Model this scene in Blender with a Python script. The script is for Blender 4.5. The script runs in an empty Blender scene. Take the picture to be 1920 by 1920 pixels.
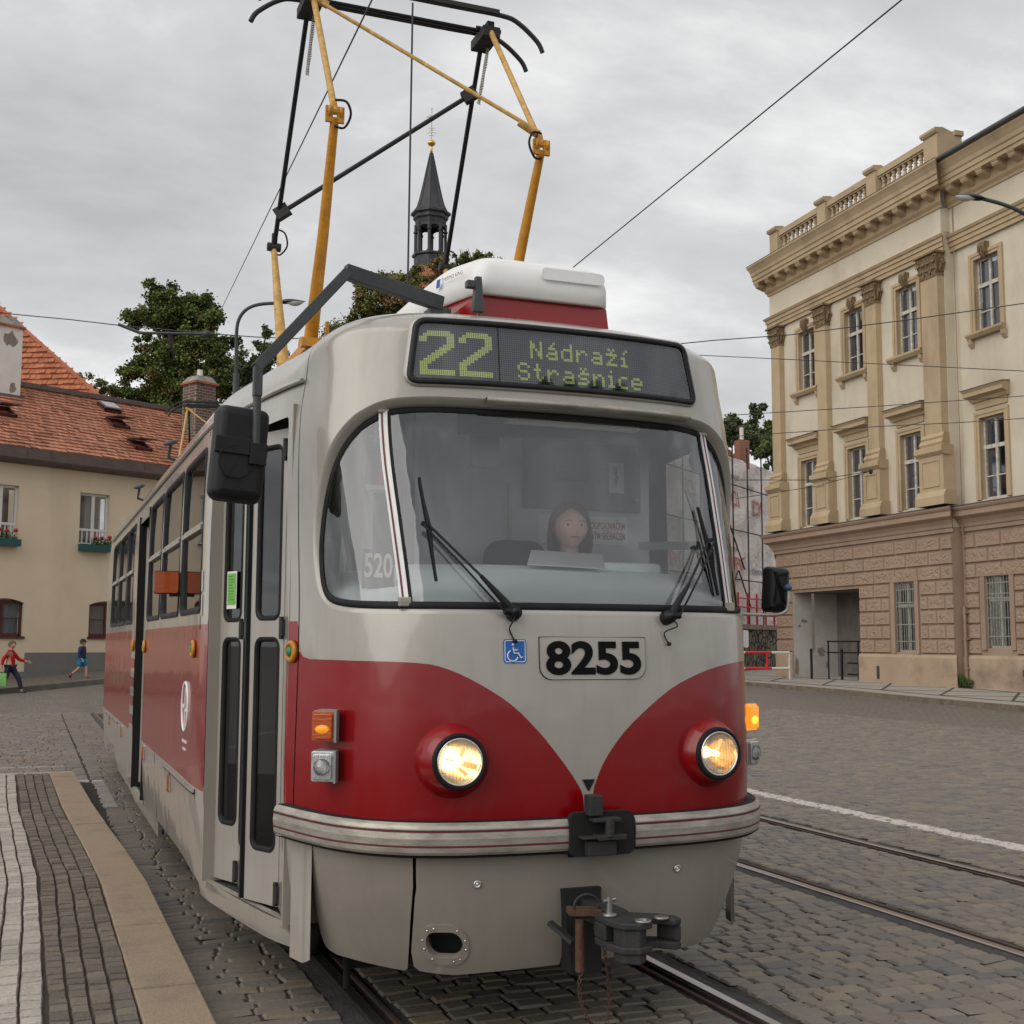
import bpy, bmesh, math, random, bisect
from mathutils import Vector, Matrix
from mathutils.geometry import delaunay_2d_cdt
random.seed(7)
R = math.radians
SC = bpy.context.scene
COL = SC.collection

# ------------------------------------------------------------------ camera
cam = bpy.data.cameras.new('camera'); camo = bpy.data.objects.new('camera', cam); COL.objects.link(camo)
CAM = Vector((-2.0634, -4.4079, 1.5394)); YAW, PIT, ROL = R(21.183), R(6.019), R(.2064); FPX = 2320.4
_cy, _sy, _cp, _sp = math.cos(YAW), math.sin(YAW), math.cos(PIT), math.sin(PIT)
FW = Vector((_sy*_cp, _cy*_cp, _sp)); RT0 = Vector((_cy, -_sy, 0)); UP0 = RT0.cross(FW)
RT = RT0*math.cos(ROL)+UP0*math.sin(ROL); UP = UP0*math.cos(ROL)-RT0*math.sin(ROL)
M = Matrix((RT, UP, -FW)).transposed().to_4x4(); M.translation = CAM
camo.matrix_world = M
cam.sensor_width = 36; cam.sensor_fit = 'HORIZONTAL'; cam.lens = FPX/1920*36
cam.clip_start = .1; cam.clip_end = 3000
SC.camera = camo

# ------------------------------------------------------------------ materials
def mat(name, col, rough=.6, metal=0., coat=0., bump=0., bscale=20., var=0., vscale=3., emis=None, estr=0., spec=.5, detail=6., bdist=.01, stretch=None, col2=None, stain=None):
    m = bpy.data.materials.new(name); m.use_nodes = True; nt = m.node_tree; N = nt.nodes; L = nt.links
    b = N['Principled BSDF']; b.inputs['Base Color'].default_value = (*col, 1)
    b.inputs['Roughness'].default_value = rough; b.inputs['Metallic'].default_value = metal
    b.inputs['Coat Weight'].default_value = coat; b.inputs['Coat Roughness'].default_value = .06
    b.inputs['Specular IOR Level'].default_value = spec
    tc = N.new('ShaderNodeTexCoord'); vec = tc.outputs['Object']
    if stretch:
        mp = N.new('ShaderNodeMapping'); mp.inputs['Scale'].default_value = stretch; L.new(vec, mp.inputs['Vector']); vec = mp.outputs['Vector']
    if var > 0 or col2:
        n = N.new('ShaderNodeTexNoise'); n.inputs['Scale'].default_value = vscale; n.inputs['Detail'].default_value = detail
        n.inputs['Roughness'].default_value = .65; L.new(vec, n.inputs['Vector'])
        r = N.new('ShaderNodeMapRange'); r.inputs['From Min'].default_value = .3; r.inputs['From Max'].default_value = .7
        L.new(n.outputs['Fac'], r.inputs['Value'])
        mx = N.new('ShaderNodeMix'); mx.data_type = 'RGBA'; L.new(r.outputs['Result'], mx.inputs['Factor'])
        c2 = col2 or tuple(c*(1-var) for c in col)
        mx.inputs['A'].default_value = (*c2, 1); mx.inputs['B'].default_value = (*[min(1, c*(1+var*.6)) if not col2 else c for c in col], 1)
        L.new(mx.outputs['Result'], b.inputs['Base Color'])
        rr = N.new('ShaderNodeMapRange'); rr.inputs['To Min'].default_value = min(1, rough*1.25); rr.inputs['To Max'].default_value = rough*.85
        L.new(n.outputs['Fac'], rr.inputs['Value']); L.new(rr.outputs['Result'], b.inputs['Roughness'])
    if stain:
        amt, ssc, sstr, dk = stain
        m3 = N.new('ShaderNodeMapping'); m3.inputs['Scale'].default_value = sstr; L.new(tc.outputs['Object'], m3.inputs['Vector'])
        n3 = N.new('ShaderNodeTexNoise'); n3.inputs['Scale'].default_value = ssc; n3.inputs['Detail'].default_value = 9; n3.inputs['Roughness'].default_value = .62; L.new(m3.outputs[0], n3.inputs['Vector'])
        r3 = N.new('ShaderNodeMapRange'); r3.inputs['From Min'].default_value = .50; r3.inputs['From Max'].default_value = .72; r3.inputs['To Max'].default_value = amt; L.new(n3.outputs['Fac'], r3.inputs['Value'])
        m4 = N.new('ShaderNodeMix'); m4.data_type = 'RGBA'; L.new(r3.outputs['Result'], m4.inputs['Factor']); m4.inputs['B'].default_value = (*dk, 1)
        if b.inputs['Base Color'].is_linked: L.new(b.inputs['Base Color'].links[0].from_socket, m4.inputs['A'])
        else: m4.inputs['A'].default_value = (*col, 1)
        L.new(m4.outputs['Result'], b.inputs['Base Color'])
    if bump > 0:
        n2 = N.new('ShaderNodeTexNoise'); n2.inputs['Scale'].default_value = bscale; n2.inputs['Detail'].default_value = 5; L.new(vec, n2.inputs['Vector'])
        bp = N.new('ShaderNodeBump'); bp.inputs['Strength'].default_value = bump; bp.inputs['Distance'].default_value = bdist
        L.new(n2.outputs['Fac'], bp.inputs['Height']); L.new(bp.outputs['Normal'], b.inputs['Normal'])
    if emis:
        b.inputs['Emission Color'].default_value = (*emis, 1); b.inputs['Emission Strength'].default_value = estr
    return m

def glassmat(name, tint=(.85, .9, .9), ior=1.5, rough=0.02, extra=.0):
    m = bpy.data.materials.new(name); m.use_nodes = True; nt = m.node_tree; N = nt.nodes; L = nt.links
    N.remove(N['Principled BSDF']); out = N['Material Output']
    tr = N.new('ShaderNodeBsdfTransparent'); tr.inputs['Color'].default_value = (*tint, 1)
    gl = N.new('ShaderNodeBsdfGlossy'); gl.inputs['Roughness'].default_value = rough; gl.inputs['Color'].default_value = (.95, .97, 1, 1)
    fr = N.new('ShaderNodeFresnel'); fr.inputs['IOR'].default_value = ior
    ad = N.new('ShaderNodeMath'); ad.operation = 'ADD'; ad.inputs[1].default_value = extra; ad.use_clamp = True
    L.new(fr.outputs['Fac'], ad.inputs[0])
    mx = N.new('ShaderNodeMixShader'); L.new(ad.outputs[0], mx.inputs['Fac']); L.new(tr.outputs[0], mx.inputs[1]); L.new(gl.outputs[0], mx.inputs[2])
    L.new(mx.outputs[0], out.inputs['Surface'])
    return m

def paint(name, col, rough=.32, coat=.6, metal=0., dirt=(.20, .17, .13), dirtamt=.35):
    # vehicle paint with thin grime running down and slight sheet waviness
    m = bpy.data.materials.new(name); m.use_nodes = True; nt = m.node_tree; N = nt.nodes; L = nt.links
    b = N['Principled BSDF']; b.inputs['Metallic'].default_value = metal; b.inputs['Roughness'].default_value = rough; b.inputs['Coat Weight'].default_value = coat; b.inputs['Coat Roughness'].default_value = .05; b.inputs['Specular IOR Level'].default_value = .45
    tc = N.new('ShaderNodeTexCoord')
    mp = N.new('ShaderNodeMapping'); mp.inputs['Scale'].default_value = (5, 5, .7); L.new(tc.outputs['Object'], mp.inputs['Vector'])
    n = N.new('ShaderNodeTexNoise'); n.inputs['Scale'].default_value = 2.2; n.inputs['Detail'].default_value = 9; n.inputs['Roughness'].default_value = .7; L.new(mp.outputs['Vector'], n.inputs['Vector'])
    r = N.new('ShaderNodeMapRange'); r.inputs['From Min'].default_value = .48; r.inputs['From Max'].default_value = .85; r.inputs['To Max'].default_value = dirtamt; L.new(n.outputs['Fac'], r.inputs['Value'])
    mx = N.new('ShaderNodeMix'); mx.data_type = 'RGBA'; mx.inputs['A'].default_value = (*col, 1); mx.inputs['B'].default_value = (*dirt, 1); L.new(r.outputs['Result'], mx.inputs['Factor'])
    n3 = N.new('ShaderNodeTexNoise'); n3.inputs['Scale'].default_value = 160; n3.inputs['Detail'].default_value = 2; L.new(tc.outputs['Object'], n3.inputs['Vector'])
    r3 = N.new('ShaderNodeMapRange'); r3.inputs['From Min'].default_value = .70; r3.inputs['From Max'].default_value = .76; r3.inputs['To Max'].default_value = .5; L.new(n3.outputs['Fac'], r3.inputs['Value'])
    mx2 = N.new('ShaderNodeMix'); mx2.data_type = 'RGBA'; L.new(mx.outputs['Result'], mx2.inputs['A']); mx2.inputs['B'].default_value = (*dirt, 1); L.new(r3.outputs['Result'], mx2.inputs['Factor'])
    L.new(mx2.outputs['Result'], b.inputs['Base Color'])
    rr = N.new('ShaderNodeMapRange'); rr.inputs['To Min'].default_value = rough*.7; rr.inputs['To Max'].default_value = rough*1.5; L.new(n.outputs['Fac'], rr.inputs['Value']); L.new(rr.outputs['Result'], b.inputs['Roughness'])
    n2 = N.new('ShaderNodeTexNoise'); n2.inputs['Scale'].default_value = 3.2; n2.inputs['Detail'].default_value = 2; L.new(tc.outputs['Object'], n2.inputs['Vector'])
    bp = N.new('ShaderNodeBump'); bp.inputs['Strength'].default_value = .35; bp.inputs['Distance'].default_value = .012; L.new(n2.outputs['Fac'], bp.inputs['Height'])
    L.new(bp.outputs['Normal'], b.inputs['Normal']); L.new(bp.outputs['Normal'], b.inputs['Coat Normal'])
    return m

CREAM = paint('cream_paint', (.375, .35, .312), coat=.75, rough=.3, metal=.18)
RED = paint('red_paint', (.225, .0004, .003), rough=.22, coat=.32, dirt=(.12, .03, .03), dirtamt=.22)
ROOFP = paint('roof_paint', (.66, .63, .58), rough=.4, coat=.3, dirtamt=.5)
LOWC = paint('darkened_skirt_cream', (.255, .232, .20), rough=.36, coat=.55, dirtamt=.55)  # dimming towards the bottom is put into this darker cream; grime is extra
RUB = mat('black_rubber', (.011, .011, .012), .6, var=.4, vscale=8, spec=.25)
BLK = mat('black_paint', (.010, .0105, .012), .45, var=.3, vscale=12, spec=.3)
DKG = mat('dark_grey_paint', (.05, .057, .06), .45, spec=.4, var=.25, vscale=6)
UNDER = mat('underframe_black', (.008, .008, .008), .9)
ALU = mat('worn_aluminium', (.42, .39, .34), .5, metal=.6, var=.35, vscale=9, stretch=(1, 1, 4), bump=.1, bscale=60)
ALU2 = mat('bright_trim', (.75, .74, .72), .25, metal=.9, var=.2, vscale=14)
MAROON = mat('maroon_stripe', (.10, .008, .018), .5)
WHT = mat('white_enamel', (.75, .74, .72), .35, var=.12, vscale=7)
WHTP = mat('white_plastic', (.80, .80, .78), .38, coat=.2, var=.1, vscale=3)
YEL = mat('yellow_enamel', (.55, .24, .012), .45, var=.35, vscale=14, coat=.1)
OCH = mat('faded_yellow_enamel', (.55, .33, .09), .6, var=.4, vscale=20)
STEEL = mat('steel', (.30, .29, .28), .42, metal=.8, var=.4, vscale=20)
RUST = mat('rusty_steel', (.09, .042, .024), .8, var=.5, vscale=30, bump=.3, bscale=80)
CAST = mat('cast_iron', (.032, .036, .04), .6, metal=.2, vscale=18, bump=.3, bscale=70, col2=(.045, .04, .036), spec=.3)
GLW = glassmat('windscreen_glass', (.95, .97, .96), extra=.08)
GLS = glassmat('side_window_glass', (.42, .44, .44), extra=.05)
GLC = glassmat('lamp_glass', (.95, .95, .93), extra=.03)
CABG = mat('cab_grey_panel', (.66, .67, .68), .6, var=.1, vscale=5)
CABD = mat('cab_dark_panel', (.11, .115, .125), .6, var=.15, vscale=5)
CABB = mat('cab_beige_panel', (.62, .56, .40), .6, var=.1, vscale=4)
CABW = mat('cab_pale_panel', (.72, .74, .70), .6, var=.12, vscale=4)
DASH = mat('dashboard_pale_blue', (.86, .94, .95), .45, var=.06, vscale=3)
AMB = mat('amber_lens', (.40, .065, .003), .2, coat=.5, emis=(1, .22, .01), estr=.02, bump=.4, bscale=90, stretch=(.2, .2, 1))
AMBL = mat('amber_lens_lit', (.8, .2, .01), .15, coat=.8, emis=(1, .30, .02), estr=.8)
CLR = mat('clear_lens', (.62, .62, .63), .12, metal=.6, coat=1, bump=.4, bscale=90, stretch=(1, 1, .15))
BLUE = mat('sign_blue', (.005, .11, .42), .4)
PAPER = mat('paper', (.55, .57, .58), .7)

# ------------------------------------------------------------------ objects
def link(name, me, parent=None):
    o = bpy.data.objects.new(name, me); COL.objects.link(o)
    if parent is not None: o.parent = parent
    return o
def tag(o, label=None, cat=None, group=None, kind=None):
    if label: o['label'] = label
    if cat: o['category'] = cat
    if group: o['group'] = group
    if kind: o['kind'] = kind
    return o
def thing(name, label, cat, loc=(0, 0, 0), rz=0, group=None):
    o = bpy.data.objects.new(name, None); COL.objects.link(o); o.location = loc; o.rotation_euler = (0, 0, rz); o.empty_display_size = .3
    return tag(o, label, cat, group)

class MB:
    def __init__(s): s.v = []; s.f = []; s.m = []; s.mi = 0; s.sm = []
    def add(s, vs, fs, smooth=False):
        b = len(s.v); s.v += [tuple(p) for p in vs]
        for f in fs: s.f.append(tuple(b+i for i in f)); s.m.append(s.mi); s.sm.append(smooth)
        return s
    def box(s, x0, x1, y0, y1, z0, z1, mx=None):
        vs = [(x0, y0, z0), (x1, y0, z0), (x1, y1, z0), (x0, y1, z0), (x0, y0, z1), (x1, y0, z1), (x1, y1, z1), (x0, y1, z1)]
        if mx: vs = [mx @ Vector(p) for p in vs]
        return s.add(vs, [(0, 3, 2, 1), (4, 5, 6, 7), (0, 1, 5, 4), (1, 2, 6, 5), (2, 3, 7, 6), (3, 0, 4, 7)])
    def bar(s, p, q, w, h=None, up=(0, 0, 1)):
        p, q = Vector(p), Vector(q); d = (q-p).normalized(); u = Vector(up)
        if abs(d.dot(u)) > .98: u = Vector((1, 0, 0))
        a = d.cross(u).normalized()*(w/2); b = a.cross(d).normalized()*((h or w)/2)
        vs = [p-a-b, p+a-b, p+a+b, p-a+b, q-a-b, q+a-b, q+a+b, q-a+b]
        return s.add(vs, [(0, 1, 2, 3), (7, 6, 5, 4), (0, 4, 5, 1), (1, 5, 6, 2), (2, 6, 7, 3), (3, 7, 4, 0)])
    def tube(s, pts, r, n=10, close=False, caps=True):
        pts = [Vector(p) for p in pts]; k = len(pts); rs = r if isinstance(r, (list, tuple)) else [r]*k
        vs = []; prev = None
        for i, p in enumerate(pts):
            d = (pts[(i+1) % k if close else min(i+1, k-1)]-pts[(i-1) % k if close else max(i-1, 0)])
            if d.length < 1e-9: d = Vector((0, 0, 1))
            d.normalize()
            if prev is None: a = d.orthogonal().normalized()
            else:
                a = prev-d*prev.dot(d)
                a = a.normalized() if a.length > 1e-6 else d.orthogonal().normalized()
            prev = a; b = d.cross(a)
            for j in range(n):
                t = 2*math.pi*j/n; vs.append(p+(a*math.cos(t)+b*math.sin(t))*rs[i])
        fs = []
        for i in range(k if close else k-1):
            i2 = (i+1) % k
            for j in range(n): fs.append((i*n+j, i*n+(j+1) % n, i2*n+(j+1) % n, i2*n+j))
        s.add(vs, fs, True)
        if caps and not close:
            s.add(vs[:n], [tuple(reversed(range(n)))]); s.add(vs[-n:], [tuple(range(n))])
        return s
    def lathe(s, prof, c=(0, 0, 0), n=20, axis=(0, 0, 1), smooth=True, mx=None, caps=True):
        ax = Vector(axis).normalized(); a = ax.orthogonal().normalized(); b = ax.cross(a); c = Vector(c); vs = []
        for r, h in prof:
            for j in range(n):
                t = 2*math.pi*j/n; p = c+ax*h+(a*math.cos(t)+b*math.sin(t))*r
                vs.append(mx @ p if mx else p)
        fs = []
        for i in range(len(prof)-1):
            for j in range(n): fs.append((i*n+j, i*n+(j+1) % n, (i+1)*n+(j+1) % n, (i+1)*n+j))
        if caps and prof[0][0] > 1e-6: fs.append(tuple(reversed(range(n))))
        if caps and prof[-1][0] > 1e-6: fs.append(tuple(range((len(prof)-1)*n, len(prof)*n)))
        return s.add(vs, fs, smooth)
    def prism(s, poly, h0, h1, fn=None):
        # poly: 2D loop ccw ; extruded from h0 to h1 ; fn maps (a,b,h)->3D
        fn = fn or (lambda a, b, h: (a, b, h)); n = len(poly)
        vs = [fn(a, b, h0) for a, b in poly]+[fn(a, b, h1) for a, b in poly]
        return s.add(vs, [tuple(reversed(range(n))), tuple(range(n, 2*n))]+[(i, (i+1) % n, n+(i+1) % n, n+i) for i in range(n)])
    def grid(s, nx, ny, fn, smooth=True):
        vs = [fn(i/(nx), j/(ny)) for j in range(ny+1) for i in range(nx+1)]
        return s.add(vs, [(j*(nx+1)+i, j*(nx+1)+i+1, (j+1)*(nx+1)+i+1, (j+1)*(nx+1)+i) for j in range(ny) for i in range(nx)], smooth)
    def build(s, name, mats, parent=None, bevel=0, loc=None, fixn=True):
        me = bpy.data.meshes.new(name); me.from_pydata(s.v, [], s.f)
        for m in (mats if isinstance(mats, (list, tuple)) else [mats]): me.materials.append(m)
        me.polygons.foreach_set('material_index', s.m); me.polygons.foreach_set('use_smooth', s.sm)
        if fixn:
            bm = bmesh.new(); bm.from_mesh(me); bmesh.ops.recalc_face_normals(bm, faces=bm.faces); bm.to_mesh(me); bm.free()
        me.update()
        o = link(name, me, parent)
        if loc: o.location = loc
        if bevel:
            bv = o.modifiers.new('bevel', 'BEVEL'); bv.width = bevel; bv.segments = 2; bv.limit_method = 'ANGLE'; bv.angle_limit = R(40)
        return o

def sst(a, b, x): t = max(0, min(1, (x-a)/(b-a))); return t*t*(3-2*t)
def inpoly(x, y, poly):
    c = False; n = len(poly); j = n-1
    for i in range(n):
        xi, yi = poly[i]; xj, yj = poly[j]
        if (yi > y) != (yj > y) and x < (xj-xi)*(y-yi)/(yj-yi)+xi: c = not c
        j = i
    return c
def densify(loop, st, close=True):
    o = []; n = len(loop)
    for i in range(n if close else n-1):
        a = loop[i]; b = loop[(i+1) % n]; L = math.hypot((b[0]-a[0])/st[0], (b[1]-a[1])/st[1]); k = max(1, int(math.ceil(L-.001)))
        for q in range(k): t = q/k; o.append((a[0]+(b[0]-a[0])*t, a[1]+(b[1]-a[1])*t))
    if not close: o.append(loop[-1])
    return o
def panel(name, outer, holes, fmap, st, mats, parent=None, lines=(), matfn=None, nfn=None, raw=False, flip=False):
    """flat region (with holes and paint lines) laid on a surface map"""
    V = []; E = []
    def addl(lp, close=True, nod=False):
        d = lp if nod else densify(lp, st, close); b = len(V); V.extend(d); n = len(d)
        for i in range(n if close else n-1): E.append((b+i, b+(i+1) % n))
        return d
    o = addl(outer); hs = [addl(h) for h in holes]
    for l in lines: addl(l, False)
    xs = [p[0] for p in o]; ys = [p[1] for p in o]
    cell = {}
    for p in V: cell.setdefault((int(p[0]/st[0]//1), int(p[1]/st[1]//1)), []).append(p)
    nx = int((max(xs)-min(xs))/st[0]); ny = int((max(ys)-min(ys))/st[1])
    for i in range(1, nx+1):
        for j in range(1, ny+1):
            x = min(xs)+i*st[0]+(.5*st[0] if j % 2 else 0); y = min(ys)+j*st[1]
            if not inpoly(x, y, o) or any(inpoly(x, y, h) for h in hs): continue
            ci, cj = int(x/st[0]//1), int(y/st[1]//1); bad = False
            for a in (-1, 0, 1):
                for b in (-1, 0, 1):
                    for p in cell.get((ci+a, cj+b), ()):
                        if abs(p[0]-x)/st[0] < .45 and abs(p[1]-y)/st[1] < .45: bad = True; break
                    if bad: break
                if bad: break
            if not bad: V.append((x, y))
    r = delaunay_2d_cdt([Vector(p) for p in V], E, [], 0, 1e-6)
    vv, ff = r[0], r[2]
    fs = []; ms = []
    for f in ff:
        cx = sum(vv[i].x for i in f)/len(f); cyy = sum(vv[i].y for i in f)/len(f)
        if not inpoly(cx, cyy, o) or any(inpoly(cx, cyy, h) for h in hs): continue
        fs.append(tuple(reversed(f)) if flip else tuple(f)); ms.append(matfn(cx, cyy) if matfn else 0)
    P = [fmap(p.x, p.y) for p in vv]
    if raw: return P, fs, ms
    me = bpy.data.meshes.new(name); me.from_pydata(P, [], fs)
    for m in (mats if isinstance(mats, (list, tuple)) else [mats]): me.materials.append(m)
    me.polygons.foreach_set('material_index', ms); me.polygons.foreach_set('use_smooth', [True]*len(fs)); me.update()
    if nfn:
        me.normals_split_custom_set_from_vertices([nfn(p.x, p.y) for p in vv])
    return link(name, me, parent)
def rrect(x0, x1, y0, y1, r, n=5):
    if not isinstance(r, (list, tuple)): r = [r]*4
    o = []
    for (cx, cy, a0, rr) in ((x1-r[0], y0+r[0], -90, r[0]), (x1-r[1], y1-r[1], 0, r[1]), (x0+r[2], y1-r[2], 90, r[2]), (x0+r[3], y0+r[3], 180, r[3])):
        for k in range(n+1): a = R(a0+90*k/n); o.append((cx+rr*math.cos(a), cy+rr*math.sin(a)))
    return o
def offset_loop(lp, d):
    # positive d shrinks a ccw loop
    n = len(lp); o = []
    for i in range(n):
        a = lp[i-1]; b = lp[i]; c = lp[(i+1) % n]
        e1 = Vector((b[0]-a[0], b[1]-a[1])); e2 = Vector((c[0]-b[0], c[1]-b[1]))
        if e1.length < 1e-9: e1 = e2.copy()
        if e2.length < 1e-9: e2 = e1.copy()
        e1.normalize(); e2.normalize(); t = e1+e2
        if t.length < 1e-6: t = e1
        t.normalize(); k = max(.5, t.dot(e1)); o.append((b[0]-t.y*d/k, b[1]+t.x*d/k))
    return o
def ccw(lp):
    a = sum(lp[i-1][0]*lp[i][1]-lp[i][0]*lp[i-1][1] for i in range(len(lp)))
    return lp if a > 0 else lp[::-1]
def crom(pts, n=4, close=True):
    o = []; k = len(pts)
    for i in range(k if close else k-1):
        if close: p = [pts[(i+j-1) % k] for j in range(4)]
        else: p = [pts[max(0, i-1)], pts[i], pts[i+1], pts[min(k-1, i+2)]]
        for q in range(n):
            t = q/n
            o.append(tuple(.5*((2*p[1][c])+(-p[0][c]+p[2][c])*t+(2*p[0][c]-5*p[1][c]+4*p[2][c]-p[3][c])*t*t+(-p[0][c]+3*p[1][c]-3*p[2][c]+p[3][c])*t**3) for c in range(len(p[0]))))
    if not close: o.append(tuple(pts[-1]))
    return o
def strip(name, loops, mats, parent=None, close=True, build=True, mb=None, smooth=True):
    mb = mb or MB(); n = len(loops[0]); vs = [p for l in loops for p in l]; fs = []
    for i in range(len(loops)-1):
        for j in range(n if close else n-1): fs.append((i*n+j, i*n+(j+1) % n, (i+1)*n+(j+1) % n, (i+1)*n+j))
    mb.add(vs, fs, smooth)
    return mb.build(name, mats, parent, fixn=False) if build else mb

def text_tris(txt, size=1, align='CENTER', bold=0., xs=1., spacing=1.):
    """filled outlines of a text as 2D verts and faces"""
    cu = bpy.data.curves.new('t', 'FONT'); cu.body = txt; cu.size = size; cu.align_x = align; cu.align_y = 'CENTER'; cu.offset = bold; cu.space_character = spacing
    cu.resolution_u = 6
    o = bpy.data.objects.new('t', cu); COL.objects.link(o)
    dg = bpy.context.evaluated_depsgraph_get(); me = bpy.data.meshes.new_from_object(o.evaluated_get(dg))
    V = [(v.co.x*xs, v.co.y) for v in me.vertices]; F = [tuple(p.vertices) for p in me.polygons]
    bpy.data.objects.remove(o); bpy.data.curves.remove(cu); bpy.data.meshes.remove(me)
    return V, F
def text_obj(name, txt, size, fmap, m, parent=None, **k):
    V, F = text_tris(txt, size, **k); me = bpy.data.meshes.new(name); me.from_pydata([fmap(x, y) for x, y in V], [], F); me.materials.append(m); me.update()
    return link(name, me, parent)
# plan outline, right half, dense polyline by arc length
HALF=[(0,.025),(.12,.026),(.25,.032),(.40,.045),(.55,.072),(.68,.120),(.77,.183),(.845,.265),(.90,.358),(.942,.465),(.98,.59),(1.016,.73),(1.078,.99),(1.148,1.38),(1.21,1.78),(1.238,1.98),(1.25,2.25),(1.25,2.6),(1.25,4),(1.25,7),(1.25,10.2),(1.245,10.6),(1.2,11.2),(1.1,12.3),(1.0,12.9),(.8,13.35),(.5,13.6),(0,13.7)]
def _cr(p0,p1,p2,p3,t):
    # centripetal catmull-rom
    def tj(ti,a,b): return ti+max(1e-6,math.hypot(b[0]-a[0],b[1]-a[1]))**.5
    t0=0;t1=tj(t0,p0,p1);t2=tj(t1,p1,p2);t3=tj(t2,p2,p3);T=t1+(t2-t1)*t
    def L(a,b,ta,tb): return tuple((tb-T)/(tb-ta)*a[i]+(T-ta)/(tb-ta)*b[i] for i in (0,1))
    A1=L(p0,p1,t0,t1);A2=L(p1,p2,t1,t2);A3=L(p2,p3,t2,t3);B1=L(A1,A2,t0,t2);B2=L(A2,A3,t1,t3)
    return L(B1,B2,t1,t2)
pts=[(-HALF[1][0],HALF[1][1])]+HALF+[(-.5,13.6)]
DEN=[];
for i in range(1,len(pts)-2):
    for k in range(24): DEN.append(_cr(pts[i-1],pts[i],pts[i+1],pts[i+2],k/24))
DEN.append(HALF[-1])
ARC=[0.0]
for a,b in zip(DEN,DEN[1:]): ARC.append(ARC[-1]+math.hypot(b[0]-a[0],b[1]-a[1]))
def outline(u):
    s=1 if u>=0 else -1;a=min(abs(u),ARC[-1]-1e-6)
    i=max(0,bisect.bisect_right(ARC,a)-1);i=min(i,len(ARC)-2)
    t=(a-ARC[i])/(ARC[i+1]-ARC[i]);p,q=DEN[i],DEN[i+1]
    return s*(p[0]+(q[0]-p[0])*t),p[1]+(q[1]-p[1])*t
def lerp_tab(tab,x):
    if x<=tab[0][0]: return tab[0][1]
    for (a,b),(c,d) in zip(tab,tab[1:]):
        if x<=c:
            t=(x-a)/(c-a);return b+(d-b)*t
    return tab[-1][1]
def smooth_tab(tab,x):
    # monotone-ish hermite
    n=len(tab)
    if x<=tab[0][0]: return tab[0][1]
    if x>=tab[-1][0]: return tab[-1][1]
    for i in range(n-1):
        if x<=tab[i+1][0]: break
    x0,y0=tab[i];x1,y1=tab[i+1];h=x1-x0
    def sl(j):
        if j<=0 or j>=n-1: 
            j=min(max(j,0),n-1);k=1 if j==0 else n-1
            return (tab[k][1]-tab[k-1][1])/(tab[k][0]-tab[k-1][0])
        return (tab[j+1][1]-tab[j-1][1])/(tab[j+1][0]-tab[j-1][0])
    m0,m1=sl(i),sl(i+1);t=(x-x0)/h
    return (2*t**3-3*t*t+1)*y0+(t**3-2*t*t+t)*h*m0+(-2*t**3+3*t*t)*y1+(t**3-t*t)*h*m1
VS=2.66;ZT=3.03;NR=2.3;VMAX=4.0
GN=[(.2,.16),(.35,.10),(.55,.055),(.8,.03),(1.1,.02),(1.4,.025),(1.6,.04),(1.75,.075),(1.95,.13),(2.2,.205),(2.45,.275),(2.6,.30),(2.75,.315),(2.85,.33),(3,.36),(4,.36)]
TUM=[(.2,.05),(.35,.03),(.6,.01),(.8,0),(1.6,0),(2.1,.0),(2.5,.01),(2.7,.03),(4,.04)]
WID=[(.25,-.13),(.4,-.085),(.6,-.03),(.85,-.002),(1.6,.0),(2.0,.035),(2.3,.065),(2.6,.075),(2.8,.06),(4,.04)]
def S(u,v,off=0.0,gn=None):
    x,y=outline(u)
    # nose weight
    e=abs(x)
    w=1.0 if y<.0 else max(0.0,min(1.0,1-(y-.05)/1.1)); w=w*w*(3-2*w)
    wr=0.0
    if y>12.4: wr=-min(1,(y-12.4)/1.0)
    g=(gn(v) if gn else smooth_tab(GN,v))
    tum=smooth_tab(TUM,v)*min(1,e/.9)
    tum-=w*min(1,e/.8)**2*smooth_tab(WID,v)
    x-=tum*(1 if x>0 else -1) if x else 0
    y+=g*w+g*.6*wr
    vs=VS+.17*w; hr=ZT-vs
    if v<=vs: z=v;k=0
    else:
        t=(v-vs)/(VMAX-vs)  # 0..1 angle
        th=t*math.pi/2
        c,s_=math.cos(th),math.sin(th)
        rr=c**(2/NR) if c>1e-9 else 0
        z=vs+hr*s_**(2/NR);k=1-rr
        ty=min(max(y,1.35),12.2)
        x=x*(1-k);y=ty+(y-ty)*(1-k)
    if off:
        n=normal(u,v);x+=n[0]*off;y+=n[1]*off;z+=n[2]*off
    return (x,y,z)
def normal(u,v):
    h=.004
    v=min(v,VMAX-.01)
    a=S(u+h,v);b=S(u-h,v);c=S(u,v+h);d=S(u,v-h)
    p=[a[i]-b[i] for i in range(3)];q=[c[i]-d[i] for i in range(3)]
    n=[p[1]*q[2]-p[2]*q[1],p[2]*q[0]-p[0]*q[2],p[0]*q[1]-p[1]*q[0]]
    l=math.sqrt(sum(k*k for k in n)) or 1
    return [k/l for k in n]
# ------------------------------------------------------------------ tram (its axis is the y axis, nose towards -y, z=0 is the rail)
def NS(u, v):
    if v > VMAX-.06: return (0, 0, 1)
    return tuple(normal(u, v))
def uy(y):
    # arc length at which the straight flank reaches y
    lo, hi = .8, 13.0
    for _ in range(40):
        m = (lo+hi)/2
        if outline(m)[1] < y: lo = m
        else: hi = m
    return lo
UEND = ARC[-1]-.02
tram = thing('tram', 'red and cream tram numbered 8255 showing route 22 with two lit headlights', 'tram')

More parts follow.
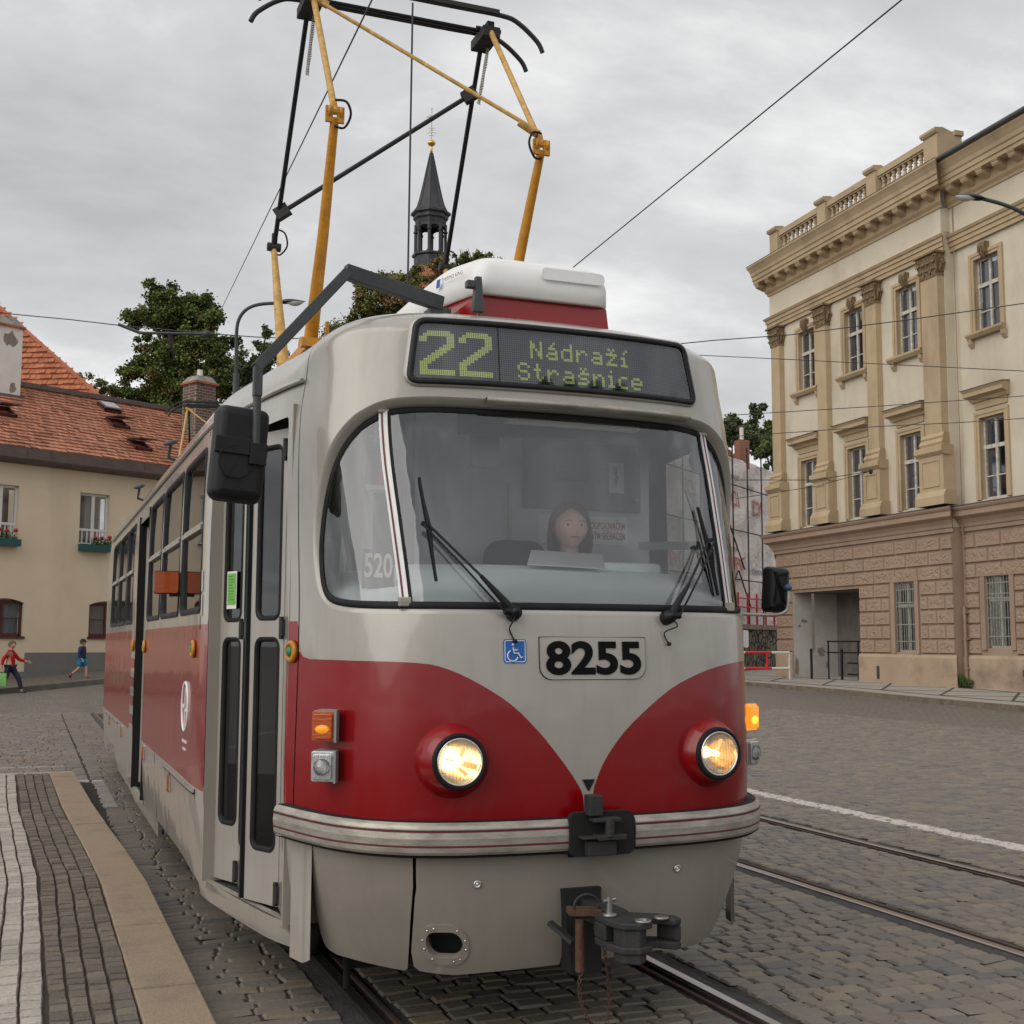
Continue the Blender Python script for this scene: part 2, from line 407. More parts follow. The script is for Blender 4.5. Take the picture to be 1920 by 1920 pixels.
OPL = [(-.36, 1.664), (-.62, 1.664), (-.872, 1.665), (-1.05, 1.676), (-1.15, 1.698), (-1.205, 1.745), (-1.228, 1.83), (-1.222, 1.95), (-1.173, 2.093), (-1.093, 2.223), (-.996, 2.329), (-.891, 2.414), (-.786, 2.478), (-.692, 2.512), (-.55, 2.524), (-.36, 2.525)]
OPEN = crom([(0, 1.664)]+OPL+[(0, 2.526)]+[(-a, b) for a, b in reversed(OPL)], 3)
OPEN = ccw(OPEN)
OPH = offset_loop(OPEN, -.016)      # hole in the sheet metal
SEAM = [(-1.45, .27), (-1.44, .6), (-1.425, 1.2), (-1.415, 1.6), (-1.385, 2.1), (-1.335, 2.65), (-1.33, 2.9), (-1.33, 3.9)]
REDU = [(-1.31, 1.469), (-1.0, 1.467), (-.70, 1.461), (-.578, 1.437), (-.455, 1.38), (-.33, 1.301), (-.223, 1.20), (-.135, 1.097), (-.067, 1.006), (-.036, .943), (-.030, .84)]
REDR = [(.006, .84), (.004, .942), (.018, 1.003), (.062, 1.092), (.145, 1.193), (.267, 1.293), (.395, 1.373), (.565, 1.432), (.752, 1.459), (1.0, 1.464), (1.30, 1.466)]
def su(v): return lerp_tab([(b, a) for a, b in SEAM], v)
ZB = .80
D0 = [(-.642, 2.600), (.650, 2.606), (.606, 2.868), (-.606, 2.868)]
def DS(u, v, o=0):
    # gently bowed upright plane through the cap
    p = S(u, 2.62); y0 = p[1]-.004; t = (v-2.60)/.28
    return (p[0], y0-.012+.035*t-o, v)
dl = []
for i in range(4):
    b = Vector(D0[i]); a = b+(Vector(D0[i-1])-b).normalized()*.042; c = b+(Vector(D0[(i+1) % 4])-b).normalized()*.042
    for k in range(7):
        t = k/6; p = a*(1-t)**2+b*(2*t*(1-t))+c*t*t; dl.append((p.x, p.y))
dl = ccw(densify(dl, (.06, .06)))
DHOLE = offset_loop(dl, -.006)
left_red = [(-1.43, 1.53), (-1.412, 1.50), (-1.37, 1.478)]+crom(REDU, 3, False)
right_red = crom(REDR, 3, False)+[(1.37, 1.478), (1.412, 1.50), (1.43, 1.53)]
LRP = left_red+[(-.028, .6), (-1.6, .6), (-1.6, 1.53)]
RRP = [(.006, .6)]+right_red+[(1.6, 1.53), (1.6, .6)]
def nose_mat(x, y):
    return 1 if (inpoly(x, y, LRP) or inpoly(x, y, RRP)) else 0
top = 3.93
SEAM[-1] = (-1.33, 3.985)
outer = [(su(ZB)+.004, ZB)]+[(-a*1, b) for a, b in [(-(su(ZB)+.004), ZB)]]
outer = [(su(ZB)+.004, ZB), (-su(ZB)-.004, ZB)]+[(-a-.004, b) for a, b in SEAM[2:]]+[(a+.004, b) for a, b in reversed(SEAM[2:])]
shell = panel('front_shell', outer, [OPH, DHOLE], lambda u, v: S(u, v), (.042, .042), [CREAM, RED], tram,
              lines=[[p for p in left_red if p[1] > ZB+.003][:-1], [p for p in right_red if p[1] > ZB+.003][1:]], matfn=nose_mat, nfn=NS)
# crown cap over the nose
mb = MB(); us = [-1.33+i*.095 for i in range(29)]
mb.grid(28, 4, lambda a, b: S(-1.33+2.66*a, 3.975+(VMAX-3.975)*b)); mb.build('front_roof_crown', CREAM, shell, fixn=False)

# recessed windscreen surface
def rec(v): return -.010-.045*max(0, min(1, (v-1.66)/.87))
def G(u, v, o=0): return S(u, v, rec(v)+o)
ls = []
for k in range(5):
    t = k/4; a = offset_loop(OPH, .030*t); dep = (1-math.cos(t*math.pi/2))
    ls.append([Vector(S(u, v)).lerp(Vector(G(u, v, -.004)), dep) for u, v in a])
strip('window_lip', [[tuple(p) for p in l] for l in ls], CREAM, shell)
g0 = offset_loop(OPH, .012); g1 = offset_loop(OPH, .022); g2 = offset_loop(OPH, .040); g3 = offset_loop(OPH, .050)
strip('windscreen_gasket', [[G(u, v, -.01) for u, v in g0], [G(u, v, .006) for u, v in g1], [G(u, v, .010) for u, v in g2], [G(u, v, .002) for u, v in g3]], RUB, tram)
gl = offset_loop(OPH, .046)
def seg(loop, ua, ub):
    # clip a loop (ccw) to ua<u<ub
    o = []
    n = len(loop)
    for i in range(n):
        a = loop[i]; b = loop[(i+1) % n]
        if ua <= a[0] <= ub: o.append(a)
        for c in (ua, ub):
            if (a[0]-c)*(b[0]-c) < 0:
                t = (c-a[0])/(b[0]-a[0]); o.append((c, a[1]+(b[1]-a[1])*t))
    cx = sum(p[0] for p in o)/len(o); cyy = sum(p[1] for p in o)/len(o)
    return o
PU = .735
for a, b in ((-2, -PU), (-PU, PU), (PU, 2)):
    lp = seg(gl, a, b); q = []
    for p in lp:
        if not q or math.hypot(p[0]-q[-1][0], p[1]-q[-1][1]) > 1e-4: q.append(p)
    panel('windscreen' if b == PU else 'quarter_window', q, [], lambda u, v: G(u, v), (.07, .07), GLW, tram, nfn=NS)
# window pillars : white strips with a maroon line
for s in (-1, 1):
    def strip_uv(off, w, h, va=1.70, vb=2.492):
        mb = MB(); n = 14
        lo = [[], [], [], []]
        for i in range(n+1):
            v = va+(vb-va)*i/n; u = s*PU+off
            for k, (du, dh) in enumerate(((-w/2, 0), (-w/2, h), (w/2, h), (w/2, 0))): lo[k].append(G(u+du, v, dh))
        return strip('p', lo, None, close=False, build=False, mb=mb, smooth=False)
    pl_ = strip_uv(0, .036, .012).build('window_pillar', WHT, tram, fixn=False)
    strip_uv(-.004, .008, .0135).build('pillar_stripe', MAROON, pl_, fixn=False)
    strip_uv(s*-.024, .012, .006).build('pillar_seal', RUB, pl_, fixn=False)
    for v in (1.695, 2.50):
        mb = MB(); p = Vector(G(s*PU, v, .008)); mb.box(p.x-.024, p.x+.024, p.y-.012, p.y+.012, p.z-.018, p.z+.018); mb.build('pillar_foot', ALU, pl_, bevel=.004)

# visor strip above the windscreen
mb = MB()
lo = [[], [], [], []]
for i in range(21):
    u = -.32+.93*i/20-.02
    for k, (dv, dh) in enumerate(((-.010, -.02), (-.014, .030), (.008, .034), (.012, -.01))): lo[k].append(S(u, 2.532+dv, dh))
strip('rain_strip', lo, ALU, shell, close=False)

# destination display
disp = strip('destination_display', [[DS(u, v, -.14) for u, v in offset_loop(dl, -.012)], [DS(u, v, .004) for u, v in offset_loop(dl, -.010)], [DS(u, v, .010) for u, v in dl], [DS(u, v, .006) for u, v in offset_loop(dl, .014)], [DS(u, v, -.02) for u, v in offset_loop(dl, .018)]], BLK, tram)
strip('display_surround', [[DS(u, v, -.14) for u, v in offset_loop(dl, -.030)], [DS(u, v, -.004) for u, v in offset_loop(dl, -.018)], [DS(u, v, .002) for u, v in offset_loop(dl, -.009)]], CREAM, disp)
# matrix board behind the glass
DM = mat('matrix_board', (.035, .045, .06), .5)
def dotgrid(name, parent):
    m = DM; nt = m.node_tree; N = nt.nodes; L = nt.links; b = N['Principled BSDF']
    g = N.new('ShaderNodeNewGeometry'); vm = N.new('ShaderNodeVectorMath'); vm.operation = 'SCALE'; vm.inputs['Scale'].default_value = 1/.0095
    L.new(g.outputs['Position'], vm.inputs[0]); fr = N.new('ShaderNodeVectorMath'); fr.operation = 'FRACTION'; L.new(vm.outputs[0], fr.inputs[0])
    sp = N.new('ShaderNodeSeparateXYZ'); L.new(fr.outputs[0], sp.inputs[0])
    def cmp(o):
        a = N.new('ShaderNodeMath'); a.operation = 'COMPARE'; a.inputs[1].default_value = .5; a.inputs[2].default_value = .27; L.new(o, a.inputs[0]); return a.outputs[0]
    mm = N.new('ShaderNodeMath'); mm.operation = 'MULTIPLY'; L.new(cmp(sp.outputs['X']), mm.inputs[0]); L.new(cmp(sp.outputs['Z']), mm.inputs[1])
    mx = N.new('ShaderNodeMix'); mx.data_type = 'RGBA'; L.new(mm.outputs[0], mx.inputs['Factor']); mx.inputs['A'].default_value = (.035, .05, .07, 1); mx.inputs['B'].default_value = (.17, .18, .17, 1)
    L.new(mx.outputs['Result'], b.inputs['Base Color'])
dotgrid('', None)
panel('matrix_board', offset_loop(dl, .016), [], lambda u, v: DS(u, v, -.022), (.06, .06), DM, disp)
panel('display_glass', offset_loop(dl, .013), [], lambda u, v: DS(u, v, .000), (.06, .06), glassmat('display_glass', (.9, .92, .95), extra=.05), disp)
mb = MB(); mb.bar(DS(-.285, 2.615, .003), DS(-.285, 2.855, .003), .003); mb.build('glass_joint', BLK, disp)
FONT = {
'N': ['10001', '11001', '11001', '10101', '10011', '10011', '10001'], 'a': ['00000', '00000', '01110', '00001', '01111', '10001', '01111'],
'á': ['00010', '00100', '01110', '00001', '01111', '10001', '01111'], 'd': ['00001', '00001', '01111', '10001', '10001', '10001', '01111'],
'r': ['00000', '00000', '10110', '11001', '10000', '10000', '10000'], 'ž': ['01010', '00100', '11111', '00010', '00100', '01000', '11111'],
'í': ['0010', '0100', '0000', '1100', '0100', '0100', '1110'], 'S': ['01110', '10001', '10000', '01110', '00001', '10001', '01110'],
't': ['0100', '0100', '1110', '0100', '0100', '0101', '0010'], 'š': ['01010', '00100', '01111', '10000', '01110', '00001', '11110'],
'n': ['00000', '00000', '10110', '11001', '10001', '10001', '10001'], 'i': ['010', '000', '110', '010', '010', '010', '111'],
'c': ['0000', '0000', '0111', '1000', '1000', '1000', '0111'], 'e': ['00000', '00000', '01110', '10001', '11111', '10000', '01110']}
TWO = ['001111110', '011111111', '110000011', '110000011', '000000011', '000000111', '000001110', '000011100', '000111000', '001110000', '011100000', '111000000', '110000000', '110000000', '111111111', '111111111']
DOT = mat('lit_matrix_dots', (.45, .53, .16), .5, emis=(.66, .76, .16), estr=.34)
mb = MB()
def dot(u, v, w, h):
    p = [DS(u-w/2, v-h/2, -.018), DS(u+w/2, v-h/2, -.018), DS(u+w/2, v+h/2, -.018), DS(u-w/2, v+h/2, -.018)]; mb.add(p, [(0, 1, 2, 3)])
def glyph(rows, u0, vtop, cw, ch, fill=.72, bold=False):
    for j, r_ in enumerate(rows):
        for i, c in enumerate(r_):
            if c == '1':
                for a in (0, .5):
                    for b in ((0, .5) if not bold else (0,)):
                        dot(u0+(i+.25+a)*cw, vtop-(j+.5 if bold else j+.25+b)*ch, cw*.5*fill, ch*(1 if bold else .5)*fill)
glyph(TWO, -.592, 2.826, .0150, .0120); glyph(TWO, -.440, 2.826, .0150, .0120)
def word(w, u0, vtop, cw, ch):
    for c in w:
        g_ = FONT[c]; glyph(g_, u0, vtop, cw, ch); u0 += (len(g_[0])+1.6)*cw
word('Nádraží', -.140, 2.812, .0108, .0112)
word('Strašnice', -.200, 2.712, .0109, .0110)
mb.build('route_lettering', DOT, disp, fixn=False)

# seam fillers
mb = MB(); lo = [[S(a-.008, b, -.004) for a, b in densify(SEAM, (.05, .05), False)], [S(a+.010, b, -.004) for a, b in densify(SEAM, (.05, .05), False)]]
strip('panel_joint', lo, UNDER, tram, close=False)
mb = MB(); lo = [[S(-a+.008, b, -.004) for a, b in densify(SEAM, (.05, .05), False)], [S(-a-.010, b, -.004) for a, b in densify(SEAM, (.05, .05), False)]]
strip('panel_joint', lo, UNDER, tram, close=False)

# ---- flanks
DOOR = (-uy(1.93), -uy(.845))        # u range of the front doorway
def side_panel(sgn, name):
    def sm(x, y):
        u = abs(x)
        if .80 < y < 1.625 and u > 1.0:
            if sgn < 0 and abs(x) > uy(6.25) and abs(x) < uy(6.62): return 0
            return 1
        return 0
    seam = [(a-.006, b) for a, b in SEAM]
    d2 = (-uy(6.25), -uy(5.36))
    bot = []
    if sgn < 0:
        bot = [(-UEND, .36), (-uy(11.0), .36), (-uy(9.95), .33), (-uy(9.9), .50), (-uy(8.7), .50), (-uy(8.3), .31), (-uy(6.7), .28), (d2[0]-.03, .24), (d2[0]-.001, .24), (d2[0], .24), (d2[1], .24), (-uy(4.35), .235), (-uy(4.2), .36), (-uy(3.0), .365), (-uy(2.16), .33), (-uy(2.14), .275), (-uy(1.0), .272)]
    else:
        bot = [(-UEND, .36), (-uy(9.9), .34), (-uy(2.2), .34), (-uy(1.2), .27)]
    out = bot+[(-1.4585, .27)]+seam[1:]+[(-UEND, 3.985)]
    out = ccw(out)
    holes = []; wins = []
    if sgn < 0:
        holes.append(rrect(DOOR[0], DOOR[1], .375, 2.515, [.01, .03, .03, .01], 2)); holes.append(rrect(d2[0], d2[1], .36, 2.50, .01, 1))
        ws = [(2.13, 3.02), (3.13, 4.18), (4.29, 5.22), (6.68, 7.42), (7.52, 8.50), (8.62, 9.60)]
    else:
        ws = [(.95, 1.62), (1.85, 3.02), (3.13, 4.18), (4.29, 5.30), (5.42, 6.40), (6.52, 7.42), (7.52, 8.50), (8.62, 9.60), (10.9, 11.9)]
    for a, b in ws:
        r_ = rrect(-uy(b), -uy(a), 1.695, 2.545, .05, 3); holes.append(r_); wins.append(r_)
    fm = (lambda u, v: S(u, v)) if sgn < 0 else (lambda u, v: (-S(u, v)[0], S(u, v)[1], S(u, v)[2]))
    fo = (lambda u, v, o: S(u, v, o)) if sgn < 0 else (lambda u, v, o: (-S(u, v, o)[0], S(u, v, o)[1], S(u, v, o)[2]))
    nf = (lambda u, v: NS(u, v)) if sgn < 0 else (lambda u, v: (-NS(u, v)[0], NS(u, v)[1], NS(u, v)[2]))
    ln = [[(-UEND+.01, .80), (d2[0]-.01, .80)], [(-UEND+.01, 1.625), (d2[0]-.01, 1.625)]] if sgn < 0 else []
    if sgn < 0:
        ln = [[(-UEND+.02, .80), (d2[0]-.02, .80)], [(d2[1]+.02, .80), (DOOR[0]-.02, .80)], [(DOOR[1]+.01, .80), (-1.445, .80)],
              [(-UEND+.02, 1.625), (d2[0]-.02, 1.625)], [(d2[1]+.02, 1.625), (DOOR[0]-.02, 1.625)], [(DOOR[1]+.01, 1.625), (-1.43, 1.625)], [(-uy(6.62), .82), (-uy(6.62), 1.61)]]
    else:
        ln = [[(-UEND+.02, .80), (-1.46, .80)], [(-UEND+.02, 1.625), (-1.44, 1.625)]]
    p = panel(name, out, holes, fm, (.14, .075), [CREAM, RED], tram, lines=ln, matfn=sm, nfn=nf, flip=(sgn > 0))
    for r_ in wins:
        w = strip('side_window', [[fo(u, v, .004) for u, v in offset_loop(r_, -.012)], [fo(u, v, .008) for u, v in offset_loop(r_, .004)], [fo(u, v, -.002) for u, v in offset_loop(r_, .024)], [fo(u, v, -.03) for u, v in offset_loop(r_, .030)]], RUB, tram)
        panel('pane', offset_loop(r_, .026), [], lambda u, v: fo(u, v, -.014), (.3, .3), GLS, w)
        x0 = min(q[0] for q in r_)+.03; x1 = max(q[0] for q in r_)-.03
        if (x1-x0) > .8 or sgn < 0:
            mb = MB(); mb.bar(fo(x0, 2.135, -.004), fo(x1, 2.135, -.004), .028, .024); mb.bar(fo(x0, 2.155, -.012), fo(x1, 2.155, -.012), .018, .02); mb.build('vent_rail', ALU, w)
            if sgn < 0:
                pass
    return p, fo
sideL, foL = side_panel(-1, 'side_wall'); sideR, foR = side_panel(1, 'side_wall')
# gutter along the roof edge, trim strips, skirt hinge strips
for sg, fo in ((-1, foL), (1, foR)):
    mb = MB(); pts = [fo(-u, 2.655, .012) for u in [1.36+i*.1 for i in range(0, 5)]+[uy(y) for y in (2.0, 2.6, 4, 6, 8, 10, 11.5, 12.5)]]
    mb.tube(pts, .011, 8); mb.build('roof_gutter', CREAM, tram)
    for a, b in ((2.16, 3.62), (8.0, 9.9)):
        mb = MB(); qq = [a+(b-a)*i/8 for i in range(9)]
        for e_, f_ in zip(qq, qq[1:]): mb.bar(fo(-uy(e_), .782, .008), fo(-uy(f_+.003), .782, .008), .012, .016)
        mb.mi = 1
        for e_, f_ in zip(qq, qq[1:]): mb.bar(fo(-uy(e_), .768, .003), fo(-uy(f_+.003), .768, .003), .012, .010)
        mb.mi = 0; mb.build('trim_strip', [ALU2, UNDER], tram)
# rear wall closing patch and skirt joints
for y in (2.15, 3.62, 4.3): mb = MB(); mb.bar(foL(-uy(y), .37 if y != 2.15 else .28, .001), foL(-uy(y), .79, .001), .006, .003); mb.build('skirt_joint', UNDER, tram)
mb = MB(); mb.bar(foL(-uy(2.135), 1.60, .001), foL(-uy(2.135), 2.63, .001), .005, .003); mb.build('panel_joint', UNDER, tram)
# reflectors along the skirt, stop buttons, badge
for y in (3.33, 5.11, 7.4, 9.2):
    z = .70 if y < 5 else .73
    f = MB(); f.prism(rrect(-.022, .022, -.05, .05, .012, 3), 0, .014, lambda a, b, h: (-1.25-h, y+a, z+b)); o = f.build('marker_lamp', AMB, tram)
    f = MB(); f.prism(rrect(-.027, .027, -.056, .056, .014, 3), 0, .006, lambda a, b, h: (-1.25-h, y+a, z+b)); f.build('lamp_frame', ALU2, o)
GRN = mat('green_push_button', (.01, .2, .08), .4)
for u, v in ((-1.473, 1.498), (-uy(2.30), 1.50), (-uy(6.40), 1.50), (-uy(5.30), 1.50)):
    c = Vector(S(u, v, .002)); n = Vector(NS(u, v)); mb = MB(); mb.lathe([(.048, 0), (.046, .014), (.030, .020), (.030, .014), (.0, .014)], c, 24, n); o = mb.build('door_button', YEL, tram)
    mb = MB(); mb.lathe([(.020, .012), (.020, .020), (0, .021)], c, 16, n); mb.build('button_face', GRN, o)
mb = MB(); mb.tube([(-1.2535, 2.62+.13*math.cos(a), 1.185+.13*math.sin(a)) for a in [i*math.pi/14 for i in range(28)]], .009, 6, close=True)
mb.box(-1.257, -1.2515, 2.60, 2.73, 1.175, 1.195); mb.box(-1.257, -1.2515, 2.49, 2.62, 1.16, 1.176); mb.box(-1.257, -1.2515, 2.61, 2.63, 1.08, 1.29)
for i in range(6): mb.box(-1.2545, -1.2515, 2.52+i*.035, 2.545+i*.035, .99, 1.005)
for i in range(4): mb.box(-1.2545, -1.2515, 2.55+i*.035, 2.575+i*.035, .95, .963)
mb.build('operator_badge', WHT, tram)
for z in (1.848, 1.724):
    mb = MB(); mb.prism(rrect(-.012, .012, -.055, .055, .006, 3), 0, .002, lambda a, b, h: (S(-uy(2.085), z+b, .003)[0]-h, 2.085+a, z+b)); mb.build('notice_sticker', WHT, tram)
# red and white banded post behind the second doorway
for i in range(10):
    if i % 2 == 1: continue
    panel('hazard_band', rrect(-uy(6.60), -uy(6.262), .86+i*.0765, .86+(i+1)*.0765, .002, 1), [], lambda u, v: S(u, v, .002), (.2, .1), RED, tram)
# side turn signal
mb = MB(); mb.prism(rrect(-.075, .075, -.062, .062, .012, 3), 0, .012, lambda a, b, h: (-1.33+a*.9, 3.075-h, 1.882+b)); o = mb.build('side_turn_signal', AMB, tram)
mb = MB(); mb.prism(rrect(-.08, .08, -.067, .067, .012, 3), 0, .03, lambda a, b, h: (-1.325+a*.9, 3.108-h, 1.882+b)); mb.box(-1.31, -1.24, 3.08, 3.10, 1.80, 1.83); mb.build('lamp_housing', BLK, o)

# ---- underframe, floor, interior
mb = MB(); mb.box(-.80, .80, 1.0, 12.3, .34, .80); mb.box(-.6, .6, .45, 1.0, .36, .80); mb.box(-.70, .70, 1.05, 1.09, .12, .40); mb.box(-.74, .74, 4.9, 8.0, .16, .36); mb.box(-.7, .7, 1.3, 4.4, .14, .36); mb.build('underframe_and_light_blocks', UNDER, tram)  # lower boxes and cross plate added to block light and blacken the underside
mb = MB(); mb.prism([(-.70, .25), (.70, .25), (.95, .7), (1.16, 2.1), (1.16, 10.5), (.95, 12.9), (-.95, 12.9), (-1.16, 10.5), (-1.16, 2.3), (-.80, 2.0), (-.74, .8)], .86, .90); mb.build('floor', CABD, tram)
mb = MB(); mb.prism([(-.86, 2.3), (-.7, 12.4), (.7, 12.4), (.86, 2.1), (.7, 1.0), (-.7, 1.0)], 2.80, 2.82); mb.build('ceiling', mat('ceiling_grey', (.5, .5, .48), .7), tram)
# doorway boxes
for (y0, y1, zz) in ((.845, 1.93, .375), (5.36, 6.25, .36)):
    xo = -1.03 if y0 < 2 else -1.235
    mb = MB(); mb.add([S(-uy(y0), zz-.004, 0), S(-uy(y1), zz-.004, 0), (-.70, y1, zz-.004), (-.70, y0, zz-.004), S(-uy(y0), zz-.03, 0), S(-uy(y1), zz-.03, 0), (-.70, y1, zz-.03), (-.70, y0, zz-.03)], [(0, 1, 2, 3), (7, 6, 5, 4), (0, 4, 5, 1), (1, 5, 6, 2), (2, 6, 7, 3), (3, 7, 4, 0)])
    st = mb.build('door_step', mat('step_tread', (.05, .052, .05), .85, bump=.8, bscale=140, var=.3, vscale=40), tram)
    mb = MB(); a = Vector(S(-uy(y0+.006), zz+.002, -.004)); b = Vector(S(-uy(y1-.006), zz+.002, -.004)); mb.bar(a, b, .022, .008)
    n = int((b-a).length/.016)
    for i in range(n):
        p = a.lerp(b, (i+.5)/n); mb.bar(p+Vector((-.002, 0, -.004)), p+Vector((-.010, 0, -.034)), .009, .008, up=(0, 1, 0))
    a2 = a+Vector((-.003, 0, -.04)); b2 = b+Vector((-.003, 0, -.04)); mb.bar(a2, b2, .008, .006)
    mb.build('step_edge', ALU, st)
    mb = MB()
    for y in (y0, y1): 
        p = S(-uy(y), 1, 0); mb.box(p[0]+.004, -.72, y-.012, y+.012, zz, 2.56)
    mb.build('door_jamb', mat('jamb_grey', (.30, .27, .23), .5) if y0 < 2 else UNDER, tram)
mb = MB(); mb.box(-.74, -.70, .86, 1.95, .376, .86); mb.build('step_riser', CABD, tram)
mb = MB(); mb.box(-.74, -.70, 5.3, 6.3, .361, .86); mb.build('step_riser', CABD, tram)

def leaf(name, p, q, z0, z1, wins, parent=tram):
    p = Vector((*p, 0)); q = Vector((*q, 0)); d = (q-p); Lw = d.length; d.normalize(); n = Vector((d.y, -d.x, 0))
    if n.x > 0: n = -n
    f = lambda a, b, o=0: tuple(p+d*a+n*o+Vector((0, 0, b)))
    out = ccw(rrect(0.002, Lw-.002, z0, z1, .006, 2)); hs = [rrect(a, b, c, e, min(.045, (b-a)*.45), 4) for a, b, c, e in wins]
    P, fs, ms = panel('', out, hs, lambda a, b: f(a, b), (.3, .3), None, raw=True)
    mb = MB(); mb.add(P, fs)
    mb.add([tuple(Vector(v)-n*.03) for v in P], fs)
    strip('', [[f(a, b) for a, b in out], [f(a, b, -.03) for a, b in out]], None, build=False, mb=mb, smooth=False)
    o = mb.build(name, CREAM, parent, fixn=True)
    for h in hs:
        strip('window_seal', [[f(a, b, .002) for a, b in offset_loop(h, -.006)], [f(a, b, .006) for a, b in offset_loop(h, .004)], [f(a, b, -.004) for a, b in offset_loop(h, .016)], [f(a, b, -.026) for a, b in offset_loop(h, .018)]], RUB, o)
        panel('pane', offset_loop(h, .012), [], lambda a, b: f(a, b, -.010), (.5, .5), GLS, o)
    return o, f
A0, A1, B1 = (-1.178, 1.93), (-1.092, 1.70), (-1.125, 1.395)
lA, fA = leaf('door_leaf', A0, A1, .392, 2.50, [(.045, .215, 1.64, 2.43), (.045, .215, .66, 1.555)])
lB, fB = leaf('door_leaf', A1, B1, .392, 2.50, [(.06, .24, 1.64, 2.43), (.06, .24, .60, 1.555)])
lC, fC = leaf('door_leaf', (-1.118, 1.355), (-1.010, 1.105), .392, 2.50, [(.045, .235, 1.64, 2.43), (.045, .235, .62, 1.555)])
lD, fD = leaf('door_leaf', (-1.010, 1.10), (-1.03, .865), .392, 2.50, [])
mb = MB(); mb.box(-1.135, -1.105, 1.362, 1.392, .392, 2.50); mb.build('door_edge_rubber', RUB, tram)
for (x, y) in ((-1.095, 1.70), (-1.012, 1.10)):
    for z in (.45, 1.60, 2.40): mb = MB(); mb.tube([(x-.012, y, z-.05), (x-.012, y, z+.05)], .011, 8); mb.box(x-.016, x, y-.03, y+.03, z-.035, z+.035); mb.build('door_hinge', CAST, tram)
# second doorway leaves, standing a little inside
leaf('door_leaf', (-1.19, 6.24), (-1.05, 5.98), .40, 2.48, [(.05, .24, 1.0, 2.4)]); leaf('door_leaf', (-1.05, 5.96), (-1.12, 5.72), .40, 2.48, [(.05, .2, 1.0, 2.4)])
leaf('door_leaf', (-1.12, 5.68), (-1.19, 5.37), .40, 2.48, [(.05, .26, 1.0, 2.4)])
GSN = mat('green_notice', (.16, .45, .08), .5, var=.2, vscale=30)
mb = MB(); mb.add([fA(.075, 1.70, .004), fA(.170, 1.70, .004), fA(.170, 1.885, .004), fA(.075, 1.885, .004)], [(0, 1, 2, 3)]); o = mb.build('door_notice', WHT, lA, fixn=False)
mb = MB(); mb.add([fA(.083, 1.72, .006), fA(.162, 1.72, .006), fA(.162, 1.875, .006), fA(.083, 1.875, .006)], [(0, 1, 2, 3)]); mb.build('notice_print', GSN, o, fixn=False)
mb = MB()
for i in range(9):
    z = 1.862-i*.0145; mb.add([fA(.090, z-.003, .007), fA(.135+.02*((i*7) % 3)/3, z-.003, .007), fA(.135+.02*((i*7) % 3)/3, z, .007), fA(.090, z, .007)], [(0, 1, 2, 3)])
mb.build('notice_lines', mat('notice_ink', (.05, .12, .03), .6), o, fixn=False)

# ---- bumper : hollow curved rail with maroon lines
BG = (-.103, .163)
def BS(u, v, o): 
    p = S(u, .80, 0); n = Vector(normal(u, .80)); n.z = 0; n.normalize()
    fl = .0
    return (p[0]+n.x*o, p[1]+n.y*o, v)
def bumper(ua, ub, name):
    n = 44; prof = [(0.000, 0.8700), (0.044, 0.8700), (0.054, 0.8614), (0.059, 0.8477), (0.059, 0.8442), (0.055, 0.8408), (0.059, 0.8374), (0.062, 0.8116), (0.059, 0.7858), (0.055, 0.7824), (0.059, 0.7772), (0.057, 0.7617), (0.051, 0.7514), (0.000, 0.7480)]
    off = [0, 0, 0, 0, 0, 0, 0, 0, 0, 0, 0, 0, 0, 0]
    lo = []
    for o_, z in prof: lo.append([BS(ua+(ub-ua)*i/n, z, o_) for i in range(n+1)])
    mb = MB(); strip('', lo, None, close=False, build=False, mb=mb, smooth=False)
    for i in (0, n): 
        mb.add([l[i] for l in lo], [tuple(range(len(lo)))])
    b = mb.build(name, ALU, tram, fixn=True)
    for za, zb in ((.8425, .8355), (.7875, .7805)):
        strip('bumper_stripe', [[BS(ua+(ub-ua)*i/n, za, .0605) for i in range(n+1)], [BS(ua+(ub-ua)*i/n, zb, .0605) for i in range(n+1)]], MAROON, b, close=False)
    strip('bumper_top', [[BS(ua+(ub-ua)*i/n, .8725, .0) for i in range(n+1)], [BS(ua+(ub-ua)*i/n, .8720, .040) for i in range(n+1)], [BS(ua+(ub-ua)*i/n, .8640, .050) for i in range(n+1)]], RUB, b, close=False)
    strip('bumper_foot', [[BS(ua+(ub-ua)*i/n, .749, .053) for i in range(n+1)], [BS(ua+(ub-ua)*i/n, .740, .040) for i in range(n+1)], [BS(ua+(ub-ua)*i/n, .740, .0) for i in range(n+1)]], RUB, b, close=False)
    return b
bumper(-1.50, BG[0], 'bumper'); bumper(BG[1], 1.53, 'bumper')
# gap between the bumper halves with the connector socket
mb = MB(); mb.add([BS(BG[0], .72, .012), BS(BG[1], .72, .012), BS(BG[1], .875, .012), BS(BG[0], .875, .012)], [(0, 1, 2, 3)])
mb.prism(rrect(-.12, .15, .73, .895, .03, 4), -.02, .012, lambda a, b, h: (a, -.006+abs(a)*.01-h, b)); mb.build('socket_recess', UNDER, tram)
mb = MB(); mb.box(-.058, -.002, -.060, -.005, .885, .962); mb.box(-.045, .07, -.075, -.02, .862, .878); mb.box(-.03, .09, -.08, -.02, .795, .815); mb.box(-.09, .02, -.07, -.02, .80, .81); mb.tube([(.02, -.07, .875), (.02, -.07, .81)], .018, 10); mb.box(-.06, .06, -.05, 0, .735, .79); mb.build('connector_socket', CAST, tram, bevel=.004)
mb = MB(); mb.prism([(-.042, 1.012), (.012, 1.012), (-.015, .965)][::-1], 0, .002, lambda a, b, h: (a, S(a, b)[1]-.003-h, b)); mb.build('coupling_mark', BLK, tram)

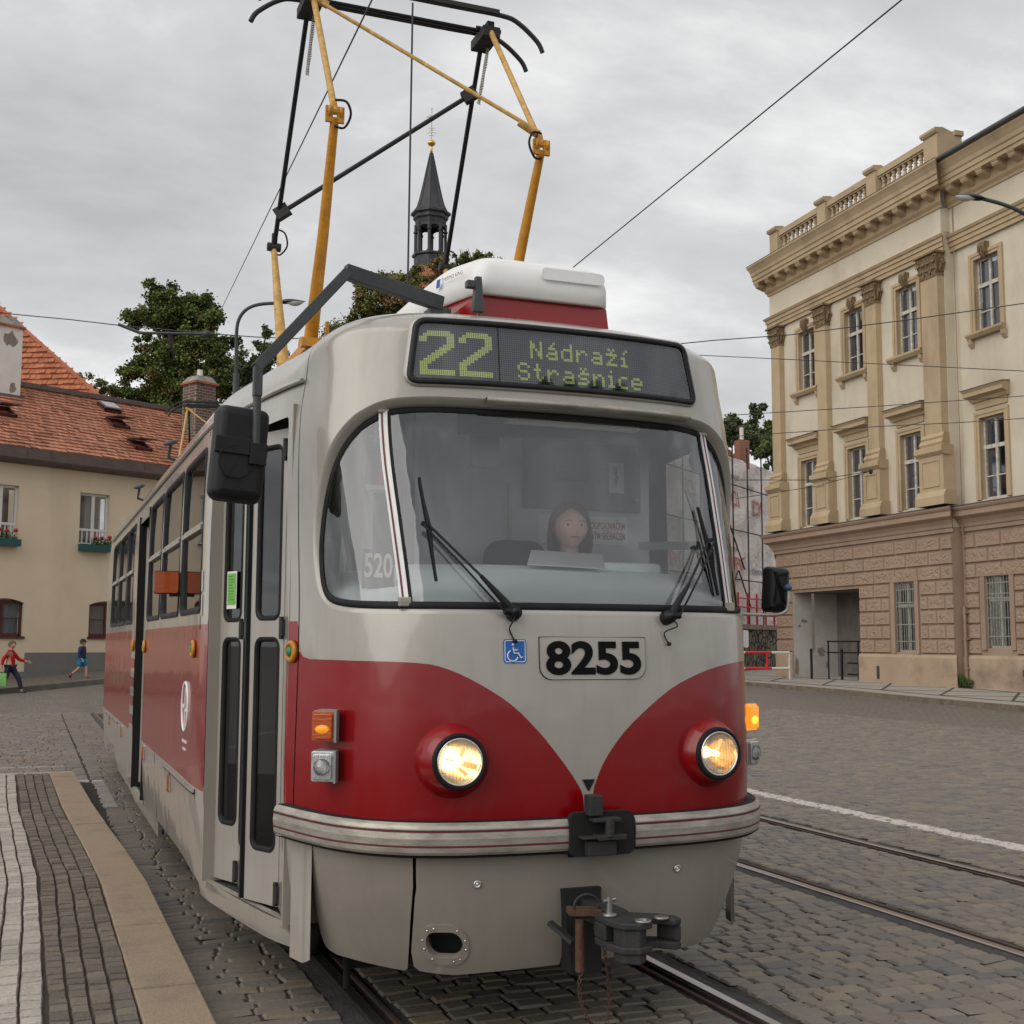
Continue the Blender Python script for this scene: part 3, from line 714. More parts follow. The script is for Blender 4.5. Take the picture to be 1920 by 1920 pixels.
# ---- front apron
def apm(u, v): return S(u, v, -.004)
hatch = [(-.70, .735), (-.712, .62), (-.748, .50), (-.80, .36), (-.815, .30)]
ap1 = ccw(crom([(-1.30, .735), (-1.30, .60), (-1.31, .48), (-1.31, .37), (-1.285, .31), (-1.22, .29)], 3, False)+[(-1.05, .284), (-.86, .276)]+crom([(-.845, .285), (-.812, .36), (-.76, .50), (-.724, .62), (-.712, .735)], 2, False))
ap2 = ccw([(-.698, .735), (-.71, .62), (-.746, .50), (-.798, .36), (-.805, .30), (-.78, .283), (-.6, .276), (-.45, .285), (-.10, .296), (-.085, .40), (-.082, .455), (-.110, .458), (-.105, .520), (-.075, .525), (-.068, .572), (.033, .586), (.036, .30), (.36, .312), (.62, .30)]+crom([(.85, .295), (1.0, .30), (1.13, .35), (1.22, .45), (1.26, .58), (1.28, .735)], 2, False))
OV = rrect(-.712, -.545, .350, .452, .05, 6)
panel('front_apron', ap1, [], apm, (.045, .045), LOWC, tram, nfn=lambda u, v: NS(u, v))
apn = panel('front_apron', ap2, [OV], apm, (.045, .045), LOWC, tram, nfn=lambda u, v: NS(u, v))
OV2 = offset_loop(OV, -.028)
strip('oval_frame', [[S(u, v, -.004) for u, v in OV2], [S(u, v, .003) for u, v in OV2], [S(u, v, .003) for u, v in OV], [S(u, v, -.03) for u, v in OV]], LOWC, apn, smooth=False)
mb = MB()
for i in range(10):
    p = offset_loop(OV, -.014)[int(i*len(OV)/10)]; c = Vector(S(*p, .003)); mb.lathe([(.005, 0), (.004, .003), (0, .004)], c, 8, NS(*p))
for (u, v) in ((-.465, .633), (.405, .642)):
    c = Vector(S(u, v, -.003)); mb.lathe([(.016, 0), (.015, .006), (.009, .006), (.008, .002), (.006, .002), (.005, .006), (0, .007)], c, 14, NS(u, v))
mb.build('screw_heads', ALU2, apn)
mb = MB(); mb.add([S(-.83, .27, -.05), S(-.5, .27, -.05), S(-.5, .75, -.05), S(-.66, .75, -.05)], [(0, 1, 2, 3)])
lo = [[S(u, v, -.035) for u in [-1.30+i*.1 for i in range(27)]] for v in (.42, .55, .74)]
strip('', lo, None, close=False, build=False, mb=mb); mb.build('apron_backing', UNDER, tram, fixn=False)
# door pillar foot below the bumper (both corners)
for sg in (-1, 1):
    mb = MB(); lo = []
    for v in (.262, .30, .45, .60, .735):
        row = []
        for u in (-1.435, -1.40, -1.36, -1.32, -1.29, -1.24):
            x, y = outline(u); dd = .0
            row.append((-(sg)*(x)*1.0+0*dd, y+.02+ (.03 if u > -1.30 else 0), v if not (u > -1.26 and v < .3) else v+.02))
        lo.append(row)
    strip('corner_post', lo, CREAM, tram, close=False)
# tow opening pipe seen through the oval
mb = MB(); mb.tube([(-.62, .45, .38), (-.60, .28, .39)], .03, 12); mb.build('buffer_pipe', RUST, tram)

# ---- headlights
def frame_at(u, v, o=0, tilt=None):
    n = Vector(NS(u, v)) if tilt is None else Vector(tilt).normalized(); z = Vector((0, 0, 1)); x = z.cross(n).normalized()*-1
    x = n.cross(z).normalized()*-1; y = n.cross(x)
    y = Vector((0, 0, 1))-n*n.z; y.normalize(); x = y.cross(n)
    m = Matrix((x, y, n)).transposed().to_4x4(); m.translation = Vector(S(u, v, o)); return m
REFL = mat('headlight_reflector', (.8, .76, .68), .18, metal=1., var=.2, vscale=30)
BULB = mat('lit_bulb', (1, .8, .5), .3, emis=(1, .62, .25), estr=7)
GLOW = mat('painted_reflector_glow', (1, .75, .45), .35, emis=(1, .52, .16), estr=.9)  # emissive bars painted in for bulb light thrown back by the reflector
for u in (-.556, .552):
    v = 1.097; m = frame_at(u, v, 0, tilt=(0.06*(1 if u > 0 else -1), -1, .02)); m.translation = Vector(S(u, v, 0))+Vector((0, -.075, 0))
    mb = MB(); mb.lathe([(.150, -.17), (.140, -.075), (.122, -.030), (.104, -.008), (.100, 0)], (0, 0, 0), 40, mx=m, caps=False); hl = mb.build('headlight', RED, tram)
    mb = MB(); mb.lathe([(.101, -.012), (.106, -.004), (.105, .006), (.097, .011), (.088, .008), (.088, -.01)], (0, 0, 0), 40, mx=m, caps=False); mb.build('rubber_ring', RUB, hl)
    mb = MB(); mb.lathe([(.0885, -.004), (.0885, .010), (.083, .012), (.082, .002)], (0, 0, 0), 40, mx=m, caps=False); mb.build('chrome_ring', ALU2, hl)
    mb = MB(); mb.lathe([(.082, 0), (.070, -.028), (.045, -.052), (.018, -.064), (0, -.066)], (0, 0, 0), 40, mx=m, caps=False); mb.build('reflector', REFL, hl)
    mb = MB(); mb.lathe([(0, .020), (.03, .018), (.06, .010), (.082, .001)], (0, 0, 0), 40, mx=m, caps=False); mb.build('lens', GLC, hl)
    mb = MB(); mb.tube([m @ Vector((0, 0, -.06)), m @ Vector((0, 0, -.018))], .012, 12); mb.build('bulb', BULB, hl)
    mb = MB()
    for (ax, ay, bx, by, w) in ((.012, -.006, .070, -.022, .022), (-.050, .010, -.020, .004, .006), (.012, .016, .018, .056, .014), (.0, -.022, .030, -.050, .014)):
        mb.bar(m @ Vector((ax, ay, -.026)), m @ Vector((bx, by, -.006)), w, .004, up=tuple(m.to_3x3() @ Vector((0, 0, 1))))
    mb.build('reflector_glow', GLOW, hl)
    mb = MB()
    for i in range(-5, 6):
        x = i*.014; h = math.sqrt(max(0, .078**2-x*x)); z0 = .017-(x*x+h*h*.0)*2.2
        mb.tube([m @ Vector((x, -h, .0035)), m @ Vector((x, -h*.5, .012-x*x*1.5)), m @ Vector((x, 0, .0165-x*x*2)), m @ Vector((x, h*.5, .012-x*x*1.5)), m @ Vector((x, h, .0035))], .0009, 5)
    mb.build('lens_ribs', GLC, hl)
# indicators and marker lamps on the corners
for sg in (-1, 1):
    for z, mt, nm in ((1.214, AMB if sg < 0 else AMBL, 'turn_signal'), (1.060, CLR, 'marker_lamp')):
        cx = sg*.918; cy_ = .44
        if sg < 0: cx = -.962; cy_ = .43
        rot = Matrix.Rotation(sg*R(-12), 4, 'Z'); rot = Matrix.Translation((cx, cy_, z)) @ Matrix.Rotation(R(28)*sg, 4, 'Z')
        mb = MB(); mb.prism(rrect(-.046, .046, -.058, .058, .008, 3), -.015, .010, lambda a, b, h: rot @ Vector((a, -h-.045, b)))
        mb.prism(rrect(-.037, .037, -.048, .048, .008, 3), .010, .024, lambda a, b, h: rot @ Vector((a, -h-.045, b)))
        L_ = mb.build(nm, mt, tram, bevel=.003)
        mb = MB(); mb.prism(rrect(-.048, .048, -.061, .061, .01, 3), -.10, -.014, lambda a, b, h: rot @ Vector((a, -h-.045, b))); mb.box(.044, .053, -.062, -.02, -.062, .062, mx=rot) if sg < 0 else None
        mb.build('lamp_housing', mat('lamp_housing', (.25, .27, .27), .5) if nm == 'turn_signal' and sg < 0 else bpy.data.materials['lamp_housing'], L_)
        if nm == 'marker_lamp':
            mb = MB(); mb.lathe([(.035, .0), (.03, .018), (.0, .026)], (0, 0, 0), 16, (0, 0, 1), mx=rot @ Matrix.Translation((0, -.062, 0)) @ Matrix.Rotation(R(90), 4, 'X')); mb.build('bulb_cover', GLC, L_)
        else:
            mb = MB(); mb.lathe([(.030, .0245), (.022, .027), (.0, .0285)], (0, 0, 0), 16, (0, 0, 1), mx=rot @ Matrix.Translation((0, -.045, -.012)) @ Matrix.Rotation(R(90), 4, 'X') @ Matrix.Scale(.62, 4, (0, 1, 0))); mb.build('lamp_glow', mat('amber_glow', (1, .35, .02), .3, emis=(1, .36, .03), estr=.18 if sg < 0 else 2.0), L_)

# ---- number plate, wheelchair sign
pm = lambda o: (lambda a, b: S(a, b, o))
plate = panel('number_plate', rrect(-.217, .243, 1.397, 1.560, [.05, .004, .004, .05], 4), [], pm(.0045), (.04, .04), CREAM, tram, nfn=NS)
strip('plate_edge', [[S(u, v, .004) for u, v in rrect(-.2195, .2455, 1.3945, 1.5625, [.05, .004, .004, .05], 4)], [S(u, v, .0075) for u, v in rrect(-.217, .243, 1.397, 1.560, [.05, .004, .004, .05], 4)]], UNDER, plate)
V_, F_ = text_tris('8255', .178, bold=.0058, xs=.96)
cx = (min(p[0] for p in V_)+max(p[0] for p in V_))/2; cyv = (min(p[1] for p in V_)+max(p[1] for p in V_))/2
w_ = max(p[0] for p in V_)-min(p[0] for p in V_); h_ = max(p[1] for p in V_)-min(p[1] for p in V_)
me = bpy.data.meshes.new('number'); me.from_pydata([S(.014+(a-cx)*.412/w_, 1.4795+(b-cyv)*.132/h_, .0085) for a, b in V_], [], F_); me.materials.append(mat('number_black', (.006, .006, .006), .85, spec=.12)); link('number_digits', me, plate)
ws = panel('wheelchair_sign', rrect(-.362, -.270, 1.460, 1.552, .010, 4), [], pm(.003), (.05, .05), BLUE, tram)
o1 = rrect(-.358, -.274, 1.464, 1.548, .008, 4); o2 = offset_loop(o1, .003)
strip('sign_border', [[S(u, v, .0042) for u, v in o1], [S(u, v, .0042) for u, v in o2]], WHT, ws)
mb = MB(); P_ = lambda a, b: S(-.316+a, 1.504+b, .0055)
mb.tube([P_(-.010+.021*math.cos(t), -.016+.021*math.sin(t)) for t in [R(115)+i*R(23) for i in range(11)]], .0028, 6)
mb.tube([P_(-.008, .016), P_(-.005, -.006), P_(.012, -.006), P_(.022, -.024), P_(.030, -.021)], .0032, 6); mb.tube([P_(-.006, .006), P_(.010, .006)], .0025, 6)
mb.lathe([(.006, 0), (0, .001)], P_(-.008, .026), 12, (0, -1, 0)); mb.build('wheelchair_symbol', WHT, ws)

# ---- wipers
def wiper(u, v, tip_u, tip_v, bl, sg):
    root = Vector(S(u, v, .035)); w = MB()
    w.lathe([(.030, -.035), (.028, .004), (.016, .012), (.010, .03)], root-Vector((0, 0, 0)), 14, NS(u, v))
    e = Vector(G(tip_u, tip_v, .05)); k = root.lerp(e, .42)+Vector((0, -.02, 0)); w.tube([root, root.lerp(e, .08), k], [.012, .016, .008], 8); w.tube([k, e], .0055, 8)
    r2 = root+Vector((-.045*(1 if sg < 0 else -1), 0, .004)); e2 = e+Vector((-.035*(1 if sg < 0 else -1), 0, .012)); w.tube([r2, r2.lerp(e2, .5)+Vector((0, -.012, 0)), e2], .0045, 8)
    w.tube([root, r2], .014, 8); w.bar(e+Vector((-.012, 0, 0)), e2+Vector((0, 0, 0)), .016)
    W = w.build('wiper', BLK, tram)
    b = MB(); (ua, va), (ub, vb) = bl; a_ = Vector(G(ua, va, .022)); b_ = Vector(G(ub, vb, .018)); b.tube([a_, a_.lerp(b_, .5)+Vector((0, -.012, 0)), b_], [.003, .006, .003], 8); b.bar(a_+Vector((0, .008, 0)), b_+Vector((0, .008, 0)), .012, .005, up=(0, -1, 0))
    b.tube([a_.lerp(b_, .25)+Vector((0, -.004, 0)), a_.lerp(b_, .5)+Vector((0, -.035, 0)), a_.lerp(b_, .75)+Vector((0, -.004, 0))], .0045, 6); b.tube([e, a_.lerp(b_, .5)+Vector((0, -.02, 0))], .007, 6)
    b.build('wiper_blade', RUB, W)
    c = MB(); p0 = root+Vector((.0, -.01, -.01)); cc = [(p0+Vector((sg*.02, -.012, -.03))), Vector(S(u+.0*sg-.02, v-.06, .012)), Vector(S(u+.0, v-.105, .010))]
    c.tube(crom([tuple(p0)]+[tuple(x) for x in cc], 4, False), .003, 6); c.lathe([(.009, 0), (.007, .01), (0, .012)], cc[-1], 10, (0, -1, 0)); c.build('washer_hose', RUB, W)
    return W
wiper(-.318, 1.648, -.600, 1.985, ((-.612, 2.20), (-.60, 1.775)), -1)
wiper(.352, 1.640, .600, 1.965, ((.605, 2.13), (.655, 1.74)), 1)

# ---- mirrors
arm = MB(); prof_w = .045
pts = [(-.37, .86, 3.075), (-.83, .78, 3.150), (-1.225, .68, 2.675), (-1.225, .68, 2.56)]
for i in range(3): arm.bar(pts[i], Vector(pts[i+1])+(Vector(pts[i+1])-Vector(pts[i])).normalized()*.012, (.066, .046, .036)[i], .045, up=(0, 1, 0))
arm.tube([(-1.225, .68, 2.56), (-1.225, .68, 2.28)], .017, 12); arm.box(-.43, -.33, .84, .95, 3.02, 3.055)
arm.tube([(-.40, .87, 3.00), (-.40, .87, 3.07)], .02, 10)
MA = arm.build('mirror_arm', DKG, tram, bevel=.004)
def mirror(c, w, h, dep, yaw, parent, name='mirror', tilt=0):
    m = Matrix.Translation(c) @ Matrix.Rotation(yaw, 4, 'Z') @ Matrix.Rotation(tilt, 4, 'Y'); mb = MB(); ls = []
    base = rrect(-w/2, w/2, -h/2, h/2, min(w, h)*.19, 5)
    prof = [(.0, 0), (-.001, .25), (.004, .5), (.010, .8), (.022, .95), (.045, 1.0)]
    for ins, t in prof: ls.append([m @ Vector((a, dep*(.5-t), b)) for a, b in offset_loop(base, ins)])
    strip('', ls, None, build=False, mb=mb); mb.add(ls[-1], [tuple(range(len(base)))]); o = mb.build(name, BLK, parent)
    g = MB(); lp = offset_loop(base, .012); g.add([m @ Vector((a, dep*.42, b)) for a, b in lp], [tuple(range(len(lp)))]); g.build('mirror_glass', mat('mirror_glass', (.8, .8, .8), .03, metal=1) if 'mirror_glass' not in bpy.data.materials else bpy.data.materials['mirror_glass'], o, fixn=False)
    return o, m
MR, m = mirror((-1.284, .72, 2.31), .225, .400, .085, R(4), tram, 'wing_mirror', R(4))
mb = MB(); mb.box(.03, .10, -.062, -.02, -.045, .045, mx=m); mb.box(-.115, .04, -.052, -.03, -.01, .06, mx=m); mb.build('mirror_clamp', BLK, MR, bevel=.004)
mb = MB(); mb.tube([m @ Vector(p) for p in crom([(-.02, -.05, .03), (-.08, -.05, .0), (-.095, -.052, -.05), (-.06, -.055, -.10), (.0, -.055, -.105), (.05, -.055, -.06), (.06, -.055, -.02)], 4, False)], .003, 6); mb.build('mirror_cable', RUB, MR)
M2, m2 = mirror((1.222, .60, 1.792), .125, .215, .06, R(-3), tram, 'wing_mirror', R(4))
mb = MB(); mb.tube(crom([(.99, .62, 1.56), (1.02, .60, 1.665), (1.06, .59, 1.674), (1.18, .56, 1.672), (1.235, .55, 1.69), (1.25, .55, 1.73), (1.254, .55, 1.80)], 4, False), .008, 8); mb.build('mirror_bracket', ALU, M2)
mb = MB(); mb.lathe([(.014, -.02), (.018, 0), (.015, .018), (0, .022)], (1.252, .56, 1.80), 14, (0, -1, 0)); mb.build('mirror_joint', mat('joint_blue', (.03, .07, .15), .4), M2)
mb = MB(); mb.prism(rrect(-.014, .014, -.04, .04, .01, 3), 0, .03, lambda a, b, h: (1.03+a, .60-h, 1.56+b)); mb.build('arm_socket', WHT, M2)

# ---- roof cooling unit
ac_y = .72
def acp(s, z, front=0):
    return [(-.24, ac_y+front), (.41, ac_y+front), (.40*s+.05, 1.02), (.41*s+.05, 1.4), (.41*s+.05, 2.2), (.35, 2.4), (-.25, 2.4), (-.33*s, 2.2), (-.33*s, 1.4), (-.32*s-.01, 1.05)]
mb = MB(); a = acp(1.22, -.02); b = acp(.96, 0, .03)
mb.add([(x, y, 2.96) for x, y in a]+[(x, y, 3.105) for x, y in b], [tuple(range(9, -1, -1)), tuple(range(10, 20))]+[(i, (i+1) % 10, 10+(i+1) % 10, 10+i) for i in range(10)])
acb = mb.build('roof_unit_base', RED, tram, bevel=.006)
lv = [(1.0, 3.152, 0), (1.0, 3.21, .0), (.98, 3.275, .02), (.93, 3.31, .07), (.83, 3.335, .16), (.70, 3.345, .30)]
def rnd(q, r_, n=4):
    o = []; k = len(q)
    for i in range(k):
        b = Vector(q[i]); a = Vector(q[i-1])-b; c = Vector(q[(i+1) % k])-b; A_ = b+a.normalized()*min(r_, a.length*.4); C_ = b+c.normalized()*min(r_, c.length*.4)
        for j in range(n+1):
            t = j/n; p = A_*(1-t)**2+b*(2*t*(1-t))+C_*t*t; o.append((p.x, p.y))
    return o
mb = MB(); ls = []
for ins, z, kz in ((.01, 3.108, 0), (0, 3.114, 0), (.0, 3.195, .0), (.012, 3.245, .1), (.035, 3.277, .3), (.075, 3.300, .6), (.14, 3.315, 1), (.26, 3.327, 1)):
    q = ccw(acp(1.02, 0)); q = offset_loop(q, ins); q = rnd(q, .07, 5)
    ls.append([(x, y, z+kz*.05*sst(.7, 1.5, y)) for x, y in q])
strip('', ls, None, build=False, mb=mb); mb.add(ls[-1], [tuple(range(len(ls[-1])))]); mb.add(ls[0], [tuple(reversed(range(len(ls[0]))))])
acc = mb.build('roof_unit_cover', WHTP, tram)
mb = MB(); mb.prism(rrect(.06, .38, 3.20, 3.255, .025, 4), 0, .006, lambda a, b, h: (a, ac_y-.008-h+.0, b)); mb.build('cover_moulding', WHTP, acc)
mb = MB(); mb.add([(-.285, ac_y-.06, 3.005), (-.235, ac_y-.06, 3.005), (-.245, ac_y-.05, 3.165), (-.27, ac_y-.05, 3.165), (-.285, ac_y-.02, 3.005), (-.235, ac_y-.02, 3.005), (-.245, ac_y-.02, 3.165), (-.27, ac_y-.02, 3.165)], [(0, 1, 2, 3), (7, 6, 5, 4), (0, 4, 5, 1), (1, 5, 6, 2), (2, 6, 7, 3), (3, 7, 4, 0)]); mb.box(-.31, -.265, ac_y-.05, ac_y-.01, 3.115, 3.145); mb.build('aerial_post', DKG, tram)
text_obj('cover_lettering', 'THERMO KING', .026, lambda a, b: (-.302+a*.28-.008, .90-a*.96-.003, 3.222+b), BLK, acc)
mb = MB(); mb.add([(-.345, 1.03, 3.195), (-.336, 1.0, 3.195), (-.334, .992, 3.235), (-.343, 1.022, 3.235)], [(0, 1, 2, 3)]); mb.build('cover_logo', BLUE, acc, fixn=False)

# ---- pantograph
def pantograph(parent):
    P = thing('pantograph', '', ''); 
    for k in ('label', 'category'):
        if k in P: del P[k]
    P.parent = parent
    Y1, Y2, HX, HZ = 2.05, 3.85, .615, 4.44
    B1_, B2_ = 2.66, 3.36
    HD = (2.95, 5.52)
    mb = MB()
    mb.tube([(-.66, B1_, 3.26), (.66, B1_, 3.26)], .055, 16); mb.tube([(-.66, B2_, 3.26), (.66, B2_, 3.26)], .05, 14)
    for x in (-.66, .66): mb.bar((x, 2.3, 3.20), (x, 3.75, 3.20), .06, .05)
    for y in (2.32, 3.72): mb.bar((-.72, y, 3.20), (.72, y, 3.20), .06, .05)
    mb.tube([(-.5, B1_, 3.3), (-.5, B1_, 3.42)], .012, 8)
    mb.build('base_frame', YEL, P)
    mb = MB()
    for x in (-.62, .62):
        for y in (2.35, 3.7): mb.lathe([(.05, 2.97), (.07, 3.0), (.04, 3.03), (.065, 3.06), (.04, 3.09), (.06, 3.12), (.035, 3.17)], (x, y, 0), 14)
    mb.build('roof_insulator', mat('brown_insulator', (.06, .022, .015), .3, coat=.5), P)
    mb = MB()
    for x in (-.5, .5): mb.tube([(x, 2.35, 3.28), (x, 3.6, 3.30)], .035, 12)
    mb.build('tension_spring', CAST, P)
    for sx in (-1, 1):
        mb = MB(); mb.tube([(sx*.60, B1_, 3.26), (sx*.60, (B1_+Y1)/2, 3.85), (sx*HX, Y1, HZ-.03)], [.042, .032, .024], 14); mb.build('lower_arm', YEL, P)
        mb = MB(); mb.tube([(sx*.62, B2_, 3.26), (sx*.62, (B2_+Y2)/2, 3.75), (sx*HX, Y2, HZ-.23)], [.040, .029, .019], 12); mb.build('lower_arm', OCH, P)
        kz = HZ; mb = MB()
        for dx in (-.032, .032): mb.lathe([(.030, -.008), (.034, 0), (.030, .008)], (sx*HX+dx, Y1, kz), 14, (1, 0, 0)); mb.bar((sx*HX+dx, Y1, kz-.06), (sx*HX+dx, Y1, kz+.03), .02, .04)
        mb.tube([(sx*HX-.05, Y1, kz), (sx*HX+.05, Y1, kz)], .014, 10); mb.bar((sx*HX, Y1+.005, kz), (sx*HX, Y1+.035, kz+.07), .03); mb.build('knee_joint', YEL, P)
        mb = MB(); mb.tube(crom([(sx*HX+.0, Y1, kz+.07), (sx*HX+.06*(-sx), Y1-.02, kz+.06), (sx*HX+.085*(-sx), Y1-.02, kz-.01), (sx*HX+.05*(-sx), Y1-.02, kz-.09), (sx*HX, Y1, kz-.08)], 4, False) if sx > 0 else crom([(sx*HX+.0, Y1, kz+.07), (sx*HX+.06, Y1-.02, kz+.06), (sx*HX+.085, Y1-.02, kz-.01), (sx*HX+.05, Y1-.02, kz-.09), (sx*HX, Y1, kz-.08)], 4, False), .007, 6); mb.build('shunt_cable', RUB, P)
        mb = MB(); kz2 = HZ-.22; mb.tube([(sx*HX-.045, Y2, kz2), (sx*HX+.045, Y2, kz2)], .03, 10); mb.bar((sx*HX, Y2, kz2-.04), (sx*HX, Y2-.02, kz2+.09), .035); mb.build('knee_joint', CAST, P)
        mb = MB(); mb.tube(crom([(sx*HX, Y2, kz2+.13), (sx*HX+.07, Y2, kz2+.11), (sx*HX+.09, Y2, kz2+.02), (sx*HX+.04, Y2, kz2-.05), (sx*HX, Y2, kz2-.03)], 4, False), .006, 6); mb.build('shunt_cable', RUB, P)
        hx = sx*.585
        mb = MB(); mb.tube([(sx*HX, Y1, kz), (hx, HD[0]-.10, HD[1])], .019, 10); mb.build('upper_arm', OCH, P)
        mb = MB(); mb.tube([(sx*HX, Y2, kz2), (hx, HD[0]+.08, HD[1]-.02)], .016, 10); mb.build('upper_arm', BLK, P)
        mb = MB(); mb.box(hx-.06, hx+.06, HD[0]-.13, HD[0]+.12, HD[1]-.05, HD[1]+.02); mb.box(hx-.02, hx+.03, HD[0]-.10, HD[0]+.10, HD[1], HD[1]+.07); mb.tube([(hx-.08, HD[0]-.05, HD[1]+.03), (hx+.09, HD[0]-.05, HD[1]+.03)], .016, 8); mb.build('head_mount', CAST, P, bevel=.005)
        mb = MB(); a = Vector((hx+.035*(1), HD[0]+.02, HD[1]-.02)); b = Vector((hx+.035, HD[0]+.22, HD[1]-.36)); N_ = 150
        mb.tube([a.lerp(b, i/N_)+Vector((.012*math.cos(i*1.6), 0, .012*math.sin(i*1.6)*.4)) for i in range(N_+1)], .004, 5); mb.build('head_spring', ALU, P)
    mb = MB(); mb.tube([(-.585, HD[0]-.12, HD[1]-.02), (HX, Y1+.03, HZ+.09)], .013, 8); mb.tube([(-.62, HD[0]-.14, HD[1]-.02), (-.5, HD[0]-.14, HD[1]-.06)], .025, 8); mb.tube([(HX-.13, Y1+.03, HZ+.13), (HX-.02, Y1+.03, HZ+.075)], .022, 8); mb.build('cross_brace', OCH, P)
    z1 = HZ+.02; mb = MB(); p0 = Vector((-HX, Y2, HZ-.22)).lerp(Vector((-.585, HD[0]+.08, HD[1]-.02)), .15); p1 = Vector((HX, Y2, HZ-.22)).lerp(Vector((.585, HD[0]+.08, HD[1]-.02)), .80); mb.tube([p0, p1], .016, 8); d = (p1-p0).normalized(); mb.bar(p0-d*.02, p0+d*.08, .06, .08); mb.bar(p1-d*.08, p1+d*.02, .06, .08); mb.build('cross_brace', CAST, P)
    for dy in (-.16, .13):
        mb = MB(); z = HD[1]+.085
        pts = crom([(-.93, HD[0]+dy, z-.20), (-.89, HD[0]+dy, z-.13), (-.76, HD[0]+dy, z-.03), (-.64, HD[0]+dy, z), (-.3, HD[0]+dy, z), (.3, HD[0]+dy, z), (.64, HD[0]+dy, z), (.76, HD[0]+dy, z-.03), (.89, HD[0]+dy, z-.13), (.93, HD[0]+dy, z-.20)], 4, False)
        mb.tube(pts, .016, 8); mb.bar((-.62, HD[0]+dy, z+.012), (.62, HD[0]+dy, z+.012), .045, .03); mb.build('collector_bow', CAST, P)
    mb = MB(); mb.tube([(-.585, HD[0]-.02, HD[1]+.03), (.585, HD[0]-.02, HD[1]+.03)], .014, 8); mb.build('head_crossbar', BLK, P)
    return P
pantograph(tram)
mb = MB(); mb.grid(1, 30, lambda a, b: (-.06+.12*a, 1.3+10.9*b, 3.033)); mb.build('roof_ridge', CREAM, tram, fixn=False)
# roof walkway lamps and boxes
for (y, x) in ((4.6, -1.12), (7.3, -1.12)):
    mb = MB(); mb.tube([(x+.05, y, 2.80), (x-.07, y+.03, 2.84), (x-.06, y, 2.94)], .013, 8); mb.lathe([(.035, 0), (.055, .012), (.045, .03), (0, .035)], (x-.06, y, 2.93), 14, (-.3, -.2, 1)); mb.build('roof_hook', DKG, tram)
mb = MB(); mb.box(-.45, .45, 4.6, 6.0, 3.02, 3.16); mb.box(-.5, .5, 8.0, 9.6, 3.02, 3.14); mb.build('roof_resistor_box', DKG, tram, bevel=.01)

# ---- wheels, track brake
for yc in (2.9, 9.4):
    for yw in (yc-.95, yc+.95):
        for sx in (-1, 1):
            mb = MB(); mb.lathe([(.0, 0), (.05, .05), (.25, .04), (.27, .06), (.35, .05), (.352, 0), (.375, -.03), (.37, -.06), (0, -.06)], (sx*.745, yw, .35), 28, (sx, 0, 0)); mb.build('wheel', CAST, tram)
mb = MB()
for sx in (-1, 1): mb.box(sx*.72-.06, sx*.72+.06, 1.7, 3.9, .10, .22); mb.box(sx*.80-.05, sx*.80+.05, 1.5, 4.1, .30, .50)
mb.tube([(-.80, .80, .36), (-.77, .82, .20), (-.765, .84, .10)], .016, 8); mb.box(-.66, .66, 1.2, 1.25, .13, .30)
mb.build('bogie_frame', UNDER, tram)

# ---- coupler
mb = MB(); T = Matrix.Translation((0, 0, 0))
mb.bar((-.02, .25, .525), (.015, -.16, .515), .085, .075); mb.build('coupler_bar', CAST, tram, bevel=.008)
mb = MB(); d0 = Vector((.02, -.15, .50))
pr = [(-.075, 0), (.06, .0), (.10, -.05), (.185, -.11), (.235, -.19), (.235, -.25), (.20, -.27), (.14, -.20), (.10, -.20), (.085, -.28), (.02, -.31), (-.05, -.27), (-.075, -.16)]
mb.prism(pr[::-1], .435, .462, lambda a, b, h: (a*.86-.01, -.13+b*.72, h)); mb.prism(pr[::-1], .520, .545, lambda a, b, h: (a*.86-.01, -.13+b*.72, h)); mb.prism([(-.075, -.0), (.06, 0), (.06, -.10), (-.075, -.13)][::-1], .462, .52, lambda a, b, h: (a*.86-.01, -.13+b*.72, h)); mb.prism([(.185, -.11), (.235, -.19), (.235, -.25), (.215, -.25), (.165, -.14)][::-1], .462, .52, lambda a, b, h: (a*.86-.01, -.13+b*.72, h))
mb.prism([(-.05, -.16), (.03, -.15), (.075, -.24), (.02, -.30), (-.04, -.25)][::-1], .40, .52, lambda a, b, h: (a*.86-.01, -.13+b*.72, h))
ch = mb.build('coupler_head', CAST, tram, bevel=.006)
mb = MB()
mb.lathe([(.030, -.002), (.030, .006), (.018, .006), (.018, -.002)], (.03, -.32, .546), 18); mb.tube([(-.045, -.20, .52), (-.045, -.20, .615)], .011, 10); mb.lathe([(.026, 0), (.026, .01), (0, .012)], (-.045, -.20, .545), 14); mb.lathe([(.028, -.004), (.026, .004), (.016, .004)], (.12, -.29, .547), 16); mb.tube([(-.07, -.20, .60), (-.02, -.20, .605)], .007, 8)
mb.build('coupler_pin', STEEL, ch)
mb = MB(); mb.tube([(-.115, -.09, .52), (-.115, -.09, .33)], .017, 12); mb.bar((-.15, -.06, .545), (-.03, -.09, .540), .075, .022); mb.build('locking_pin', RUST, ch)
mb = MB(); mb.tube([(-.09+.05*math.cos(t), -.095, .565+.042*math.sin(t)) for t in [i*math.pi/10 for i in range(20)]], .0055, 6, close=True); mb.bar((-.19, .02, .49), (-.13, -.06, .43), .03, .015); mb.build('pin_ring', CAST, ch)
mb = MB()
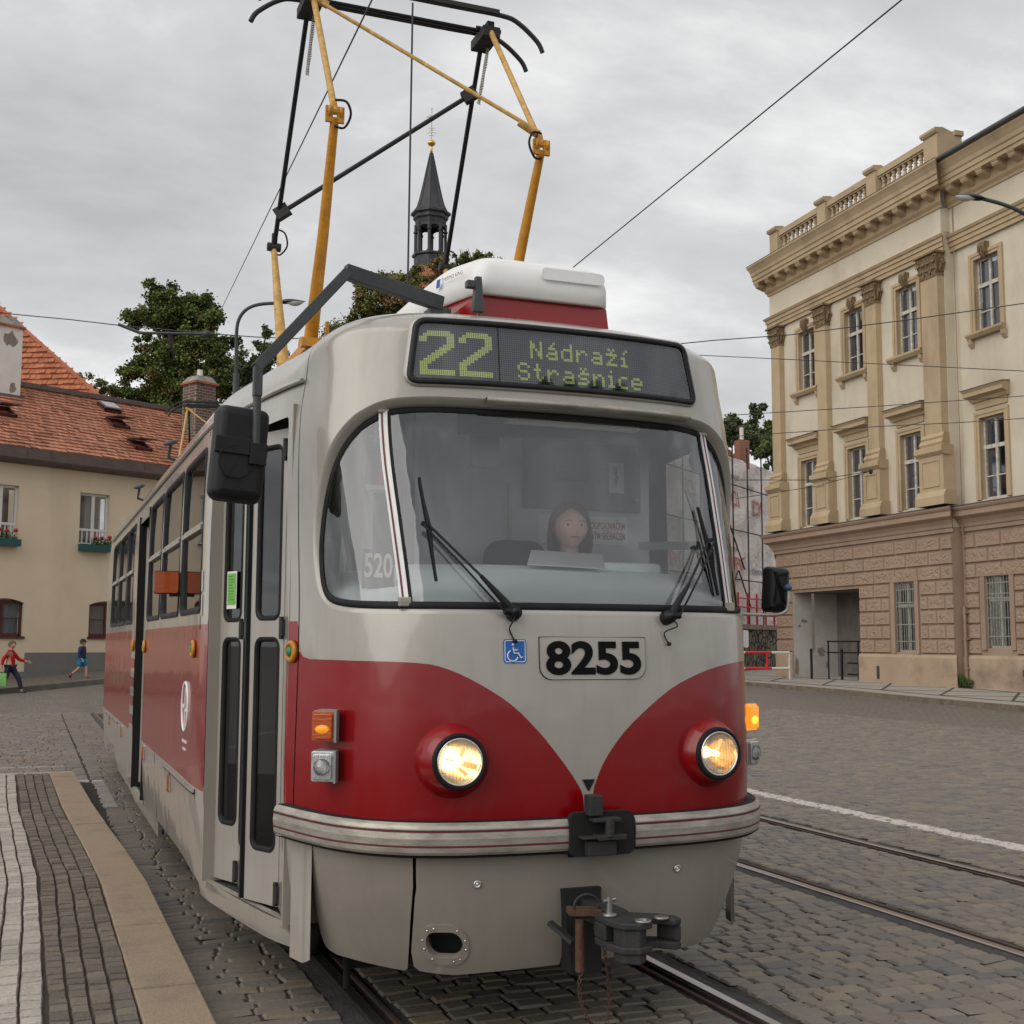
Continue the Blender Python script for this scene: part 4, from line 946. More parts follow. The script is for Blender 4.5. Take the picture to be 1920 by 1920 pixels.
def chain(pts, n):
    q = crom(pts, 8, False); L_ = [0]
    for a, b in zip(q, q[1:]): L_.append(L_[-1]+(Vector(b)-Vector(a)).length)
    for i in range(n):
        s_ = L_[-1]*(i+.5)/n; k = bisect.bisect(L_, s_)-1; k = min(k, len(q)-2); t = (s_-L_[k])/max(1e-6, L_[k+1]-L_[k]); p = Vector(q[k]).lerp(Vector(q[k+1]), t); d = (Vector(q[k+1])-Vector(q[k])).normalized()
        sd = d.orthogonal().normalized() if i % 2 else d.cross(d.orthogonal()).normalized(); hl = L_[-1]/n*.62
        mb.tube([p+d*hl*math.cos(a)+sd*.006*math.sin(a) for a in [j*math.pi/5 for j in range(10)]], .0018, 4, close=True)
chain([(-.115, -.10, .33), (-.13, -.12, .26), (-.10, -.13, .17), (-.04, -.12, .12), (.0, -.10, .20), (-.01, -.08, .42)], 44); chain([(-.05, -.10, .56), (-.06, -.11, .48), (-.04, -.10, .43)], 12)
mb.build('safety_chain', RUST, ch)
mb = MB(); mb.prism([(-.085, .28), (.04, .28), (.04, .60), (-.12, .60)], .02, .16, lambda a, b, h: (a, h+.03, b)); mb.build('coupler_pocket', UNDER, tram)
# small brackets under the apron
mb = MB(); mb.box(-.43, -.415, .20, .23, .24, .31); mb.build('hose_bracket', UNDER, tram)

# ---- cab
cab = thing('cab_interior', '', '')
cab.parent = tram
mb = MB(); mb.grid(24, 4, lambda a, b: tuple(Vector(G(-1.15+2.3*a, 1.705, -.03)).lerp(Vector((-.95+1.9*a, .92, 1.865+.03*math.sin(a*math.pi))), b)))
mb.grid(24, 1, lambda a, b: (-.95+1.9*a, .92+.01*b, 1.865+.03*math.sin(a*math.pi)-.9*b)); mb.build('dashboard', DASH, cab, fixn=False)
mb = MB(); mb.box(.16, .80, .95, 1.15, 1.86, 1.925); mb.build('console_hump', DASH, cab, bevel=.02)
mb = MB(); mb.box(-.30, 1.08, 1.62, 1.64, .9, 2.86); mb.build('cab_bulkhead', CABG, cab)
mb = MB(); mb.box(.33, 1.02, 1.602, 1.62, 2.245, 2.62); mb.build('cab_hatch', mat('cab_hatch_grey', (.20, .205, .22), .5), cab, bevel=.004)
mb = MB(); mb.lathe([(.014, 0), (.012, .012), (0, .014)], (.985, 1.60, 2.31), 12, (0, -1, 0)); mb.box(.245, .262, 1.60, 1.62, 2.03, 2.37); mb.build('cab_hardware', mat('cream_metal', (.5, .5, .42), .4), cab)
mb = MB(); mb.box(.50, .82, 1.585, 1.603, 2.40, 2.48); mb.build('cab_lock_panel', CABD, cab)
sg_ = MB(); sg_.prism(rrect(.42, .945, 2.065, 2.215, .02, 4), 0, .004, lambda a, b, h: (a, 1.619-h, b)); sgn_ = sg_.build('warning_sign', mat('sign_white', (.85, .86, .84), .5), cab)
RI = mat('sign_red_ink', (.45, .03, .03), .6)
text_obj('warning_lettering', 'S ODPOJOVAČEM', .052, lambda a, b: (.815+a, 1.613, 2.165+b), RI, sgn_, xs=.55, bold=.0008); text_obj('warning_lettering', 'NÝM SBĚRAČEM', .052, lambda a, b: (.825+a, 1.613, 2.110+b), RI, sgn_, xs=.55, bold=.0008)
mb = MB(); mb.box(.825, .915, 1.596, 1.601, 2.345, 2.51); hv = mb.build('voltage_sign', bpy.data.materials['sign_white'], cab)
mb = MB(); mb.prism([(.872, 2.49), (.862, 2.435), (.882, 2.442), (.868, 2.375), (.856, 2.428), (.874, 2.424), (.852, 2.49)], 0, .002, lambda a, b, h: (a, 1.594-h, b)); mb.build('lightning_mark', RI, hv)
# doorway side of the cab : pale panels, first aid box
mb = MB(); mb.add([(-.30, 1.63, .9), (-.30, 1.63, 2.86), (-.62, 1.15, 2.86), (-.62, 1.15, .9)], [(0, 1, 2, 3)]); mb.box(-.34, -.28, 1.55, 1.64, .9, 2.86); mb.build('cab_side_panel', CABD, cab)
mb = MB(); mb.add([(-.55, 1.28, 1.9), (-.55, 1.28, 2.86), (-.80, .98, 2.86), (-.72, .98, 1.9)], [(0, 1, 2, 3)]); mb.add([(-.86, .74, 1.70), (-.75, 1.02, 2.62), (-.60, 1.15, 2.62), (-.60, 1.15, 1.70)], [(0, 1, 2, 3)]); mb.add([(-.90, .70, 1.70), (-.93, .80, 2.60), (-.99, .83, 2.60), (-.97, .74, 1.70)], [(0, 1, 2, 3)]); mb.build('cab_door_panel', CABW, cab)
fa = MB(); fa.box(-.755, -.575, .90, 1.0, 2.21, 2.56); fab = fa.build('first_aid_box', CABB, cab, bevel=.005)
mb = MB(); mb.box(-.735, -.60, .893, .899, 2.235, 2.52); mb.build('box_label', CABD, fab)
mb = MB(); mb.box(-.710, -.625, .888, .8925, 2.405, 2.49); gr_ = mb.build('green_square', mat('first_aid_green', (.0, .16, .09), .5), fab)
mb = MB(); mb.box(-.675, -.660, .884, .8875, 2.42, 2.475); mb.box(-.695, -.676, .884, .8875, 2.44, 2.455); mb.box(-.659, -.640, .884, .8875, 2.44, 2.455); mb.build('white_cross', WHT, fab)
mb = MB(); mb.box(-.645, -.612, .888, .8925, 2.24, 2.40); mb.build('red_square', mat('label_red', (.6, .03, .01), .5), fab)
n5 = MB(); n5.prism(rrect(-.775, -.640, 1.755, 1.915, .002, 1), 0, .003, lambda a, b, h: (a, .50-h*1.0+.0, b)); n5o = n5.build('line_number_card', mat('card_dark', (.03, .03, .03), .6), cab)
n5o.location = (-.04, -.0, 0)
text_obj('card_digits', '520', .135, lambda a, b: (-.708+a-.04+.0, .494, 1.845+b), mat('card_ink', (.55, .53, .45), .6), n5o, xs=.60, bold=.003)
bpy.data.objects['card_digits'].location = (.04, 0, 0)
# sun blind, rear view mirror, left side window trim, ceiling
mb = MB(); mb.box(-.40, .68, .50, .53, 2.42, 2.60); mb.build('sun_blind', mat('blind_black', (.02, .02, .022), .7), cab); mb = MB(); mb.box(-.2, .42, .44, .50, 2.475, 2.53); mb.build('blind_roller', CABB, cab)
mb = MB(); mb.prism([(-.9, .75), (.9, .75), (.95, 1.62), (-.95, 1.62)], 2.70, 2.72); mb.build('cab_ceiling', CABW, cab)
mb = MB(); mb.prism(rrect(-.30, -.17, 2.30, 2.46, .03, 4), 0, .03, lambda a, b, h: (a, .66-h, b)); mb.tube([(-.235, .65, 2.46), (-.235, .62, 2.62)], .008, 8); mb.build('cab_mirror', CABD, cab)
mb = MB(); mb.bar((1.02, .95, 2.02), (1.0, 1.55, 2.06), .05, .04); mb.tube([(.95, .8, 2.0), (.95, .8, 2.62)], .015, 8); mb.lathe([(.05, 0), (.07, .05), (.05, .12), (0, .13)], (.92, .75, 2.36), 14, (0, 0, 1)); mb.build('cab_rail_fitting', CABG, cab)
mb = MB(); mb.prism(rrect(-.16, .16, 1.0, 2.05, .09, 6), 0, .10, lambda a, b, h: (.20+a, 1.34+h, b)); mb.box(.02, .50, 1.0, 1.5, 1.25, 1.36); mb.build('driver_seat', mat('seat_dark_cloth', (.025, .028, .035), .9), cab, bevel=.02)
# passenger seats seen through the side
for y in (2.5, 3.4, 4.3, 7.0, 7.9, 8.8):
    for sx in (-1, 1):
        mb = MB(); mb.prism(rrect(-.20, .20, 0, .45, .06, 4), 0, .05, lambda a, b, h: (sx*.88+a, y+h, 1.36+b)); mb.box(sx*.88-.2, sx*.88+.2, y-.40, y, 1.30, 1.36); mb.tube([(sx*.88, y-.2, .9), (sx*.88, y-.2, 1.3)], .03, 8); mb.build('passenger_seat', mat('seat_red', (.20, .02, .02), .6) if 'seat_red' not in bpy.data.materials else bpy.data.materials['seat_red'], tram)
for y in (2.0, 3.9, 5.4, 6.3):
    mb = MB(); mb.tube([(-.66, y, .9), (-.66, y, 2.86)], .017, 8); mb.build('grab_pole', YEL, tram)

# ---- second, coupled tram further back
tram2 = thing('tram', 'rear coupled tram hidden behind the first, only its yellow pantograph showing', 'tram', (.23, 14.17, .0), R(-13))
def copy_tree(o, p):
    c = o.copy(); COL.objects.link(c); c.parent = p
    for k in list(o.children): copy_tree(k, c)
for o in list(tram.children):
    if o.name.split('.')[0] in ('front_shell', 'side_wall', 'pantograph', 'underframe_and_light_blocks', 'side_window', 'windscreen', 'quarter_window', 'bumper', 'roof_unit_cover', 'roof_unit_base'): copy_tree(o, tram2)
# ------------------------------------------------------------------ the ground
def at(px, py, D):
    """point seen at a pixel of the photograph, D metres in front of the camera"""
    return CAM+(FW+RT*((px-960)/FPX)-UP*((py-960)/FPX))*D

def gz(x, y):
    f = lerp_tab([(-8, .06), (-4, .12), (-2.7, .18), (0, .40), (2, .48), (8, .38), (14, .14), (22, .08), (40, .1)], x)
    return f*sst(22, 35, y)
def ccol(nt, vcol=None):
    N = nt.nodes; L = nt.links
def cobble_mat(name, attr):
    m = bpy.data.materials.new(name); m.use_nodes = True; nt = m.node_tree; N = nt.nodes; L = nt.links; b = N['Principled BSDF']; b.inputs['Roughness'].default_value = .52
    g = N.new('ShaderNodeNewGeometry'); pos = g.outputs['Position']
    def mth(op, a, bb=None, c=None):
        n = N.new('ShaderNodeMath'); n.operation = op
        for i, q in enumerate((a, bb, c)):
            if q is None: continue
            if isinstance(q, (int, float)): n.inputs[i].default_value = q
            else: L.new(q, n.inputs[i])
        return n.outputs[0]
    def mixc(f, a, bb):
        n = N.new('ShaderNodeMix'); n.data_type = 'RGBA'
        for k, q in (('Factor', f), ('A', a), ('B', bb)):
            if isinstance(q, (int, float)): n.inputs[k].default_value = q
            elif isinstance(q, tuple): n.inputs[k].default_value = (*q, 1)
            else: L.new(q, n.inputs[k])
        return n.outputs['Result']
    n1 = N.new('ShaderNodeTexNoise'); n1.inputs['Scale'].default_value = 32; n1.inputs['Detail'].default_value = 8; n1.inputs['Roughness'].default_value = .65; L.new(pos, n1.inputs['Vector'])
    n2 = N.new('ShaderNodeTexNoise'); n2.inputs['Scale'].default_value = .55; n2.inputs['Detail'].default_value = 4; L.new(pos, n2.inputs['Vector'])
    sp = N.new('ShaderNodeSeparateXYZ'); L.new(pos, sp.inputs[0])
    if attr:
        a = N.new('ShaderNodeVertexColor'); a.layer_name = 'Col'; base = a.outputs['Color']; hgt = None
    else:
        # far paving : same stones drawn as bricks with wavy rows
        nd = N.new('ShaderNodeTexNoise'); nd.inputs['Scale'].default_value = 1.3; nd.inputs['Detail'].default_value = 2; L.new(pos, nd.inputs['Vector'])
        sv = N.new('ShaderNodeVectorMath'); sv.operation = 'SCALE'; sv.inputs['Scale'].default_value = .35; L.new(nd.outputs['Color'], sv.inputs[0])
        av = N.new('ShaderNodeVectorMath'); av.operation = 'ADD'; L.new(pos, av.inputs[0]); L.new(sv.outputs[0], av.inputs[1])
        br = N.new('ShaderNodeTexBrick'); br.inputs['Scale'].default_value = 1; br.inputs['Brick Width'].default_value = .2; br.inputs['Row Height'].default_value = .125; br.inputs['Mortar Size'].default_value = .012; br.inputs['Mortar Smooth'].default_value = .6; br.inputs['Bias'].default_value = -.1
        br.inputs['Color1'].default_value = (.155, .138, .118, 1); br.inputs['Color2'].default_value = (.25, .222, .188, 1); br.inputs['Mortar'].default_value = (.06, .052, .044, 1)
        L.new(av.outputs[0], br.inputs['Vector']); base = br.outputs['Color']; hgt = br.outputs['Fac']
    c = mixc(mth('MULTIPLY', n1.outputs['Fac'], .55), base, (.12, .105, .09))
    c = mixc(mth('MULTIPLY', mth('SUBTRACT', n2.outputs['Fac'], .35), .9), c, (.185, .165, .14))
    # painted road lines, worn
    nw = N.new('ShaderNodeTexNoise'); nw.inputs['Scale'].default_value = 14; nw.inputs['Detail'].default_value = 5; L.new(pos, nw.inputs['Vector'])
    xo = mth('ADD', sp.outputs['X'], mth('MULTIPLY', mth('SUBTRACT', nw.outputs['Fac'], .5), .05)); yo = mth('ADD', sp.outputs['Y'], mth('MULTIPLY', mth('SUBTRACT', nw.outputs['Fac'], .5), .07))
    l1 = mth('COMPARE', xo, 5.04, .105)
    l2 = mth('MULTIPLY', mth('COMPARE', yo, 10.28, .07), mth('LESS_THAN', xo, -1.25))
    l3 = mth('MULTIPLY', mth('COMPARE', xo, -1.33, .10), mth('COMPARE', yo, 9.1, 1.2))
    l4 = mth('MULTIPLY', mth('COMPARE', yo, 12.1, .10), mth('LESS_THAN', xo, -1.6))
    l = mth('MAXIMUM', mth('MAXIMUM', l1, mth('MULTIPLY', l2, .8)), mth('MAXIMUM', mth('MULTIPLY', l3, .35), mth('MULTIPLY', l4, .3)))
    wear = N.new('ShaderNodeMapRange'); wear.inputs['From Min'].default_value = .36; wear.inputs['From Max'].default_value = .46; L.new(nw.outputs['Fac'], wear.inputs['Value'])
    hi = mth('GREATER_THAN', sp.outputs['Z'], -.013) if attr else 1.0
    fac = mth('MULTIPLY', mth('MULTIPLY', l, wear.outputs['Result']), mth('MULTIPLY', hi, .85))
    c = mixc(fac, c, (.66, .61, .56)); L.new(c, b.inputs['Base Color'])
    bp = N.new('ShaderNodeBump'); bp.inputs['Strength'].default_value = 1.; bp.inputs['Distance'].default_value = .012; L.new(n1.outputs['Fac'], bp.inputs['Height'])
    if hgt is not None:
        bp2 = N.new('ShaderNodeBump'); bp2.invert = True; bp2.inputs['Strength'].default_value = .9; bp2.inputs['Distance'].default_value = .02; L.new(hgt, bp2.inputs['Height']); L.new(bp.outputs['Normal'], bp2.inputs['Normal']); L.new(bp2.outputs['Normal'], b.inputs['Normal'])
    else: L.new(bp.outputs['Normal'], b.inputs['Normal'])
    return m
COB = cobble_mat('cobblestone', True); COBF = cobble_mat('far_cobbles', False)
SY = 24.0; SX = 14.5
def base_z(x, y):
    near = (1-sst(SY-1.5, SY-.2, y))*(1-sst(SX-1.2, SX-.2, x))*sst(-4.5, -3.5, y)
    return gz(x, y)-.040*near-.002
mb = MB()
xs = [-300, -120, -60, -30]+[-16+i*1.0 for i in range(68)]+[60, 90, 160, 400]
ys = [-60, -20]+[-8+i*1.0 for i in range(60)]+[60, 80, 130, 260, 900]
vs = [(x, y, base_z(x, y)) for y in ys for x in xs]; n = len(xs)
mb.add(vs, [(j*n+i, j*n+i+1, (j+1)*n+i+1, (j+1)*n+i) for j in range(len(ys)-1) for i in range(n-1)], True)
tag(mb.build('ground', COBF, fixn=False), kind='structure')

mb = MB()
def bed(u, v): x = -6+(SX+5.9)*u; y = -4.2+(SY+4.1)*v; return (x, y, gz(x, y)-.0135)
mb.grid(24, 30, bed); tag(mb.build('joint_bed', mat('joint_sand', (.040, .034, .027), .95, var=.4, vscale=12, bump=.5, bscale=60), fixn=False), kind='structure')
rng = random.Random(11)
PAL = [(a*1.24, b*1.18, c*1.12) for a, b, c in [(.185, .165, .14), (.165, .15, .13), (.21, .185, .15), (.15, .14, .125), (.13, .125, .12), (.19, .165, .135), (.225, .19, .14), (.17, .155, .135), (.105, .108, .112), (.16, .14, .12)]]
RAILS = [-.68, .82, 2.62, 4.06]
def vis(x, y, m=2.2):
    d = Vector((x, y, 0))-CAM; z = d.dot(FW)
    if z < .8: return False
    px = d.dot(RT)/z; py = d.dot(UP)/z
    return abs(px) < .4138+m/z and py > -.42-m/z
V = []; F = []; CL = []
def stone(x0, x1, y0, y1, c, rot=0):
    z0 = gz((x0+x1)/2, (y0+y1)/2)+rng.uniform(-.004, .003); tl = rng.uniform(-.04, .04); tm = rng.uniform(-.03, .03)
    j = lambda: rng.uniform(-.005, .005)
    co = [(x0+j(), y0+j()), (x1+j(), y0+j()), (x1+j(), y1+j()), (x0+j(), y1+j())]; b = len(V)
    ix = .011/(x1-x0); iy = .010/(y1-y0)
    for jj, tv in enumerate((0, iy, 1-iy, 1)):
        for ii, tu in enumerate((0, ix, 1-ix, 1)):
            edge = (ii in (0, 3)) + (jj in (0, 3)); cu, cv = tu, tv
            if edge == 2: cu = ix*.25 if ii == 0 else 1-ix*.25; cv = iy*.25 if jj == 0 else 1-iy*.25
            xx = (co[0][0]*(1-cu)+co[1][0]*cu)*(1-cv)+(co[3][0]*(1-cu)+co[2][0]*cu)*cv
            yy = (co[0][1]*(1-cu)+co[1][1]*cu)*(1-cv)+(co[3][1]*(1-cu)+co[2][1]*cu)*cv
            zz = z0+(0 if edge == 0 else -.011)+tl*(cu-.5)*(x1-x0)+tm*(cv-.5)*(y1-y0)+(rng.uniform(-.0015, .0015) if edge == 0 else 0)
            yy += .05*math.sin(xx*1.1+1.7)+.03*math.sin(xx*2.3+yy*.8)+.010*math.sin(xx*7+yy*3)
            V.append((xx, yy, zz)); CL.append(c)
    for jj in range(3):
        for ii in range(3): F.append((b+jj*4+ii, b+jj*4+ii+1, b+jj*4+ii+5, b+jj*4+ii+4))
segs = [(-1.36, -.79, .092, .20), (-.56, .70, .108, .155), (.97, 2.50, .112, .150), (2.77, 3.94, .11, .150), (4.20, SX, .115, .155)]
# the strip left of the platform end
for sxa, sxb, dy, ln in segs:
    y = -1.6
    while y < SY:
        hh = dy*rng.uniform(.88, 1.12); x = sxa+rng.uniform(-.01, .02)
        while x < sxb-.05:
            w = ln*rng.uniform(.75, 1.3)
            if sxb-(x+w) < .09: w = sxb-x
            if vis(x, y): stone(x+.005, x+w-.005, y+.004, y+hh-.005, rng.choice(PAL))
            x += w
        y += hh
for sxa, sxb, y0 in ((-5.0, -1.37, 10.16),):
    y = y0
    while y < SY:
        hh = .12*rng.uniform(.88, 1.12); x = sxa
        while x < sxb-.05:
            w = .17*rng.uniform(.75, 1.3)
            if sxb-(x+w) < .09: w = sxb-x
            if vis(x, y): stone(x+.005, x+w-.006, y+.004, y+hh-.006, rng.choice(PAL))
            x += w
        y += hh
me = bpy.data.meshes.new('cobblestones'); me.from_pydata(V, [], F); me.materials.append(COB); ca = me.color_attributes.new('Col', 'FLOAT_COLOR', 'POINT'); ca.data.foreach_set('color', [q for c in CL for q in (*c, 1)])
tag(link('cobblestones', me), kind='stuff')
# moss and weeds in the joints
mb = MB(); r2 = random.Random(5)
def tuft(x, y, n=30, sp=.08, h=.03, z=-.02):
    for _ in range(n):
        a = r2.uniform(0, 6.28); r_ = sp*r2.random()**.6; X = x+r_*math.cos(a); Y = y+r_*.5*math.sin(a); b = r2.uniform(0, 6.28); l = h*r2.uniform(.5, 1.3); dx = math.cos(b); dy_ = math.sin(b)
        mb.add([(X-.003, Y, z), (X+.003, Y, z), (X+dx*l*.6, Y+dy_*l*.6, z+l)], [(0, 1, 2)])
for x, y, n in ((.30, -.35, 70), (.12, -.2, 60), (-.2, .2, 30), (-1.05, 1.35, 35), (-.98, 2.5, 30), (2.72, 3.4, 25), (4.0, 4.6, 60), (4.16, 2.9, 30), (.55, .1, 20), (1.2, .4, 12)): tuft(x, y, n)
tag(mb.build('joint_grass', mat('joint_grass', (.10, .115, .025), .8, var=.4, vscale=40), fixn=False), kind='stuff')

# rails set in the paving
RAILM = mat('rail_head', (.42, .37, .34), .25, metal=.9, var=.35, vscale=6, stretch=(30, .4, 1)); RAILD = mat('rail_brown', (.075, .045, .035), .7, var=.4, vscale=9); FILL = mat('rail_filler', (.060, .055, .052), .85, bump=.9, bscale=45, var=.4, vscale=8)
for i, xr in enumerate(RAILS):
    s = 1 if i % 2 == 0 else -1          # groove on the inner side
    near = 1
    mb = MB()
    y0, y1 = -4, 60
    mb.prism([(-.03, -.03), (.03, -.03), (.03, .003), (.022, .008), (-.022, .008), (-.03, .003)], y0, y1, lambda a, b, h: (xr+a, h, b))
    o = mb.build('rail', RAILM); tag(o, kind='structure')
    mb = MB(); mb.prism([(.030, -.03), (.075, -.03), (.075, -.028), (.030, -.028)], y0, y1, lambda a, b, h: (xr+s*a, h, b)); mb.prism([(.072, -.03), (.092, -.03), (.092, .001), (.074, .001)], y0, y1, lambda a, b, h: (xr+s*a, h, b)); tag(mb.build('rail_groove', RAILD), kind='structure')
    for a, b in ((-.115, -.032), (.094, .15)):
        mb = MB(); N_ = 300; row = [[], []]
        for k in range(N_+1):
            y = y0+(24-y0)*k/N_; row[0].append((xr+s*a+(rng.uniform(-.022, .012) if a < 0 else 0), y, -.012+gz(xr, y))); row[1].append((xr+s*b+(rng.uniform(-.012, .03) if a > 0 else 0), y, -.004+gz(xr, y)) if a < 0 else (xr+s*b+rng.uniform(-.012, .02), y, -.010))
        strip('', row, None, close=False, build=False, mb=mb); tag(mb.build('rail_filler', FILL, fixn=False), kind='structure')

# ---- tram platform on the near left
PZ = .12
def kx(y): return lerp_tab([(-6, -1.34), (3.8, -1.345), (7, -1.475), (10.1, -1.54)], y)
GRAN = mat('kerb_granite', (.40, .30, .205), .8, col2=(.25, .19, .135), vscale=110, bump=.8, bscale=200, detail=3, stain=(.75, 3.5, (1, 1, 1), (.20, .165, .125)))
bps = [-6, -4.6, -3.1, -1.7, -.2, 1.05, 2.25, 3.45, 4.75, 6.0, 7.35, 8.6, 9.5, 10.12]
for a, b in zip(bps, bps[1:]):
    mb = MB(); g = .007; z = PZ+rng.uniform(-.002, .002)
    mb.add([(kx(a)-.262, a+g, -.1), (kx(a), a+g, -.1), (kx(b), b-g, -.1), (kx(b)-.262, b-g, -.1), (kx(a)-.262, a+g, z), (kx(a)-.008, a+g, z), (kx(b)-.008, b-g, z), (kx(b)-.262, b-g, z)], [(0, 3, 2, 1), (4, 5, 6, 7), (0, 1, 5, 4), (1, 2, 6, 5), (2, 3, 7, 6), (3, 0, 4, 7)])
    tag(mb.build('platform_kerb', GRAN, bevel=.006), kind='structure')
def setts(name, xa, xb, rows, m, pal, z, yA=-5.5, yB=10.1, ll=.10, gap=.004):
    """rows of small stones running along the platform"""
    vv = []; ff = []; cc = []
    for k in range(rows):
        y = yA
        while y < yB:
            l = ll*rng.uniform(.8, 1.25); y2 = min(yB, y+l)
            def X(yy, kk):
                w = (xb(yy)-xa(yy))/rows; return xa(yy)+w*kk+.004*math.sin(yy*1.7+kk*1.3)+.002*math.sin(yy*7.3+kk*2)+.0012*math.sin(yy*23+kk*5)
            if vis((X(y, k)), y, 1.2):
                zz = z+rng.uniform(-.004, .002); b = len(vv); c = rng.choice(pal)
                q = [(X(y, k)+gap, y+gap), (X(y, k+1)-gap, y+gap), (X(y2, k+1)-gap, y2-gap), (X(y2, k)+gap, y2-gap)]
                cx = sum(p[0] for p in q)/4; cy = sum(p[1] for p in q)/4
                for p in q: vv.append((p[0], p[1], zz-.016)); cc.append(c)
                dz = [rng.uniform(-.003, .003) for _ in q]
                for p, dd in zip(q, dz): vv.append((p[0]+(.006 if p[0] < cx else -.006), p[1]+(.005 if p[1] < cy else -.005), zz+dd)); cc.append(c)
                ff.append((b+4, b+5, b+6, b+7))
                for i in range(4): ff.append((b+i, b+(i+1) % 4, b+4+(i+1) % 4, b+4+i))
            y = y2
    me = bpy.data.meshes.new(name); me.from_pydata(vv, [], ff); me.materials.append(m)
    ca = me.color_attributes.new('Col', 'FLOAT_COLOR', 'POINT'); ca.data.foreach_set('color', [q for c in cc for q in (*c, 1)])
    return tag(link(name, me), kind='stuff')
def settmat(name, mul):
    m = mat(name, (.2, .18, .15), .8, bump=.7, bscale=70); nt = m.node_tree; N = nt.nodes; L = nt.links; b = N['Principled BSDF']
    a = N.new('ShaderNodeVertexColor'); a.layer_name = 'Col'; n = N.new('ShaderNodeTexNoise'); n.inputs['Scale'].default_value = 60; n.inputs['Detail'].default_value = 5; tc = N.new('ShaderNodeTexCoord'); L.new(tc.outputs['Object'], n.inputs['Vector'])
    r = N.new('ShaderNodeMapRange'); r.inputs['To Min'].default_value = .6; r.inputs['To Max'].default_value = 1.35; L.new(n.outputs['Fac'], r.inputs['Value'])
    v = N.new('ShaderNodeVectorMath'); v.operation = 'SCALE'; L.new(a.outputs['Color'], v.inputs[0]); L.new(r.outputs['Result'], v.inputs['Scale']); L.new(v.outputs[0], b.inputs['Base Color']); return m
SM = settmat('sett', 1)
setts('dark_setts', lambda y: kx(y)-.262-lerp_tab([(-6, .34), (1, .335), (4, .34), (10, .33)], y), lambda y: kx(y)-.266, 4, SM, [(.15, .125, .095), (.13, .11, .085), (.17, .145, .11), (.14, .12, .10), (.11, .095, .075)], PZ-.002)
setts('pale_setts', lambda y: kx(y)-.262-.34-1.6, lambda y: kx(y)-.262-.345, 18, SM, [(.42, .385, .335), (.38, .35, .30), (.46, .42, .36), (.40, .36, .31), (.35, .32, .28)], PZ)
mb = MB(); mb.add([(-8, -7, PZ-.022), (kx(-7)-.2, -7, PZ-.022), (kx(3)-.2, 3, PZ-.022), (kx(10.1)-.2, 10.1, PZ-.022), (-8, 10.1, PZ-.022), (-8, -7, -.1), (kx(-7)-.2, -7, -.1), (kx(3)-.2, 3, -.1), (kx(10.1)-.2, 10.1, -.1), (-8, 10.1, -.1)], [(0, 1, 2, 3, 4), (4, 3, 8, 9), (0, 4, 9, 5)])
tag(mb.build('platform_pavement', mat('sett_joint_dirt', (.055, .042, .03), .95, var=.3, vscale=30)), kind='structure')
mb = MB(); mb.box(-8, kx(10)-.02, 10.10, 10.24, -.1, PZ-.004); tag(mb.build('platform_end_kerb', mat('pale_kerb', (.36, .33, .28), .8, var=.25, vscale=9), bevel=.01), kind='structure')

# ---- pavement and kerb on the right, in front of the palace
KR = [(22.5, 60), (21.3, 40), (21.05, 33), (20.8, 27), (19.2, 18), (17.4, 8), (15.5, -4)]
KM = mat('kerb_stone', (.17, .14, .10), .85, var=.4, vscale=4, bump=.4, bscale=40)
def kerb(name, path, w=.22, h=.13, side=1, m=KM):
    mb = MB(); L_ = [[], [], [], []]
    P = densify(path, (1., 1.), False)
    for i, p in enumerate(P):
        a = P[max(0, i-1)]; b = P[min(len(P)-1, i+1)]; d = Vector((b[0]-a[0], b[1]-a[1])).normalized(); n_ = Vector((d.y, -d.x))*side; z = gz(*p)
        for k, (o, zz) in enumerate(((0, -.1), (.012, h), (w, h), (w, -.1))): L_[k].append((p[0]+n_.x*o, p[1]+n_.y*o, z+zz))
    strip('', L_, None, close=False, build=False, mb=mb, smooth=False); return tag(mb.build(name, m), kind='structure')
kerb('street_kerb', KR, side=-1)
def mosaic(name, c1, c2, dk):
    return mat(name, c1, .85, col2=c2, vscale=6, bump=.5, bscale=60, detail=10)
PVR = mosaic('pale_mosaic', (.40, .37, .32), (.30, .27, .23), 0)
PR = densify(KR, (2., 2.), False); mb = MB()
strip('', [[(x+.2, y, gz(x, y)+.128) for x, y in PR], [(x+14, y, gz(x, y)+.34) for x, y in PR]], None, close=False, build=False, mb=mb); tag(mb.build('street_pavement', PVR, fixn=False), kind='structure')
mb = MB()
def pv(x, y, t): return (x+.2+13.8*t, y, gz(x, y)+.134+.212*t)
kp = densify(KR, (.5, .5), False)
for t0 in (.055, .26):
    for (a, b) in zip(kp, kp[1:]): mb.add([pv(*a, t0), pv(*a, t0+.009), pv(*b, t0+.009), pv(*b, t0)], [(0, 1, 2, 3)])
for i in range(0, len(kp)-8, 7):
    for s_ in (0, 1):
        a, b = kp[i], kp[i+7]; ta, tb = (.06, .26) if s_ else (.26, .06)
        for q in range(7):
            A = kp[i+q]; B = kp[i+q+1]; u0 = ta+(tb-ta)*q/7; u1 = ta+(tb-ta)*(q+1)/7
            mb.add([pv(*A, u0), pv(*A, u0+.008), pv(*B, u1+.008), pv(*B, u1)], [(0, 1, 2, 3)])
tag(mb.build('pavement_pattern', mat('dark_mosaic', (.07, .07, .075), .85, var=.3, vscale=20), fixn=False), kind='structure')
